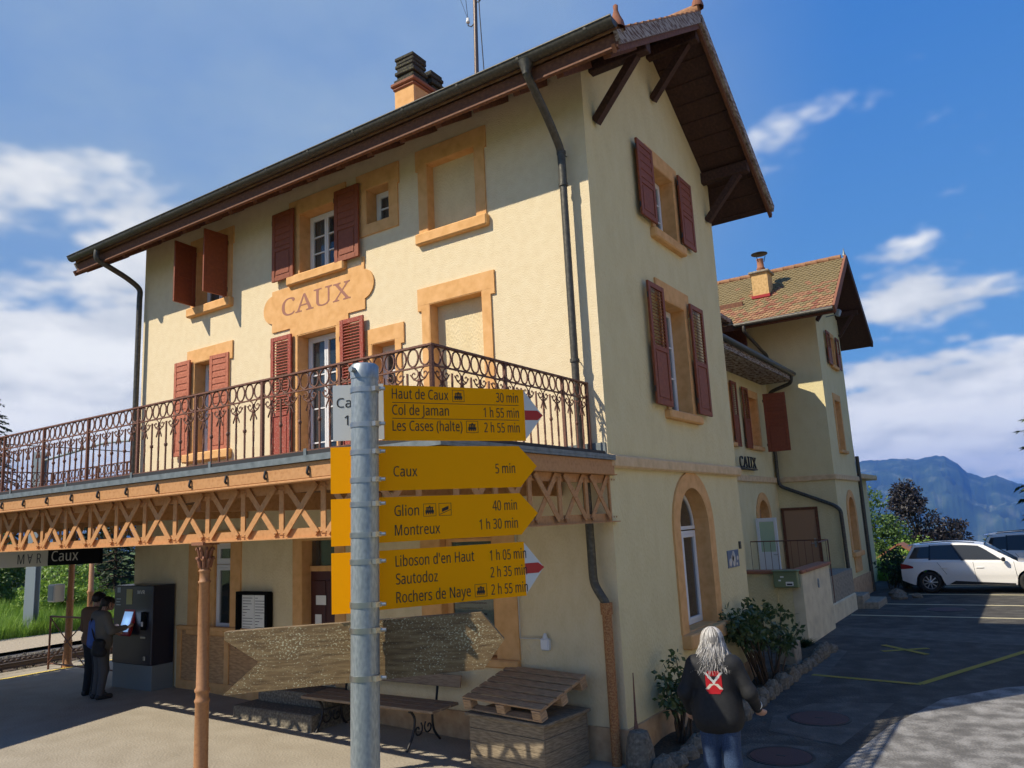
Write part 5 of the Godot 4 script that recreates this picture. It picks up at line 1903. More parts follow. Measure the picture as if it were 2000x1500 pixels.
# ------------------------------------------------------------ things on the forecourt
func platform_objects() -> void:
	# ticket machine
	var m := thing("ticket_machine", "dark blue ticket machine with lit screen on grey base", "ticket machine", Vector3(-9.2, 0.21, 0.23))
	var s := S()
	cb(s, -0.6, 0.6, 0.0, 0.42, -0.2, 0.2, 0.006)
	put(s, "base", "machine_grey", m)
	s = S()
	cb(s, -0.6, 0.6, 0.42, 1.74, -0.2, 0.22, 0.012)
	put(s, "cabinet", "machine_blue", m)
	s = S()
	cbox(s, Vector3(-0.08, 1.12, 0.25), Vector3(0.34, 0.46, 0.06), 0.015, Basis(Vector3.RIGHT, -0.28))
	var sf := put(s, "screen_frame", "red_plastic", m)
	s = S()
	box(s, Vector3(-0.08, 1.135, 0.282), Vector3(0.26, 0.34, 0.006), Basis(Vector3.RIGHT, -0.28))
	put(s, "screen", "screen", sf)
	s = S()
	bb(s, -0.20, -0.02, 1.42, 1.68, 0.22, 0.226)
	put(s, "instruction_panel", "paper_yellow", m)
	s = S()
	cb(s, 0.30, 0.44, 1.0, 1.3, 0.22, 0.25, 0.01)
	put(s, "payment_slot", "black_board", m)
	s = S()
	cb(s, 0.33, 0.39, 1.06, 1.14, 0.25, 0.262, 0.006)
	put(s, "keypad", "white_trim", m)
	s = S()
	cb(s, 0.28, 0.42, 0.86, 0.89, 0.22, 0.235, 0.004); cb(s, 0.38, 0.44, 0.50, 0.57, 0.22, 0.235, 0.006)
	put(s, "lock", "band_steel", m)
	words("MVR", 0.06, 0.22, Transform3D(Basis(), Vector3(0.14, 1.60, 0.221)), "paper", m)
	for q in [[-0.5, 1.62, 0.10], [-0.52, 1.5, 0.14], [-0.52, 1.45, 0.12], [-0.52, 1.40, 0.14]]:
		s = S()
		bb(s, q[0], q[0] + q[2], q[1], q[1] + (0.09 if q[1] > 1.6 else 0.018), 0.22, 0.2225)
		put(s, "printed_mark", "mast_steel", m)
	var ml := OmniLight3D.new()
	ml.name = "screen_glow"
	m.add_child(ml)
	ml.position = Vector3(-0.08, 1.16, 0.36)
	ml.light_color = Color(0.7, 0.82, 1.0)
	ml.light_energy = 0.02
	ml.light_size = 0.12
	ml.omni_range = 6.0
	ml.shadow_enabled = true
	# notice board
	var n := thing("notice_board", "black framed timetable board on the wall beside the door", "notice board", Vector3(-6.8, 0.95, 0.0))
	s = S()
	cb(s, 0, 0.05, 0, 0.88, 0.03, 0.13, 0.006); cb(s, 0.71, 0.78, 0, 0.88, 0.03, 0.13, 0.006); cb(s, 0.05, 0.71, 0.0, 0.05, 0.03, 0.128, 0.006); cb(s, 0.05, 0.71, 0.83, 0.88, 0.03, 0.128, 0.006)
	bb(s, 0.02, 0.76, 0.02, 0.86, 0.0, 0.04)
	put(s, "frame", "black_board", n)
	for q in [[0.06, 0.36, 0.06, 0.82], [0.37, 0.70, 0.06, 0.82]]:
		s = S()
		bb(s, q[0], q[1], q[2], q[3], 0.04, 0.046)
		var sh := put(s, "timetable_sheet", "paper", n)
		for k in 16:
			s = S()
			bb(s, q[0] + 0.02, q[0] + 0.02 + [0.24, 0.1, 0.2, 0.06, 0.22, 0.25, 0.12, 0.24, 0.18][(k * 2 + int(q[0] * 10)) % 9], q[3] - 0.05 - k * 0.045, q[3] - 0.042 - k * 0.045, 0.046, 0.0475)
			put(s, "print_line", "ink", sh)
	# stone steps to the door
	var st := thing("door_steps", "two grey stone steps below the dark red door", "steps")
	s = S()
	cb(s, -5.9, -4.25, 0.05, 0.31, 0.035, 0.82, 0.015)
	put(s, "lower_step", "stone", st)
	s = S()
	cb(s, -5.75, -4.35, 0.31, 0.5, 0.036, 0.5, 0.015)
	put(s, "upper_step", "stone", st)
	bench()
	crate()
	var b := thing("stone_bollard", "rough pale granite guard stone at the house corner", "bollard", Vector3(0.19, -0.02, 0.13))
	s = S()
	rock(s, [Vector2(0.16, 0.0), Vector2(0.165, 0.1), Vector2(0.15, 0.25), Vector2(0.12, 0.36), Vector2(0.09, 0.415), Vector2(0.0, 0.43)], 12, 0.012, 31)
	put(s, "stone", "stone", b)
	s = S()
	tube(s, [Vector3(-0.03, 0.40, -0.02), Vector3(-0.04, 0.52, -0.04), Vector3(-0.06, 1.0, -0.10)], [0.03, 0.014, 0.006], 6)
	put(s, "earth_wire", "iron", b)

func rock(s: SurfaceTool, prof: Array, sides: int, amp: float, sd: int, xf := Transform3D.IDENTITY) -> void:
	var r := RandomNumberGenerator.new()
	r.seed = sd
	var g: Array = []
	for p in prof:
		var row: Array[Vector3] = []
		for k in sides:
			var a := TAU * k / sides
			var rr: float = maxf(p.x + r.randf_range(-amp, amp), 0.0) if p.x > 0.001 else 0.0
			row.append(xf * Vector3(cos(a) * rr, p.y + (r.randf_range(-amp, amp) * 0.6 if p.y > 0.01 else 0.0), -sin(a) * rr))
		g.append(row)
	for i in prof.size() - 1:
		for k in sides:
			var k2 := (k + 1) % sides
			quad(s, g[i][k], g[i][k2], g[i + 1][k2], g[i + 1][k])

func bench() -> void:
	var b := thing("bench", "weathered wooden bench with scrolled iron legs against the wall", "bench", Vector3(-3.35, 0.045, 0.0))
	for q in [[0.27, 0.43], [0.45, 0.61], [0.63, 0.78]]:
		var s := S()
		cb(s, -1.15, 1.17, 0.455, 0.49, q[0], q[1], 0.006)
		put(s, "seat_plank", "bench_wood", b)
	var s := S()
	cbox(s, Vector3(0.01, 0.72, 0.21), Vector3(2.32, 0.15, 0.03), 0.006, Basis(Vector3.RIGHT, -0.2))
	put(s, "back_plank", "bench_wood", b)
	for x in [-0.85, 0.78]:
		s = S()
		tube(s, smooth_path([Vector3(x, 0.0, 0.82), Vector3(x, 0.16, 0.70), Vector3(x, 0.34, 0.66), Vector3(x, 0.45, 0.74)]), 0.016, 6)
		tube(s, smooth_path([Vector3(x, 0.0, 0.18), Vector3(x, 0.14, 0.30), Vector3(x, 0.34, 0.32), Vector3(x, 0.45, 0.25)]), 0.016, 6)
		tube(s, [Vector3(x, 0.445, 0.76), Vector3(x, 0.445, 0.24), Vector3(x, 0.82, 0.17)], 0.018, 6)
		for m in [[0.40, 1.0], [0.60, -1.0]]:
			var sp: Array = []
			for k in 14:
				var a := k * 0.55
				sp.append(Vector3(x, 0.2 + (0.012 + 0.006 * k) * sin(a), m[0] + m[1] * (0.012 + 0.006 * k) * cos(a)))
			tube(s, sp, 0.011, 5)
		put(s, "leg", "cast_iron", b)

func crate() -> void:
	var u := Vector3(1.0, 0, 0.12).normalized()
	var w := Vector3(-u.z, 0, u.x)
	var c := thing("wooden_crate", "large weathered grey-brown wooden crate under the pallet", "crate", Vector3(-1.58, 0.0, 0.85))
	c.transform.basis = Basis(u, Vector3.UP, w)
	# local: x along the front, z = 0 front, -z back
	var hs := [0.0, 0.145, 0.29, 0.43, 0.56]
	var k := 0
	for i in 4:
		for f in 4:
			var s := S()
			var y0: float = hs[i] + 0.003
			var y1: float = hs[i + 1]
			match f:
				0: cb(s, 0.0, 1.09, y0, y1, -0.025 , -0.003 * (i % 2), 0.004)
				1: cb(s, 0.0, 1.09, y0, y1, -0.80, -0.775, 0.004)
				2: cb(s, 1.065, 1.09 - 0.002 * (i % 2), y0, y1, -0.773, -0.027, 0.004)
				3: cb(s, 0.0, 0.025, y0, y1, -0.773, -0.027, 0.004)
			put(s, "plank", "crate_wood", c)
	for x in [0.03, 1.0]:
		var s := S()
		bb(s, x, x + 0.06, 0, 0.56, -0.77, -0.71); bb(s, x, x + 0.06, 0, 0.56, -0.09, -0.03)
		put(s, "corner_post", "crate_wood", c)
	for i in 5:
		var s := S()
		cb(s, -0.04, 1.13, 0.562, 0.595, -0.82 + i * 0.172, -0.652 + i * 0.172, 0.005)
		put(s, "lid_plank", "crate_wood", c)
	# pallet leaning on top
	var fl := Vector3(-1.68, 0.605, 0.80)
	var uu := Vector3(1.2, 0.0, 0.2).normalized()
	var dd := Vector3(0.02, 0.22, -0.80).normalized()
	dd = (dd - uu * dd.dot(uu)).normalized()
	var p := thing("pallet", "brown wooden pallet lying tilted on the crate", "pallet", fl)
	p.transform.basis = Basis(uu, dd.cross(uu).normalized() * -1.0, -dd)
	if p.transform.basis.y.y < 0.0:
		p.transform.basis = Basis(uu, -p.transform.basis.y, -dd)
	# local: x width, y up, z: 0 front .. -0.84 back
	for i in 3:
		for j in 3:
			var s := S()
			cb(s, i * 0.535, i * 0.535 + 0.13, 0.022, 0.10, -0.84 + j * 0.365, -0.73 + j * 0.365, 0.006)
			put(s, "block", "pallet_wood", p)
	for j in 3:
		var s := S()
		cb(s, 0.0, 1.2, 0.0, 0.021, -0.84 + j * 0.365, -0.73 + j * 0.365, 0.004)
		put(s, "bottom_board", "pallet_wood", p)
		s = S()
		cb(s, j * 0.535, j * 0.535 + 0.13, 0.101, 0.122, -0.84, 0.0, 0.004)
		put(s, "stringer_board", "pallet_wood", p)
	for j in 6:
		var s := S()
		cb(s, -0.01, 1.21, 0.123, 0.145, -0.845 + j * 0.144, -0.732 + j * 0.144, 0.006)
		put(s, "deck_board", "pallet_wood", p)

# ------------------------------------------------------------ things on the road
func road_objects() -> void:
	for q in [[1.40, -0.93, 0.33, "reddish round manhole cover in a pale patch nearest the guard stone"], [1.42, -2.72, 0.36, "dark round manhole cover set in pale repaired asphalt"], [1.9, -14.6, 0.42, "worn round manhole cover between the thin parking lines"]]:
		var m := thing("manhole_cover", q[3], "manhole cover", Vector3(q[0], 0.0, q[1]), 0.0, "manhole covers in the road")
		var s := S()
		lathe(s, [Vector2(q[2] + 0.035, -0.01), Vector2(q[2] + 0.035, 0.006), Vector2(q[2] + 0.006, 0.006), Vector2(q[2] + 0.006, -0.01)], 40, Vector3.ZERO, false)
		put(s, "frame", "cast_iron", m)
		s = S()
		lathe(s, [Vector2(q[2], -0.01), Vector2(q[2], 0.007), Vector2(q[2] * 0.85, 0.0075), Vector2(q[2] * 0.84, 0.009), Vector2(0.0, 0.009)], 40, Vector3.ZERO, false)
		put(s, "lid", "manhole", m)
		s = S()
		bb(s, -0.05, 0.05, 0.009, 0.0105, -0.02, 0.02)
		put(s, "lifting_slot", "cable", m)
	# planting bed along the gable, edged with rough stones
	var s := S()
	sheet(s, 0.03, 0.52, -8.2, 0.0, 4, 30, func(x: float, z: float) -> float: return 0.05 + 0.03 * sin(z * 5.0) * cos(x * 9.0))
	struct(s, "planting_bed", "soil")
	var r := RandomNumberGenerator.new()
	r.seed = 12
	var z := 0.12
	var i := 0
	while z > -8.0:
		var w := r.randf_range(0.11, 0.15) if i > 3 else r.randf_range(0.14, 0.17)
		var h := r.randf_range(0.12, 0.24)
		var x := 0.50 + r.randf_range(-0.03, 0.03)
		if i == 0: x = 0.44
		s = S()
		rock(s, [Vector2(w, 0.0), Vector2(w * 1.05, h * 0.35), Vector2(w * 0.9, h * 0.75), Vector2(w * 0.55, h), Vector2(0.0, h * 1.02)], 9, w * 0.16, 100 + i, Transform3D(Basis(Vector3(0.8, 0, 0), Vector3(0.05, 1, r.randf_range(-0.15, 0.15)), Vector3(0, 0, 1.0)), Vector3.ZERO))
		var o := put(s, "edging_stone", "stone", self, Transform3D(Basis(), Vector3(x, -0.02, z)))
		tag(o, "rough grey stone edging the planting bed along the gable", "stone", "stones edging the planting bed")
		z -= w * 1.9
		i += 1
	# rubble by the tower step
	for q in [[0.55, 0.10, -16.9, 0.2], [0.95, 0.06, -17.3, 0.14], [0.35, 0.08, -17.8, 0.22]]:
		s = S()
		rock(s, [Vector2(q[3], 0.0), Vector2(q[3] * 1.1, q[3] * 0.4), Vector2(q[3] * 0.6, q[3] * 0.9), Vector2(0.0, q[3])], 8, 0.03, int(q[3] * 1000))
		var o := put(s, "loose_stone", "stone", self, Transform3D(Basis(), Vector3(q[0], -0.01, q[2])))
		tag(o, "loose pale stone on the asphalt near the narrow house", "stone", "loose stones near the narrow house")

# ------------------------------------------------------------ plants
func leaf(s: SurfaceTool, p: Vector3, d: Vector3, n: Vector3, l: float, w: float) -> void:
	var side := d.cross(n).normalized() * w * 0.5
	var a := p
	var b := p + d * l * 0.45 + side + n * l * 0.06
	var c := p + d * l
	var e := p + d * l * 0.45 - side + n * l * 0.06
	s.add_vertex(a); s.add_vertex(b); s.add_vertex(c)
	s.add_vertex(a); s.add_vertex(c); s.add_vertex(e)

func rdir(r: RandomNumberGenerator) -> Vector3:
	var v := Vector3(r.randfn(), r.randfn(), r.randfn())
	return v.normalized() if v.length() > 0.01 else Vector3.UP

func clump_crown(s: SurfaceTool, r: RandomNumberGenerator, lobes: Array, clumps: int, leaves: int, cr: float, ll: float) -> Array:
	# lobes: [centre, radii]; returns clump centres
	var out: Array = []
	for i in clumps:
		var lb: Array = lobes[i % lobes.size()]
		var d := rdir(r)
		var rad := pow(r.randf(), 0.33)
		if rad < 0.45: rad = r.randf_range(0.55, 1.0)
		var c: Vector3 = lb[0] + d * (lb[1] as Vector3) * rad
		out.append(c)
		var size := cr * r.randf_range(0.6, 1.3)
		for k in leaves:
			var o := rdir(r)
			var p := c + o * size * pow(r.randf(), 0.4) * Vector3(1, 0.65, 1)
			var ld := (o + rdir(r) * 0.8 + Vector3(0, -0.35, 0)).normalized()
			leaf(s, p, ld, rdir(r), ll * r.randf_range(0.7, 1.3), ll * 0.6)
	return out

func tree(n: String, label: String, at: Vector3, th: float, lobes: Array, mat: String, clumps: int, leaves: int, cr: float, ll: float, sd: int, group := "") -> Node3D:
	var r := RandomNumberGenerator.new()
	r.seed = sd
	var t := thing(n, label, "tree", at, 0.0, group)
	var s := S()
	var cs := clump_crown(s, r, lobes, clumps, leaves, cr, ll)
	put(s, "crown", mat, t)
	s = S()
	tube(s, [Vector3(0, -0.3, 0), Vector3(0.05, th * 0.5, 0.02), Vector3(0, th, 0)], [th * 0.055, th * 0.04, th * 0.026], 8)
	for i in mini(cs.size(), 26):
		var c: Vector3 = cs[i]
		var a := Vector3(0, th * r.randf_range(0.55, 1.0), 0)
		tube(s, [a, a.lerp(c, 0.5) + Vector3(0, -0.1, 0), c], [th * 0.016, th * 0.010, th * 0.004], 5, false)
	put(s, "trunk", "bark", t)
	return t

func fir(label: String, at: Vector3, h: float, rad: float, sd: int, mat := "leaf_conifer", dens := 1.0, lo := 0.08) -> Node3D:
	var r := RandomNumberGenerator.new()
	r.seed = sd
	var t := thing("fir_tree", label, "tree", at)
	var s := S()
	var b := S()
	var rows := int(h * 3.2 * dens)
	for i in rows:
		var f := lo + (0.98 - lo) * i / rows
		var y := h * f
		var L := rad * pow(1.0 - f, 0.8) + 0.12
		var nb := int(5 + 4 * dens)
		for k in nb:
			var a := TAU * (k + r.randf()) / nb
			var l := L * r.randf_range(0.65, 1.15)
			var o := Vector3(cos(a), 0, sin(a))
			var p0 := Vector3(0, y, 0)
			var p1 := o * l * 0.55 + Vector3(0, y - l * 0.10, 0)
			var p2 := o * l + Vector3(0, y - l * r.randf_range(0.18, 0.38), 0)
			tube(b, [p0, p1, p2], [0.03, 0.018, 0.006], 4, false)
			var nn := int(10 + l * 16 * dens)
			for q in nn:
				var u := r.randf_range(0.12, 1.0)
				var p := p0.lerp(p1, u * 2.0) if u < 0.5 else p1.lerp(p2, u * 2.0 - 1.0)
				var side := o.cross(Vector3.UP) * (1.0 if r.randf() < 0.5 else -1.0)
				var d := (o * 0.7 + side * r.randf_range(0.2, 1.1) + Vector3(0, r.randf_range(-0.7, 0.05), 0)).normalized()
				leaf(s, p, d, (Vector3.UP + rdir(r) * 0.7).normalized(), r.randf_range(0.18, 0.38) * (0.55 + 0.5 * l / rad), 0.09)
	put(s, "crown", mat, t)
	tube(b, [Vector3(0, -0.4, 0), Vector3(0, h * 0.6, 0), Vector3(0, h, 0)], [h * 0.022, h * 0.012, 0.01], 8)
	put(b, "trunk", "bark", t)
	return t

func shrub(label: String, at: Vector3, lobes: Array, stems: int, clumps: int, leaves: int, cr: float, ll: float, mat: String, sd: int) -> Node3D:
	var r := RandomNumberGenerator.new()
	r.seed = sd
	var t := thing("shrub", label, "shrub", at)
	var s := S()
	var cs := clump_crown(s, r, lobes, clumps, leaves, cr, ll)
	put(s, "foliage", mat, t)
	s = S()
	for i in stems:
		var c: Vector3 = cs[i % cs.size()]
		var base := Vector3(r.randf_range(-0.08, 0.08), 0, r.randf_range(-0.12, 0.12)) + Vector3(c.x, 0, c.z) * 0.25
		tube(s, smooth_path([base, base.lerp(c, 0.45) + Vector3(r.randf_range(-0.05, 0.05), 0.05, r.randf_range(-0.05, 0.05)), c], 4), [0.016, 0.015, 0.014, 0.013, 0.012, 0.010, 0.008, 0.006, 0.004], 5, false)
	put(s, "stem", "twig", t)
	return t

func blades(n: String, label: String, cnt: int, area: Callable, hmin: float, hmax: float, mat: String, sd: int) -> void:
	var r := RandomNumberGenerator.new()
	r.seed = sd
	var s := S()
	for k in 7:
		var a := TAU * k / 7.0 + r.randf()
		var o := Vector3(cos(a), 0, sin(a))
		var base := o * r.randf_range(0.0, 0.12)
		var sd2 := o.cross(Vector3.UP) * 0.012
		var m := base + Vector3(0, 0.55, 0) + o * 0.06
		var tp := base + Vector3(0, r.randf_range(0.8, 1.0), 0) + o * r.randf_range(0.12, 0.35)
		quad(s, base - sd2, base + sd2, m + sd2 * 0.8, m - sd2 * 0.8)
		tri(s, m - sd2 * 0.8, m + sd2 * 0.8, tp)
	var mm := MultiMesh.new()
	mm.transform_format = MultiMesh.TRANSFORM_3D
	mm.mesh = done(s)
	mm.instance_count = cnt
	for i in cnt:
		var p: Vector3 = area.call(r)
		var h := r.randf_range(hmin, hmax)
		mm.set_instance_transform(i, Transform3D(Basis(Vector3.UP, r.randf() * TAU).scaled(Vector3(r.randf_range(0.8, 1.6) * 0.6, h, r.randf_range(0.8, 1.6) * 0.6)), p))
	var o := MultiMeshInstance3D.new()
	o.multimesh = mm
	o.material_override = M[mat]
	o.name = numbered(n)
	add_child(o)
	o.set_meta("kind", "stuff")
	tag(o, label, "grass")

func planting() -> void:
	# two straggly shrubs in the bed by the gable
	shrub("small leggy dark-leaved shrub by the gable near the guard stone", Vector3(0.28, 0.05, -0.95), [[Vector3(0.02, 0.75, 0.05), Vector3(0.22, 0.28, 0.30)], [Vector3(0.0, 0.55, 0.15), Vector3(0.25, 0.2, 0.32)]], 18, 40, 11, 0.09, 0.085, "leaf_bush", 61)
	shrub("wide dark-leaved rhododendron shrub in front of the cream parapet", Vector3(0.26, 0.05, -4.6), [[Vector3(0.02, 0.95, 0.6), Vector3(0.36, 0.32, 0.75)], [Vector3(0.1, 0.75, -0.2), Vector3(0.4, 0.34, 0.75)], [Vector3(0.0, 1.0, 1.1), Vector3(0.3, 0.25, 0.5)]], 26, 105, 14, 0.11, 0.10, "leaf_bush", 62)
	var pl := thing("planter", "pale square planter behind the wide shrub", "planter", Vector3(0.2, 0.02, -6.1))
	var s := S()
	cb(s, -0.16, 0.16, 0.0, 0.42, -0.2, 0.2, 0.02)
	put(s, "tub", "concrete", pl)
	s = S()
	bb(s, -0.13, 0.13, 0.38, 0.425, -0.17, 0.17)
	put(s, "earth", "soil", pl)
	blades("weeds", "short weeds at the foot of the cream parapet", 260, func(r: RandomNumberGenerator) -> Vector3: return Vector3(r.randf_range(-0.9, 0.05), 0.0, r.randf_range(-8.28, -8.05)), 0.08, 0.2, "leaf_dark", 63)
	# beside the narrow house
	shrub("dark shrub with pale flowers at the end of the narrow house", Vector3(-0.05, 0.0, -19.9), [[Vector3(0.1, 0.75, 0.0), Vector3(0.45, 0.6, 0.6)]], 10, 70, 12, 0.14, 0.11, "leaf_dark", 64)
	shrub("low grey-green spreading shrub beside the parked estate car", Vector3(0.35, 0.0, -20.2), [[Vector3(0.1, 0.35, 0.0), Vector3(0.55, 0.32, 0.6)]], 10, 70, 14, 0.14, 0.10, "leaf_sage", 65)
	blades("tall_grass", "tall green grass on the bank behind the parked cars", 3800, func(r: RandomNumberGenerator) -> Vector3: return Vector3(r.randf_range(-3.0, 8.0), -0.1, r.randf_range(-28.0, -22.6)), 0.4, 0.95, "grass_blade", 66)
	# across the valley edge
	tree("beech_tree", "dark purple copper beech beyond the car park", Vector3(-1.7, -3.0, -43.0), 4.0, [[Vector3(-0.2, 4.6, 0), Vector3(1.35, 1.9, 1.3)], [Vector3(-0.5, 5.9, 0), Vector3(0.8, 1.1, 0.8)], [Vector3(1.5, 3.6, 0), Vector3(1.3, 1.3, 1.2)], [Vector3(0.4, 3.0, 0.2), Vector3(2.2, 1.1, 1.5)]], "leaf_purple", 260, 36, 0.36, 0.17, 71)
	tree("leafy_tree", "green leafy tree between the low extension and the copper beech", Vector3(-3.3, -1.6, -35.5), 3.4, [[Vector3(0.0, 3.4, 0), Vector3(1.3, 1.9, 1.3)], [Vector3(1.1, 2.4, 0.3), Vector3(1.0, 1.4, 1.0)], [Vector3(-1.4, 4.2, 0), Vector3(1.2, 1.8, 1.2)]], "leaf_green", 240, 36, 0.34, 0.16, 72)
	tree("leafy_tree", "yellow-green bushy tree low behind the parked estate car", Vector3(-0.6, -1.7, -33.0), 1.6, [[Vector3(0.0, 1.9, 0), Vector3(1.5, 0.9, 0.9)], [Vector3(1.3, 1.6, 0), Vector3(1.0, 0.7, 0.8)]], "leaf_bright", 130, 30, 0.26, 0.13, 73)
	tree("hedge_tree", "dark hedge row far behind the second parked car", Vector3(3.2, -3.4, -44.0), 2.0, [[Vector3(0.0, 3.2, 0), Vector3(2.4, 0.7, 1.0)]], "leaf_dark", 120, 30, 0.3, 0.15, 74)
	fir("tall fir beyond the car park reaching in above the parked cars", Vector3(7.05, -0.3, -21.3), 16.0, 3.6, 75, "leaf_conifer", 1.5, 0.2)
	# unseen house added across the road so its sunlit wall throws light on the gable
	var ho := thing("added_bounce_house", "unseen pale plastered house added across the road to light the gable", "house", Vector3(11.0, -0.05, -4.0))
	s = S()
	wall_sheet(s, -11.0, 11.0, 0.0, 6.6, 0.3, [[-8.6, 1.0, -7.4, 2.6], [-3.6, 1.0, -2.4, 2.6], [1.4, 1.0, 2.6, 2.6], [6.4, 1.0, 7.6, 2.6], [-8.6, 4.0, -7.4, 5.6], [-3.6, 4.0, -2.4, 5.6], [1.4, 4.0, 2.6, 5.6], [6.4, 4.0, 7.6, 5.6]], Transform3D(Basis(Vector3(0, 0, 1), Vector3.UP, Vector3(-1, 0, 0)), Vector3.ZERO))
	bb(s, 0.31, 7.0, 0.0, 6.6, 10.8, 11.0); bb(s, 0.31, 7.0, 0.0, 6.6, -11.0, -10.8); bb(s, 6.8, 7.0, 0.0, 6.6, -10.8, 10.8); bb(s, 0.9, 1.0, 0.0, 6.6, -10.8, 10.8)
	put(s, "wall", "wall", ho)
	for z in [-8.0, -3.0, 2.0, 7.0]:
		for y in [1.0, 4.0]:
			casement(ho, z - 0.58, z + 0.58, y, y + 1.6, -0.15, Transform3D(Basis(Vector3(0, 0, 1), Vector3.UP, Vector3(-1, 0, 0)), Vector3.ZERO), 2, 2)
	s = S()
	for m in [-1.0, 1.0]:
		bar(s, Vector3(3.5 + m * 4.3, 6.3, 0), Vector3(3.5, 8.9, 0), 23.0, 0.16, Vector3(0, 0, 1))
	put(s, "roof", "tile", ho)
	var sh := thing("garden_shed", "little shed with red tiled roof below the green tree", "shed", Vector3(-0.95, -1.25, -29.5))
	s = S()
	bb(s, -0.8, 0.8, 0, 1.7, -0.7, 0.7)
	put(s, "wall", "wall_white", sh)
	s = S()
	for m in [-1.0, 1.0]:
		bar(s, Vector3(m * 1.0, 1.62, 0), Vector3(0, 2.25, 0), 1.6, 0.06, Vector3(0, 0, 1))
	put(s, "roof", "tile_red", sh)
	# trees beyond the track
	var nf := 0
	for q in [[-40.6, -9.7, 10.9, 3.4, "tall dark fir at the far side of the track, top above the railing"], [-31.0, -9.5, 4.6, 2.4, "dark fir behind the leafy bush beyond the track"], [-27.0, -9.2, 4.3, 1.9, "lighter young fir directly left of the station house"], [-34.0, -6.0, 4.8, 2.8, "broad dark fir behind the pale steel mast"], [-29.5, -12.5, 4.4, 2.2, "fir standing deep behind the young fir"], [-36.0, -13.5, 4.8, 2.8, "broad low fir at the back of the wood"], [-31.5, -3.6, 4.4, 2.6, "dark fir at the foot of the meadow bank"]]:
		fir(q[4], Vector3(q[0], 0.2, q[1]), q[2], q[3], 80 + nf, "leaf_conifer", 1.0)
		nf += 1
	tree("leafy_bush", "bright green leafy bush beyond the track", Vector3(-24.6, 0.1, -6.0), 1.4, [[Vector3(0, 1.5, 0), Vector3(1.0, 1.0, 1.0)], [Vector3(0.7, 0.9, 0.2), Vector3(0.9, 0.7, 0.9)], [Vector3(-0.5, 0.8, 0.4), Vector3(0.9, 0.6, 0.8)]], "leaf_bright", 170, 34, 0.25, 0.13, 91)
	tree("leafy_bush", "dense green bush between mast and fir trees", Vector3(-28.5, 0.1, -5.0), 2.0, [[Vector3(0, 1.7, 0), Vector3(1.6, 1.5, 1.4)]], "leaf_green", 170, 34, 0.3, 0.14, 92)
	tree("plum_tree", "reddish purple leafy tree seen through the balcony railing", Vector3(-37.5, 0.2, -6.5), 4.0, [[Vector3(0, 5.0, 0), Vector3(2.4, 1.7, 2.0)], [Vector3(1.6, 4.2, -0.6), Vector3(1.6, 1.3, 1.4)]], "leaf_purple", 200, 34, 0.38, 0.18, 94)
	blades("meadow_grass", "bright green meadow grass beyond the gravel path", 9000, func(r: RandomNumberGenerator) -> Vector3:
		var x := -21.2 - 9.0 * pow(r.randf(), 1.4)
		return Vector3(x, land(x, 0) + 0.32, r.randf_range(-13.0, 3.0)), 0.35, 0.85, "grass_blade", 93)
	s = S()
	sheet(s, -36, -21.2, -20, 10, 12, 12, func(x: float, z: float) -> float: return land(x, z) + 0.33)
	struct(s, "meadow", "meadow")

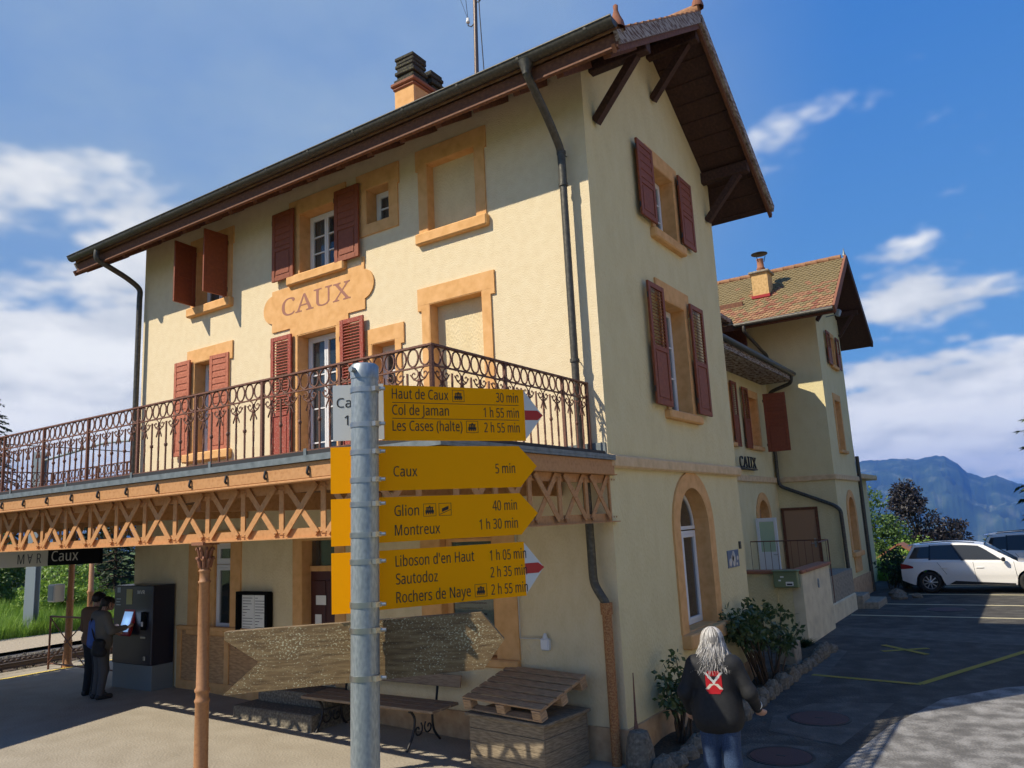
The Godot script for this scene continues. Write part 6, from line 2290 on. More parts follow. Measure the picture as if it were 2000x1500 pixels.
# ------------------------------------------------------------ signpost in front
func signpost() -> void:
	var P := Vector3(2.744, 0, 6.855)
	var rh := Vector3(cos(deg_to_rad(33.4)), 0, -sin(deg_to_rad(33.4)))
	var fh := Vector3(-sin(deg_to_rad(33.4)), 0, -cos(deg_to_rad(33.4)))
	var post := thing("sign_pole", "galvanised steel pole with metal bands carrying hiking signs", "pole", P - rh * 0.044)
	var ax := Vector3(rh.x * 0.044, 3.12, rh.z * 0.044)
	var s := S()
	tube(s, [Vector3(0, -0.05, 0), ax - Vector3(0, 0.035, 0)], 0.035, 28)
	put(s, "tube", "galvanised", post)
	s = S()
	tube(s, [ax * (3.085 / 3.12), ax * (3.118 / 3.12), ax * (3.124 / 3.12)], [0.0365, 0.0365, 0.031], 28)
	tube(s, [ax * (3.105 / 3.12) - rh * 0.02 - fh * 0.03, ax * (3.105 / 3.12) - rh * 0.028 - fh * 0.042], 0.007, 8)
	put(s, "cap", "galvanised", post)
	for y in [3.055, 2.965, 2.895, 2.825, 2.765, 2.690, 2.625, 2.522, 2.462, 2.352]:
		s = S()
		var c: Vector3 = ax * (y / 3.12)
		tube(s, [c - Vector3(0, 0.0065, 0), c + Vector3(0, 0.0065, 0)], 0.0368, 28)
		box(s, c - fh * 0.025 + rh * 0.034, Vector3(0.014, 0.012, 0.02))
		tube(s, [c + rh * 0.03 - fh * 0.02, c + rh * 0.056 - fh * 0.02], 0.005, 6)
		put(s, "band", "band_steel", post)
	# yellow direction signs: arm away to the right, short tail bent to the left of the pole
	var ba := deg_to_rad(27.0)
	var u := rh * cos(ba) + fh * sin(ba)
	var n := Vector3(-u.z, 0, u.x)
	var bt := deg_to_rad(3.0)
	var ut := rh * cos(bt) + fh * sin(bt)
	var nt := Vector3(-ut.z, 0, ut.x)
	var A := Transform3D(Basis(u, Vector3.UP, n), P - n * 0.048)
	var T := Transform3D(Basis(ut, Vector3.UP, nt), P - nt * 0.048)
	var rows := [
		["direction_sign", "yellow hiking sign to Haut de Caux with white-red-white tip", 2.932, 3.082, 0.060, 0.487, true,
			[["Haut de Caux", "30 min", 3.047, 0.163, 0.071, 1], ["Col de Jaman", "1 h 55 min", 3.003, 0.163, 0.112, 0], ["Les Cases (halte)", "2 h 55 min", 2.960, 0.202, 0.112, 1]], false, 0.0],
		["direction_sign", "plain yellow hiking arrow reading Caux 5 min", 2.800, 2.917, 0.0, 0.462, false,
			[["Caux", "5 min", 2.838, 0.066, 0.062, 0]], true, 0.0],
		["direction_sign", "yellow hiking arrow to Glion and Montreux", 2.667, 2.783, 0.0, 0.457, false,
			[["Glion", "40 min", 2.735, 0.068, 0.076, 2], ["Montreux", "1 h 30 min", 2.685, 0.126, 0.118, 0]], true, 0.0],
		["direction_sign", "yellow hiking sign to Rochers de Naye with white-red-white tip", 2.500, 2.647, 0.0, 0.463, true,
			[["Liboson d'en Haut", "1 h 05 min", 2.606, 0.222, 0.112, 0], ["Sautodoz", "2 h 35 min", 2.561, 0.115, 0.112, 0], ["Rochers de Naye", "2 h 55 min", 2.515, 0.208, 0.112, 1]], true, 0.0]]
	for r in rows:
		var sg := thing(r[0], r[1], "sign", Vector3.ZERO, 0.0, "yellow hiking signs on the pole")
		var y0: float = r[2]
		var y1: float = r[3]
		var x1: float = r[5]
		var ym := (y0 + y1) * 0.5
		s = S()
		var poly := pv([r[4], y0, x1, y0, x1, y1, r[4], y1])
		if not r[6]:
			poly = pv([r[4], y0, x1, y0, x1 + 0.056, ym, x1, y1, r[4], y1])
		extrude(s, poly, -0.002, 0.002, A)
		if r[8]:
			extrude(s, pv([-0.098, y0 - 0.003, 0.0, y0 - 0.003, 0.0, y1, -0.098, y1]), -0.002, 0.002, T)
		put(s, "panel", "sign_yellow", sg)
		if r[6]:
			s = S()
			extrude(s, pv([x1, y0 + 0.004, x1 + 0.060, ym, x1, y1 - 0.002]), -0.0025, 0.0018, A)
			put(s, "white_tip", "sign_white", sg)
			s = S()
			extrude(s, pv([x1 + 0.0005, ym - 0.014, x1 + 0.042, ym - 0.014, x1 + 0.061, ym, x1 + 0.042, ym + 0.014, x1 + 0.0005, ym + 0.014]), 0.0018, 0.0024, A)
			put(s, "red_stripe", "sign_red", sg)
		var left := 0.087
		for l in r[7]:
			words(l[0], 0.0275, l[3], A * Transform3D(Basis(), Vector3(left, l[2] - 0.002, 0.0021)), "ink", sg, "lettering", "Droid Sans", 0, 0.0006)
			words(l[1], 0.0275, l[4], A * Transform3D(Basis(), Vector3(0.468 if r[6] else 0.447, l[2] - 0.004 + 0.006 * (0.0 if r[6] else 1.0), 0.0021)), "ink", sg, "lettering", "Droid Sans", 2, 0.0006)
			for k in l[5]:
				icon(sg, A * Transform3D(Basis(), Vector3(left + l[3] + 0.012 + 0.044 * k, l[2] - 0.006, 0.0021)), k)
		if r[2] > 2.93:
			for y in [3.034, 2.991]:
				s = S()
				bb(s, left, 0.468, y, y + 0.0014, 0.0021, 0.0027)
				put(s, "rule", "ink", sg, A)
	# white place plate behind the pole
	var pl := thing("place_plate", "small white place name plate at the top of the pole", "sign")
	s = S()
	extrude(s, pv([-0.092, 2.934, 0.041, 2.934, 0.041, 3.082, -0.092, 3.082]), -0.008, -0.004, T)
	put(s, "panel", "sign_white", pl)
	words("Caux", 0.0255, 0.082, T * Transform3D(Basis(), Vector3(-0.082, 3.022, -0.0039)), "ink", pl, "lettering", "Droid Sans", 0, 0.0006)
	words("10", 0.0255, 0.036, T * Transform3D(Basis(), Vector3(-0.062, 2.975, -0.0039)), "ink", pl, "lettering", "Droid Sans", 0, 0.0006)
	# old wooden arrow
	var bw := deg_to_rad(0.0)
	var uw := rh * cos(bw) + fh * sin(bw)
	var nw := Vector3(-uw.z, 0, uw.x)
	var wd := thing("wooden_arrow", "weathered lichen-covered wooden arrow board below the yellow signs", "sign", P - nw * 0.066)
	wd.transform.basis = Basis(uw, Vector3.UP, nw)
	s = S()
	extrude(s, pv([-0.376, 2.315, 0.275, 2.346, 0.329, 2.415, 0.274, 2.483, 0.0, 2.476, -0.374, 2.466, -0.374, 2.447, -0.286, 2.39]), -0.014, 0.014)
	put(s, "board", "sign_wood", wd)
	for y in [2.46, 2.352]:
		s = S()
		tube(s, [Vector3(-0.046, y, 0.012), Vector3(-0.046, y, 0.034)], 0.009, 8)
		put(s, "bolt", "band_steel", wd)

func icon(p: Node3D, xf: Transform3D, kind: int) -> void:
	var s := S()
	var w := 0.036
	bb(s, 0, w, 0, 0.001, 0, 0.0006); bb(s, 0, w, w * 0.9, w * 0.9 + 0.001, 0, 0.0006); bb(s, 0, 0.001, 0.001, w * 0.9, 0, 0.0006); bb(s, w - 0.001, w, 0.001, w * 0.9, 0, 0.0006)
	if kind == 0:
		bb(s, 0.006, 0.030, 0.009, 0.016, 0, 0.0006); bb(s, 0.009, 0.012, 0.016, 0.022, 0, 0.0006); bb(s, 0.014, 0.017, 0.016, 0.022, 0, 0.0006); bb(s, 0.019, 0.022, 0.016, 0.022, 0, 0.0006); bb(s, 0.024, 0.027, 0.016, 0.022, 0, 0.0006)
		bb(s, 0.008, 0.028, 0.022, 0.0245, 0, 0.0006); bb(s, 0.016, 0.020, 0.0245, 0.028, 0, 0.0006)
		for k in 4:
			bb(s, 0.007 + k * 0.006, 0.010 + k * 0.006, 0.005, 0.009, 0, 0.0006)
	else:
		extrude(s, pv([0.002, 0.003, 0.034, 0.015, 0.034, 0.0165, 0.002, 0.0045]), 0, 0.0006)
		extrude(s, pv([0.009, 0.010, 0.028, 0.017, 0.028, 0.026, 0.009, 0.019]), 0, 0.0006)
	put(s, "pictogram", "ink", p, xf)

# ------------------------------------------------------------ people
func cap_dist(p: Vector3, a: Vector3, b: Vector3, ra: float, rb: float) -> float:
	var ab := b - a
	var l := ab.length_squared()
	var t := clampf((p - a).dot(ab) / l, 0.0, 1.0) if l > 0.0 else 0.0
	return p.distance_to(a + ab * t) - lerpf(ra, rb, t)

func blend(a: float, b: float, k: float) -> float:
	var h := maxf(k - absf(a - b), 0.0) / k
	return minf(a, b) - h * h * k * 0.25

func field_at(bones: Array, p: Vector3, k: float) -> float:
	var f := 10.0
	for b in bones:
		f = blend(f, cap_dist(p, b[0], b[1], b[2], b[3]), k)
	return f

func net(bones: Array, cell: float, k: float) -> ArrayMesh:
	var lo := Vector3.ONE * 1e9
	var hi := -lo
	for b in bones:
		var m: float = maxf(b[2], b[3]) + k + cell * 2.0
		for q in [b[0], b[1]]:
			lo = lo.min(q - Vector3.ONE * m)
			hi = hi.max(q + Vector3.ONE * m)
	var nx := int((hi.x - lo.x) / cell) + 2
	var ny := int((hi.y - lo.y) / cell) + 2
	var nz := int((hi.z - lo.z) / cell) + 2
	var f := PackedFloat32Array()
	f.resize(nx * ny * nz)
	f.fill(10.0)
	for b in bones:
		var m: float = maxf(b[2], b[3]) + k + cell * 1.5
		var a0: Vector3 = ((b[0] as Vector3).min(b[1]) - Vector3.ONE * m - lo) / cell
		var a1: Vector3 = ((b[0] as Vector3).max(b[1]) + Vector3.ONE * m - lo) / cell
		for z in range(maxi(0, int(a0.z)), mini(nz - 1, int(a1.z) + 1) + 1):
			for y in range(maxi(0, int(a0.y)), mini(ny - 1, int(a1.y) + 1) + 1):
				var row := (z * ny + y) * nx
				for x in range(maxi(0, int(a0.x)), mini(nx - 1, int(a1.x) + 1) + 1):
					var d := cap_dist(lo + Vector3(x, y, z) * cell, b[0], b[1], b[2], b[3])
					f[row + x] = blend(f[row + x], d, k)
	var idx := {}
	var verts := PackedVector3Array()
	var offs := [0, 1, nx, nx + 1, nx * ny, nx * ny + 1, nx * ny + nx, nx * ny + nx + 1]
	var cor := [Vector3(0, 0, 0), Vector3(1, 0, 0), Vector3(0, 1, 0), Vector3(1, 1, 0), Vector3(0, 0, 1), Vector3(1, 0, 1), Vector3(0, 1, 1), Vector3(1, 1, 1)]
	var edges := [[0, 1], [2, 3], [4, 5], [6, 7], [0, 2], [1, 3], [4, 6], [5, 7], [0, 4], [1, 5], [2, 6], [3, 7]]
	for z in nz - 1:
		for y in ny - 1:
			for x in nx - 1:
				var i := (z * ny + y) * nx + x
				var f0 := f[i]
				if absf(f0) > cell * 2.5: continue
				var neg := 0
				for o in offs:
					if f[i + o] < 0.0: neg += 1
				if neg == 0 or neg == 8: continue
				var s := Vector3.ZERO
				var n := 0
				for e in edges:
					var fa := f[i + offs[e[0]]]
					var fb := f[i + offs[e[1]]]
					if (fa < 0.0) != (fb < 0.0):
						s += (cor[e[0]] as Vector3).lerp(cor[e[1]], fa / (fa - fb))
						n += 1
				idx[i] = verts.size()
				verts.append(lo + (Vector3(x, y, z) + s / n) * cell)
	var ind := PackedInt32Array()
	var st := [1, nx, nx * ny]
	for i in idx:
		var f0 := f[i]
		for ax in 3:
			var f1 := f[i + st[ax]]
			if (f0 < 0.0) == (f1 < 0.0): continue
			var u: int = st[(ax + 1) % 3]
			var v: int = st[(ax + 2) % 3]
			if not (idx.has(i - u) and idx.has(i - v) and idx.has(i - u - v)): continue
			var a: int = idx[i]
			var b: int = idx[i - u]
			var c: int = idx[i - u - v]
			var d: int = idx[i - v]
			if f0 < 0.0: ind.append_array(PackedInt32Array([a, c, b, a, d, c]))
			else: ind.append_array(PackedInt32Array([a, b, c, a, c, d]))
	var s2 := SurfaceTool.new()
	s2.begin(Mesh.PRIMITIVE_TRIANGLES)
	s2.set_smooth_group(0)
	for v in verts: s2.add_vertex(v)
	for v in ind: s2.add_index(v)
	s2.generate_normals()
	return s2.commit()

func grow(bones: Array, by: float) -> Array:
	var r: Array = []
	for b in bones: r.append([b[0], b[1], b[2] + by, b[3] + by])
	return r

func V(x: float, y: float, z: float) -> Vector3:
	return Vector3(x, y, z)

# pose: facing local -z
func figure(label: String, at: Vector3, turn: float, hgt: float, look: Dictionary) -> Node3D:
	var t := thing("person", label, "person", at, turn)
	t.scale = Vector3.ONE * (hgt / 1.64)
	var legs: Array = []
	for m in [-1.0, 1.0]:
		var fw: float = look.get("stride", 0.0) * m
		legs.append([V(m * 0.085, 0.86, 0.0), V(m * 0.095, 0.47, -0.03 + fw * 0.5), 0.088, 0.058])
		legs.append([V(m * 0.095, 0.47, -0.03 + fw * 0.5), V(m * 0.095, 0.09, 0.02 + fw), 0.058, 0.04])
	var feet: Array = []
	for m in [-1.0, 1.0]:
		var fw: float = look.get("stride", 0.0) * m
		feet.append([V(m * 0.095, 0.045, 0.05 + fw), V(m * 0.105, 0.036, -0.14 + fw), 0.042, 0.034])
	var trunk := [[V(-0.075, 0.90, 0), V(0.075, 0.90, 0), 0.118, 0.118], [V(-0.05, 0.95, 0.0), V(-0.065, 1.28, 0.01), 0.105, 0.10], [V(0.05, 0.95, 0.0), V(0.065, 1.28, 0.01), 0.105, 0.10], [V(-0.14, 1.335, 0.015), V(0.14, 1.335, 0.015), 0.062, 0.062]]
	var hb: float = look.get("bow", 0.0)
	var neck := [[V(0, 1.34, 0.005), V(0, 1.45, -0.01 - hb * 0.4), 0.052, 0.048]]
	var hc := V(0, 1.535 - hb * 0.25, -0.02 - hb)
	var head := [[hc + V(0, 0.02, 0.015), hc + V(0, 0.03, -0.015), 0.085, 0.082], [hc + V(0, -0.05, -0.03), hc + V(0, -0.065, -0.055), 0.055, 0.042], [hc + V(0, 0.0, -0.09), hc + V(0, -0.018, -0.105), 0.008, 0.013], [hc + V(-0.083, -0.005, 0.01), hc + V(-0.088, -0.03, 0.008), 0.014, 0.010], [hc + V(0.083, -0.005, 0.01), hc + V(0.088, -0.03, 0.008), 0.014, 0.010]]
	var arms: Array = []
	var hands: Array = []
	for m in [-1.0, 1.0]:
		var el: Vector3 = look["elbow_r"] if m > 0 else look["elbow_l"]
		var wr: Vector3 = look["wrist_r"] if m > 0 else look["wrist_l"]
		arms.append([V(m * 0.185, 1.33, 0.015), el, 0.056, 0.044])
		arms.append([el, wr, 0.043, 0.03])
		var d := (wr - el).normalized()
		var b := frame_of(d)
		var sx := b.x
		var pc := wr + d * 0.05
		hands.append([wr, wr + d * 0.02, 0.026, 0.026])
		hands.append([pc - sx * 0.018, pc - sx * 0.018 + d * 0.03, 0.016, 0.014])
		hands.append([pc + sx * 0.018, pc + sx * 0.018 + d * 0.03, 0.016, 0.014])
		for k in 4:
			var o := sx * (-0.028 + 0.0187 * k)
			var ln: float = [0.032, 0.040, 0.037, 0.028][k]
			var k1 := pc + o + d * 0.04
			var k2 := k1 + d * ln * 0.8 - b.z * 0.012
			hands.append([k1, k2, 0.0085, 0.008])
			hands.append([k2, k2 + d * ln * 0.5 - b.z * ln * 0.7, 0.008, 0.007])
		hands.append([pc - sx * m * 0.028, pc - sx * m * 0.05 + d * 0.03 - b.z * 0.012, 0.011, 0.009])
		hands.append([pc - sx * m * 0.05 + d * 0.03 - b.z * 0.012, pc - sx * m * 0.048 + d * 0.058 - b.z * 0.02, 0.009, 0.0075])
	var cell: float = look.get("cell", 0.016)
	inst(net(legs + feet + trunk + neck + head + arms + hands, cell * 0.8, 0.03), "body", "skin", t)
	inst(net(grow(hands, 0.001), 0.005 if cell < 0.015 else 0.007, 0.006), "hands", "skin", t)
	# clothes follow the body
	var coat := grow(trunk, look.get("loose", 0.018)) + grow(arms, 0.018)
	if look.get("hem", 0.86) < 0.86:
		coat.append([V(-0.085, look["hem"] + 0.07, 0.0), V(0.085, look["hem"] + 0.07, 0.0), 0.145, 0.145])
		coat.append([V(-0.08, 1.0, 0.0), V(0.08, 1.0, 0.0), 0.135, 0.135])
	inst(net(coat, cell, 0.05), "jacket", look["top"], t)
	inst(net(grow(legs, 0.016) + [[V(-0.07, 0.9, 0), V(0.07, 0.9, 0), 0.128, 0.128]], cell, 0.04), "trousers", look["legs"], t)
	inst(net(grow(feet, 0.008), cell, 0.02), "shoes", "cable", t)
	# eyes and mouth
	var s := S()
	for m in [-1.0, 1.0]:
		lathe(s, [Vector2(0, -0.009), Vector2(0.009, 0), Vector2(0, 0.009)], 8, hc + V(m * 0.032, 0.012, -0.088))
	put(s, "eyes", "ink", t)
	s = S()
	tube(s, [hc + V(-0.022, -0.055, -0.09), hc + V(0, -0.057, -0.098), hc + V(0.022, -0.055, -0.09)], 0.005, 5)
	put(s, "mouth", "red_plastic", t)
	# hair
	var hair: Array = [[hc + V(0, 0.035, 0.03), hc + V(0, 0.045, -0.03), 0.088, 0.080]]
	var r := RandomNumberGenerator.new()
	r.seed = look.get("seed", 1)
	var hl: float = look["hair_len"]
	if hl > 0.2:
		hair.append([hc + V(0, 0.0, 0.05), hc + V(0, -hl * 0.5, 0.07), 0.075, 0.05])
	inst(net(hair, 0.009, 0.02), "hair", look["hair"], t)
	# loose strands over the head, in a few tones
	var tones: Array = look.get("tones", [look["hair"]])
	for tn in tones.size():
		var hs := S()
		for k in int(look.get("strands", 40)):
			var a := lerpf(-0.45, PI + 0.45, r.randf())
			var d := V(cos(a), 0, sin(a))
			var ln := hl * r.randf_range(0.55, 1.08)
			var ph := r.randf() * TAU
			var wv: float = look.get("wave", 0.006)
			var fl: float = look.get("flare", 0.1)
			var pts: Array = []
			var rad: Array = []
			var c0: Vector3 = hc + V(0, 0.035, 0.012)
			var off := r.randf_range(0.0, 0.012)
			for i in 13:
				var u := i / 12.0
				var p: Vector3
				if u < 0.4:
					var el := lerpf(PI * 0.5 - r.randf_range(0.0, 0.02), 0.0, u / 0.4)
					p = c0 + (d * cos(el) + V(0, sin(el), 0)) * (0.093 + off)
				else:
					var w := (u - 0.4) / 0.6
					p = c0 + d * (0.093 + off + fl * ln * w * w * 2.2) + V(0, -ln * w, 0.02 * w)
					p += V(cos(ph + w * 7.0), 0, sin(ph + w * 6.0)) * wv * (0.4 + w)
				pts.append(p)
				rad.append(0.0036 * (1.0 - 0.75 * u * u))
			tube(hs, pts, rad, 4, false)
		put(hs, "hair_strands", tones[tn], t)
	t.set_meta("coat", coat)
	return t

func people() -> void:
	var w := figure("person with long grey hair, black jacket and blue jeans walking beside the gable", Vector3(1.47, 0.0, 1.08), 0.28, 1.63, {
		"top": "jacket_black", "legs": "denim", "hair": "hair_deep", "hair_len": 0.27, "strands": 210, "tones": ["hair_grey", "hair_pale", "hair_deep"], "wave": 0.011, "flare": 0.20, "stride": 0.06, "bow": 0.045, "hem": 0.80, "loose": 0.03, "cell": 0.014, "hair_cell": 0.005, "seed": 5,
		"elbow_l": V(-0.285, 1.09, 0.03), "wrist_l": V(-0.26, 0.90, -0.12), "elbow_r": V(0.30, 1.09, 0.04), "wrist_r": V(0.345, 0.93, -0.13)})
	var coat: Array = w.get_meta("coat")
	w.remove_meta("coat")
	# printed emblem on the back
	var parts := {"sign_red": S(), "sign_white": S(), "cream_board": S()}
	var nx := 26
	var ny := 30
	var grid: Array = []
	for j in ny + 1:
		var row: Array[Vector3] = []
		for i in nx + 1:
			var p := V(lerpf(-0.085, 0.085, float(i) / nx) - 0.005, lerpf(1.10, 1.30, float(j) / ny), 0.40)
			for k in 40:
				var d := field_at(coat, p, 0.05)
				p.z -= d
				if d < 0.0008: break
			p.z += 0.004
			row.append(p)
		grid.append(row)
	for j in ny:
		for i in nx:
			var x := (i + 0.5) / nx * 2.0 - 1.0
			var y := (j + 0.5) / ny * 2.0 - 1.0
			var key := ""
			if absf(x) < 0.82 and absf(y) < 0.98 and absf(x) + absf(y) < 1.55: key = "sign_red"
			if y > 0.1 and y < 0.52 and absf(x) < 0.34: key = ""
			if y > -0.35 and y < 0.86 and absf(absf(x) - 0.80 * (y - 0.05) / 0.8 - 0.04) < 0.16: key = "sign_white"
			if y <= -0.10 and y > -0.62 and absf(absf(x) - (0.15 + 0.62 * (-0.1 - y) / 0.5)) < 0.2: key = "cream_board"
			if key != "":
				quad(parts[key], grid[j][i], grid[j][i + 1], grid[j + 1][i + 1], grid[j + 1][i])
	for key in parts:
		put(parts[key], "jacket_emblem", key, w)
	var s := S()
	tube(s, [V(0.338, 0.965, -0.105), V(0.343, 0.945, -0.118)], 0.053, 12)
	put(s, "cuff", "sign_white", w)
	var a := figure("person in brown top and dark trousers at the ticket machine", Vector3(-9.38, 0.22, 1.02), 0.15, 1.66, {
		"top": "top_brown", "legs": "trousers_dark", "hair": "hair_dark", "hair_len": 0.11, "strands": 30, "flare": 0.03, "bow": 0.06, "cell": 0.018, "seed": 8,
		"elbow_l": V(-0.26, 1.07, -0.02), "wrist_l": V(-0.15, 1.0, -0.22), "elbow_r": V(0.26, 1.07, -0.02), "wrist_r": V(0.15, 1.05, -0.24)})
	a.remove_meta("coat")
	var b := figure("person in grey top with blue garment and shoulder bag at the ticket machine", Vector3(-8.95, 0.22, 1.12), -0.1, 1.60, {
		"top": "top_grey", "legs": "trousers_grey", "hair": "hair_dark", "hair_len": 0.15, "strands": 40, "flare": 0.06, "bow": 0.07, "cell": 0.018, "seed": 9, "loose": 0.03,
		"elbow_l": V(-0.26, 1.09, -0.05), "wrist_l": V(-0.14, 1.02, -0.26), "elbow_r": V(0.28, 1.10, -0.04), "wrist_r": V(0.24, 1.12, -0.28)})
	b.remove_meta("coat")
	inst(net([[V(-0.07, 0.90, 0.13), V(-0.08, 1.24, 0.125), 0.07, 0.05], [V(0.03, 0.92, 0.14), V(0.02, 1.24, 0.13), 0.06, 0.05], [V(-0.08, 0.85, 0.08), V(-0.03, 1.0, 0.1), 0.05, 0.06]], 0.016, 0.05), "blue_garment", "cloth_blue", b)
	s = S()
	tube(s, smooth_path([V(-0.15, 1.38, 0.02), V(-0.04, 1.28, 0.155), V(0.10, 1.05, 0.17), V(0.19, 0.90, 0.14)]), 0.012, 6)
	put(s, "bag_strap", "bag_black", b)
	var bag := thing("shoulder_bag", "black shoulder bag hanging at the hip beside the ticket machine", "bag", b.position + Vector3(0.20, 0.74, 0.14))
	inst(net([[V(-0.09, 0.02, 0), V(0.10, 0.02, 0), 0.075, 0.075], [V(-0.07, 0.16, 0), V(0.08, 0.16, 0), 0.06, 0.06], [V(0.0, 0.05, 0.02), V(0.0, 0.15, 0.02), 0.08, 0.07]], 0.014, 0.05), "pouch", "bag_black", bag)

# ------------------------------------------------------------ cars
func cars() -> void:
	car("white estate car parked square to the narrow house", Vector3(0.42, 0.0, -19.45), 1.0, "car_white")
	car("white car with dark blue roof parked behind the estate car", Vector3(2.35, 0.0, -22.0), 1.10, "car_roof_blue")

func car(label: String, at: Vector3, tall: float, roofm: String) -> void:
	var c := thing("parked_car", label, "car", at, 0.0, "cars parked in the bays")
	c.scale = Vector3(1.0 + (tall - 1.0) * 0.4, tall, 1.0)
	var wx := [0.77, 3.36]
	var WR := 0.315
	var ylo := func(x: float) -> float:
		var y := 0.23
		if x < 0.35: y = lerpf(0.36, 0.23, x / 0.35)
		if x > 3.9: y = lerpf(0.23, 0.30, (x - 3.9) / 0.37)
		for w in wx:
			var d: float = absf(x - w)
			if d < WR + 0.055: y = maxf(y, WR + sqrt(maxf(pow(WR + 0.055, 2) - d * d, 0.0)))
		return y
	var yhi := func(x: float) -> float:
		if x < 0.12: return lerpf(0.84, 0.91, x / 0.12)
		if x < 3.0: return lerpf(0.92, 0.875, (x - 0.12) / 2.88) 
		if x < 3.95: return lerpf(0.90, 0.80, (x - 3.0) / 0.95)
		return lerpf(0.80, 0.58, pow((x - 3.95) / 0.32, 1.6))
	var hw := func(x: float, y: float) -> float:
		var b := 0.865
		if x < 0.55: b -= 0.13 * pow(1.0 - x / 0.55, 2.2)
		if x > 3.5: b -= 0.24 * pow((x - 3.5) / 0.77, 2.2)
		var t := (y - 0.55) / 0.4
		b -= 0.035 * t * t if y > 0.55 else 0.045 * pow((0.55 - y) / 0.33, 2.0)
		b -= 0.012 * exp(-pow((y - 0.42) / 0.05, 2.0))
		return b
	var N := 90
	var R := 10
	var s := S()
	s.set_smooth_group(0)
	for m in [-1.0, 1.0]:
		for i in N:
			for j in R:
				var p: Array[Vector3] = []
				for e in [[i, j], [i + 1, j], [i + 1, j + 1], [i, j + 1]]:
					var x: float = 4.27 * e[0] / N
					var y := lerpf(ylo.call(x), yhi.call(x), float(e[1]) / R)
					p.append(Vector3(x, y, m * hw.call(x, y)))
				if m > 0: quad(s, p[0], p[1], p[2], p[3])
				else: quad(s, p[3], p[2], p[1], p[0])
	# bonnet, shoulder, bumper faces
	s.set_smooth_group(1)
	for i in N:
		var xa := 4.27 * i / N
		var xb := 4.27 * (i + 1) / N
		var ya: float = yhi.call(xa)
		var yb: float = yhi.call(xb)
		for k in 6:
			var p: Array[Vector3] = []
			for e in [[xa, ya, k], [xb, yb, k], [xb, yb, k + 1], [xa, ya, k + 1]]:
				var f: float = e[2] / 3.0 - 1.0
				p.append(Vector3(e[0], e[1] + 0.05 * (1.0 - f * f), f * hw.call(e[0], e[1])))
			quad(s, p[3], p[2], p[1], p[0])
	s.set_smooth_group(2)
	for j in R:
		for e in [[0.0, 1.0], [4.27, -1.0]]:
			var ya := lerpf(ylo.call(e[0]), yhi.call(e[0]), float(j) / R)
			var yb := lerpf(ylo.call(e[0]), yhi.call(e[0]), float(j + 1) / R)
			var ha: float = hw.call(e[0], ya)
			var h2: float = hw.call(e[0], yb)
			quad(s, Vector3(e[0], ya, -ha), Vector3(e[0], ya, ha), Vector3(e[0], yb, h2), Vector3(e[0], yb, -h2))
	put(s, "body", "car_white", c)
	# cabin
	var top := 1.45
	var xb0 := 0.07
	var xb1 := 3.12
	var xt0 := 0.40
	var xt1 := 2.28
	var cab := func(t: float, v: float, out: float) -> Vector3:
		var xb := lerpf(xb0, xb1, t)
		var xt := lerpf(xt0, xt1, t)
		var yt := top - 0.10 * pow(absf(t - 0.52) * 1.9, 2.4) * (1.0 if t > 0.52 else 0.55)
		var yb: float = yhi.call(clampf(xb, 0.0, 4.2)) - 0.01
		var x := lerpf(xb, xt, v)
		var y := lerpf(yb, yt, v)
		var z := lerpf(hw.call(clampf(xb, 0.0, 4.2), 0.9) - 0.012, 0.60 - 0.05 * pow(absf(t - 0.45) * 1.6, 2.0), pow(v, 1.15))
		return Vector3(x, y + out * 0.35, z + out)
	s = S()
	s.set_smooth_group(0)
	var NT := 40
	for m in [-1.0, 1.0]:
		for i in NT:
			for j in 6:
				var p: Array[Vector3] = []
				for e in [[i, j], [i + 1, j], [i + 1, j + 1], [i, j + 1]]:
					p.append(cab.call(float(e[0]) / NT, e[1] / 6.0, 0.0) * Vector3(1, 1, m))
				if m > 0: quad(s, p[0], p[1], p[2], p[3])
				else: quad(s, p[3], p[2], p[1], p[0])
	put(s, "cabin", "car_white", c)
	s = S()
	s.set_smooth_group(0)
	for i in NT:
		var a: Vector3 = cab.call(float(i) / NT, 1.0, 0.0)
		var b: Vector3 = cab.call(float(i + 1) / NT, 1.0, 0.0)
		for k in 8:
			var f0 := k / 4.0 - 1.0
			var f1 := (k + 1) / 4.0 - 1.0
			quad(s, Vector3(a.x, a.y + 0.045 * (1 - f1 * f1), a.z * f1), Vector3(b.x, b.y + 0.045 * (1 - f1 * f1), b.z * f1), Vector3(b.x, b.y + 0.045 * (1 - f0 * f0), b.z * f0), Vector3(a.x, a.y + 0.045 * (1 - f0 * f0), a.z * f0))
	put(s, "roof", roofm, c)
	for e in [[0.0, "rear_window"], [1.0, "windscreen"]]:
		s = S()
		var a: Vector3 = cab.call(e[0], 0.0, 0.0)
		var b: Vector3 = cab.call(e[0], 1.0, 0.0)
		for k in 8:
			var f0 := k / 4.0 - 1.0
			var f1 := (k + 1) / 4.0 - 1.0
			var bulge: float = 0.06 * (1.0 if e[0] > 0.5 else -0.5)
			quad(s, Vector3(a.x + bulge * (1 - f0 * f0), a.y, a.z * f0), Vector3(a.x + bulge * (1 - f1 * f1), a.y, a.z * f1), Vector3(b.x + bulge * (1 - f1 * f1), b.y + 0.045 * (1 - f1 * f1), b.z * f1), Vector3(b.x + bulge * (1 - f0 * f0), b.y + 0.045 * (1 - f0 * f0), b.z * f0))
		put(s, e[1], "car_glass", c)
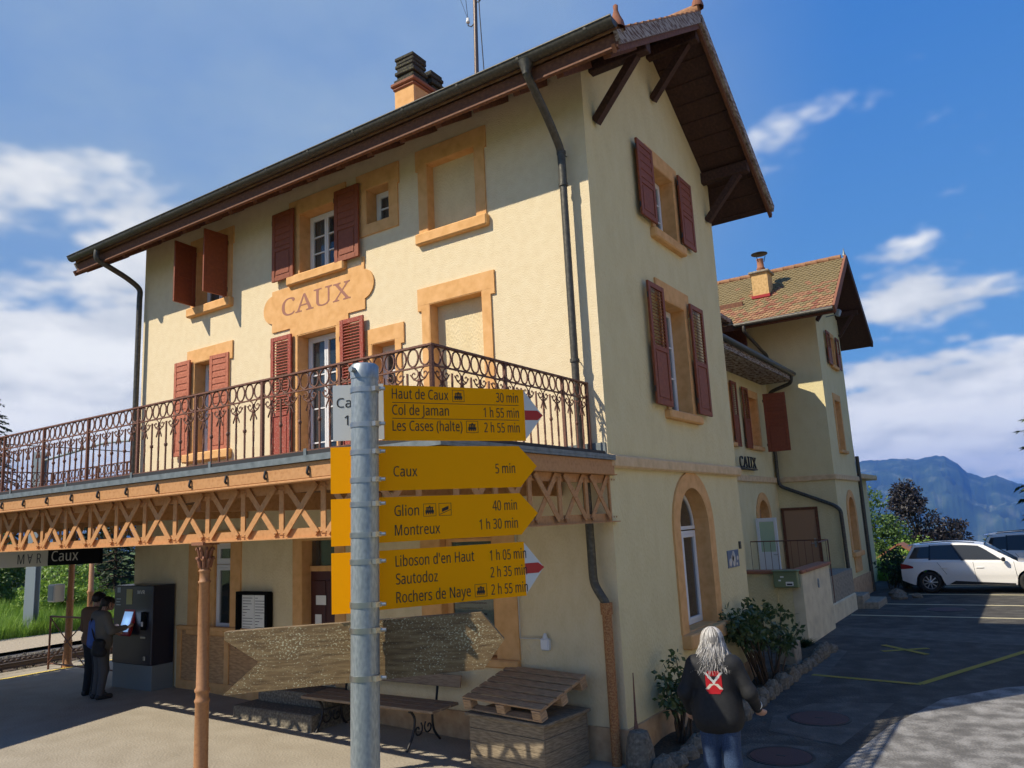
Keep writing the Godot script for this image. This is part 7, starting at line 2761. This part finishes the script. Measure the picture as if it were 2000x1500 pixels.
	# side glass and black pillars
	for m in [-1.0, 1.0]:
		for g in [[0.04, 0.235, 0.20, 0.86, "side_window"], [0.255, 0.53, 0.14, 0.90, "side_window"], [0.56, 0.90, 0.14, 0.90, "side_window"], [0.53, 0.56, 0.10, 0.92, "pillar"], [0.235, 0.255, 0.12, 0.92, "pillar"]]:
			s = S()
			s.set_smooth_group(0)
			for i in 8:
				for j in 4:
					var p: Array[Vector3] = []
					for e in [[i, j], [i + 1, j], [i + 1, j + 1], [i, j + 1]]:
						var v := lerpf(g[2], g[3], e[1] / 4.0)
						var t := lerpf(g[0], g[1], e[0] / 8.0)
						if g[1] > 0.85: t = minf(t, 0.965 - v * 0.09)
						p.append(cab.call(t, v, 0.004) * Vector3(1, 1, m))
					if m > 0: quad(s, p[0], p[1], p[2], p[3])
					else: quad(s, p[3], p[2], p[1], p[0])
			put(s, g[4], "car_glass" if g[4] == "side_window" else "car_black", c)
		# door gaps, handles, sill strip, mirror
		for x in [1.02, 1.96, 2.98]:
			s = S()
			var pts: Array = []
			for k in 9:
				var y := lerpf(0.30 if x > 1.5 else 0.55, 0.90, k / 8.0)
				var xx: float = x + (0.22 * (1.0 - k / 8.0) if x < 1.5 else 0.05 * (1.0 - k / 8.0))
				pts.append(Vector3(xx, y, m * (hw.call(xx, y) + 0.0005)))
			tube(s, pts, 0.005, 4, false)
			put(s, "door_gap", "car_black", c)
		for x in [1.18, 2.12]:
			s = S()
			cbox(s, Vector3(x, 0.74, m * (hw.call(x, 0.74) + 0.012)), Vector3(0.20, 0.028, 0.028), 0.008)
			put(s, "door_handle", "car_white", c)
		s = S()
		extrude(s, pv([1.28, 0.26, 2.95, 0.24, 2.95, 0.29, 2.0, 0.33, 1.45, 0.36]), -0.012, 0.012, Transform3D(Basis(), Vector3(0, 0, m * 0.852)))
		put(s, "sill_trim", "car_black", c)
		s = S()
		cbox(s, Vector3(2.74, 0.97, m * 0.96), Vector3(0.10, 0.12, 0.17), 0.03)
		tube(s, [Vector3(2.76, 0.92, m * 0.84), Vector3(2.75, 0.94, m * 0.92)], 0.02, 6)
		put(s, "mirror", "car_black", c)
		s = S()
		var tl: Array[Vector3] = []
		s.set_smooth_group(0)
		for i in 8:
			for j in 3:
				var p: Array[Vector3] = []
				for e in [[i, j], [i + 1, j], [i + 1, j + 1], [i, j + 1]]:
					var f: float = e[0] / 8.0
					var x: float = 0.0 + 0.36 * f
					var y := lerpf(0.70 + 0.03 * f, 0.86 - 0.08 * f * f, e[1] / 3.0)
					p.append(Vector3(x, y, m * (hw.call(x, y) + 0.006)))
				if m > 0: quad(s, p[0], p[1], p[2], p[3])
				else: quad(s, p[3], p[2], p[1], p[0])
		put(s, "tail_lamp", "tail_red", c)
		s = S()
		tube(s, [cab.call(0.10, 1.0, 0.0) * Vector3(1, 1, m) + Vector3(0, 0.04, -0.03 * m), cab.call(0.5, 1.0, 0.0) * Vector3(1, 1, m) + Vector3(0, 0.05, -0.03 * m), cab.call(0.88, 1.0, 0.0) * Vector3(1, 1, m) + Vector3(0, 0.04, -0.03 * m)], 0.014, 6)
		put(s, "roof_rail", "car_black", c)
	s = S()
	cbox(s, Vector3(0.36, 1.405, 0), Vector3(0.24, 0.03, 1.06), 0.012, Basis(Vector3(0, 0, 1), 0.10))
	put(s, "roof_spoiler", "car_white", c)
	s = S()
	bb(s, 0.2, 4.0, 0.2, 0.5, -0.62, 0.62)
	put(s, "underbody", "car_black", c)
	# wheels
	for w in wx:
		for m in [-1.0, 1.0]:
			var o := Transform3D(Basis(Vector3.RIGHT, PI / 2 * m), Vector3(w, WR, m * 0.74))
			s = S()
			lathe(s, [Vector2(0.20, -0.10), Vector2(0.29, -0.10), Vector2(WR, -0.07), Vector2(WR, 0.07), Vector2(0.29, 0.10), Vector2(0.215, 0.10), Vector2(0.205, 0.085)], 32)
			var wh := put(s, "wheel", "tyre", c, o)
			s = S()
			lathe(s, [Vector2(0.212, 0.09), Vector2(0.205, 0.06), Vector2(0.195, 0.05), Vector2(0.19, -0.02)], 32)
			for k in 9:
				var a := TAU * k / 9
				var d := Vector3(cos(a), 0, sin(a))
				bar(s, d * 0.03 + Vector3(0, 0.072, 0), d * 0.20 + Vector3(0, 0.062, 0), 0.030, 0.02, d.cross(Vector3.UP))
			lathe(s, [Vector2(0.055, 0.06), Vector2(0.05, 0.085), Vector2(0.0, 0.088)], 14)
			put(s, "rim", "rim", wh)
			s = S()
			lathe(s, [Vector2(0.0, -0.03), Vector2(0.195, -0.03)], 24)
			put(s, "brake_disc", "car_black", wh)
			s = S()
			lathe(s, [Vector2(WR + 0.05, -0.16), Vector2(WR + 0.05, 0.10)], 24)
			put(s, "wheel_arch", "car_black", c, o)
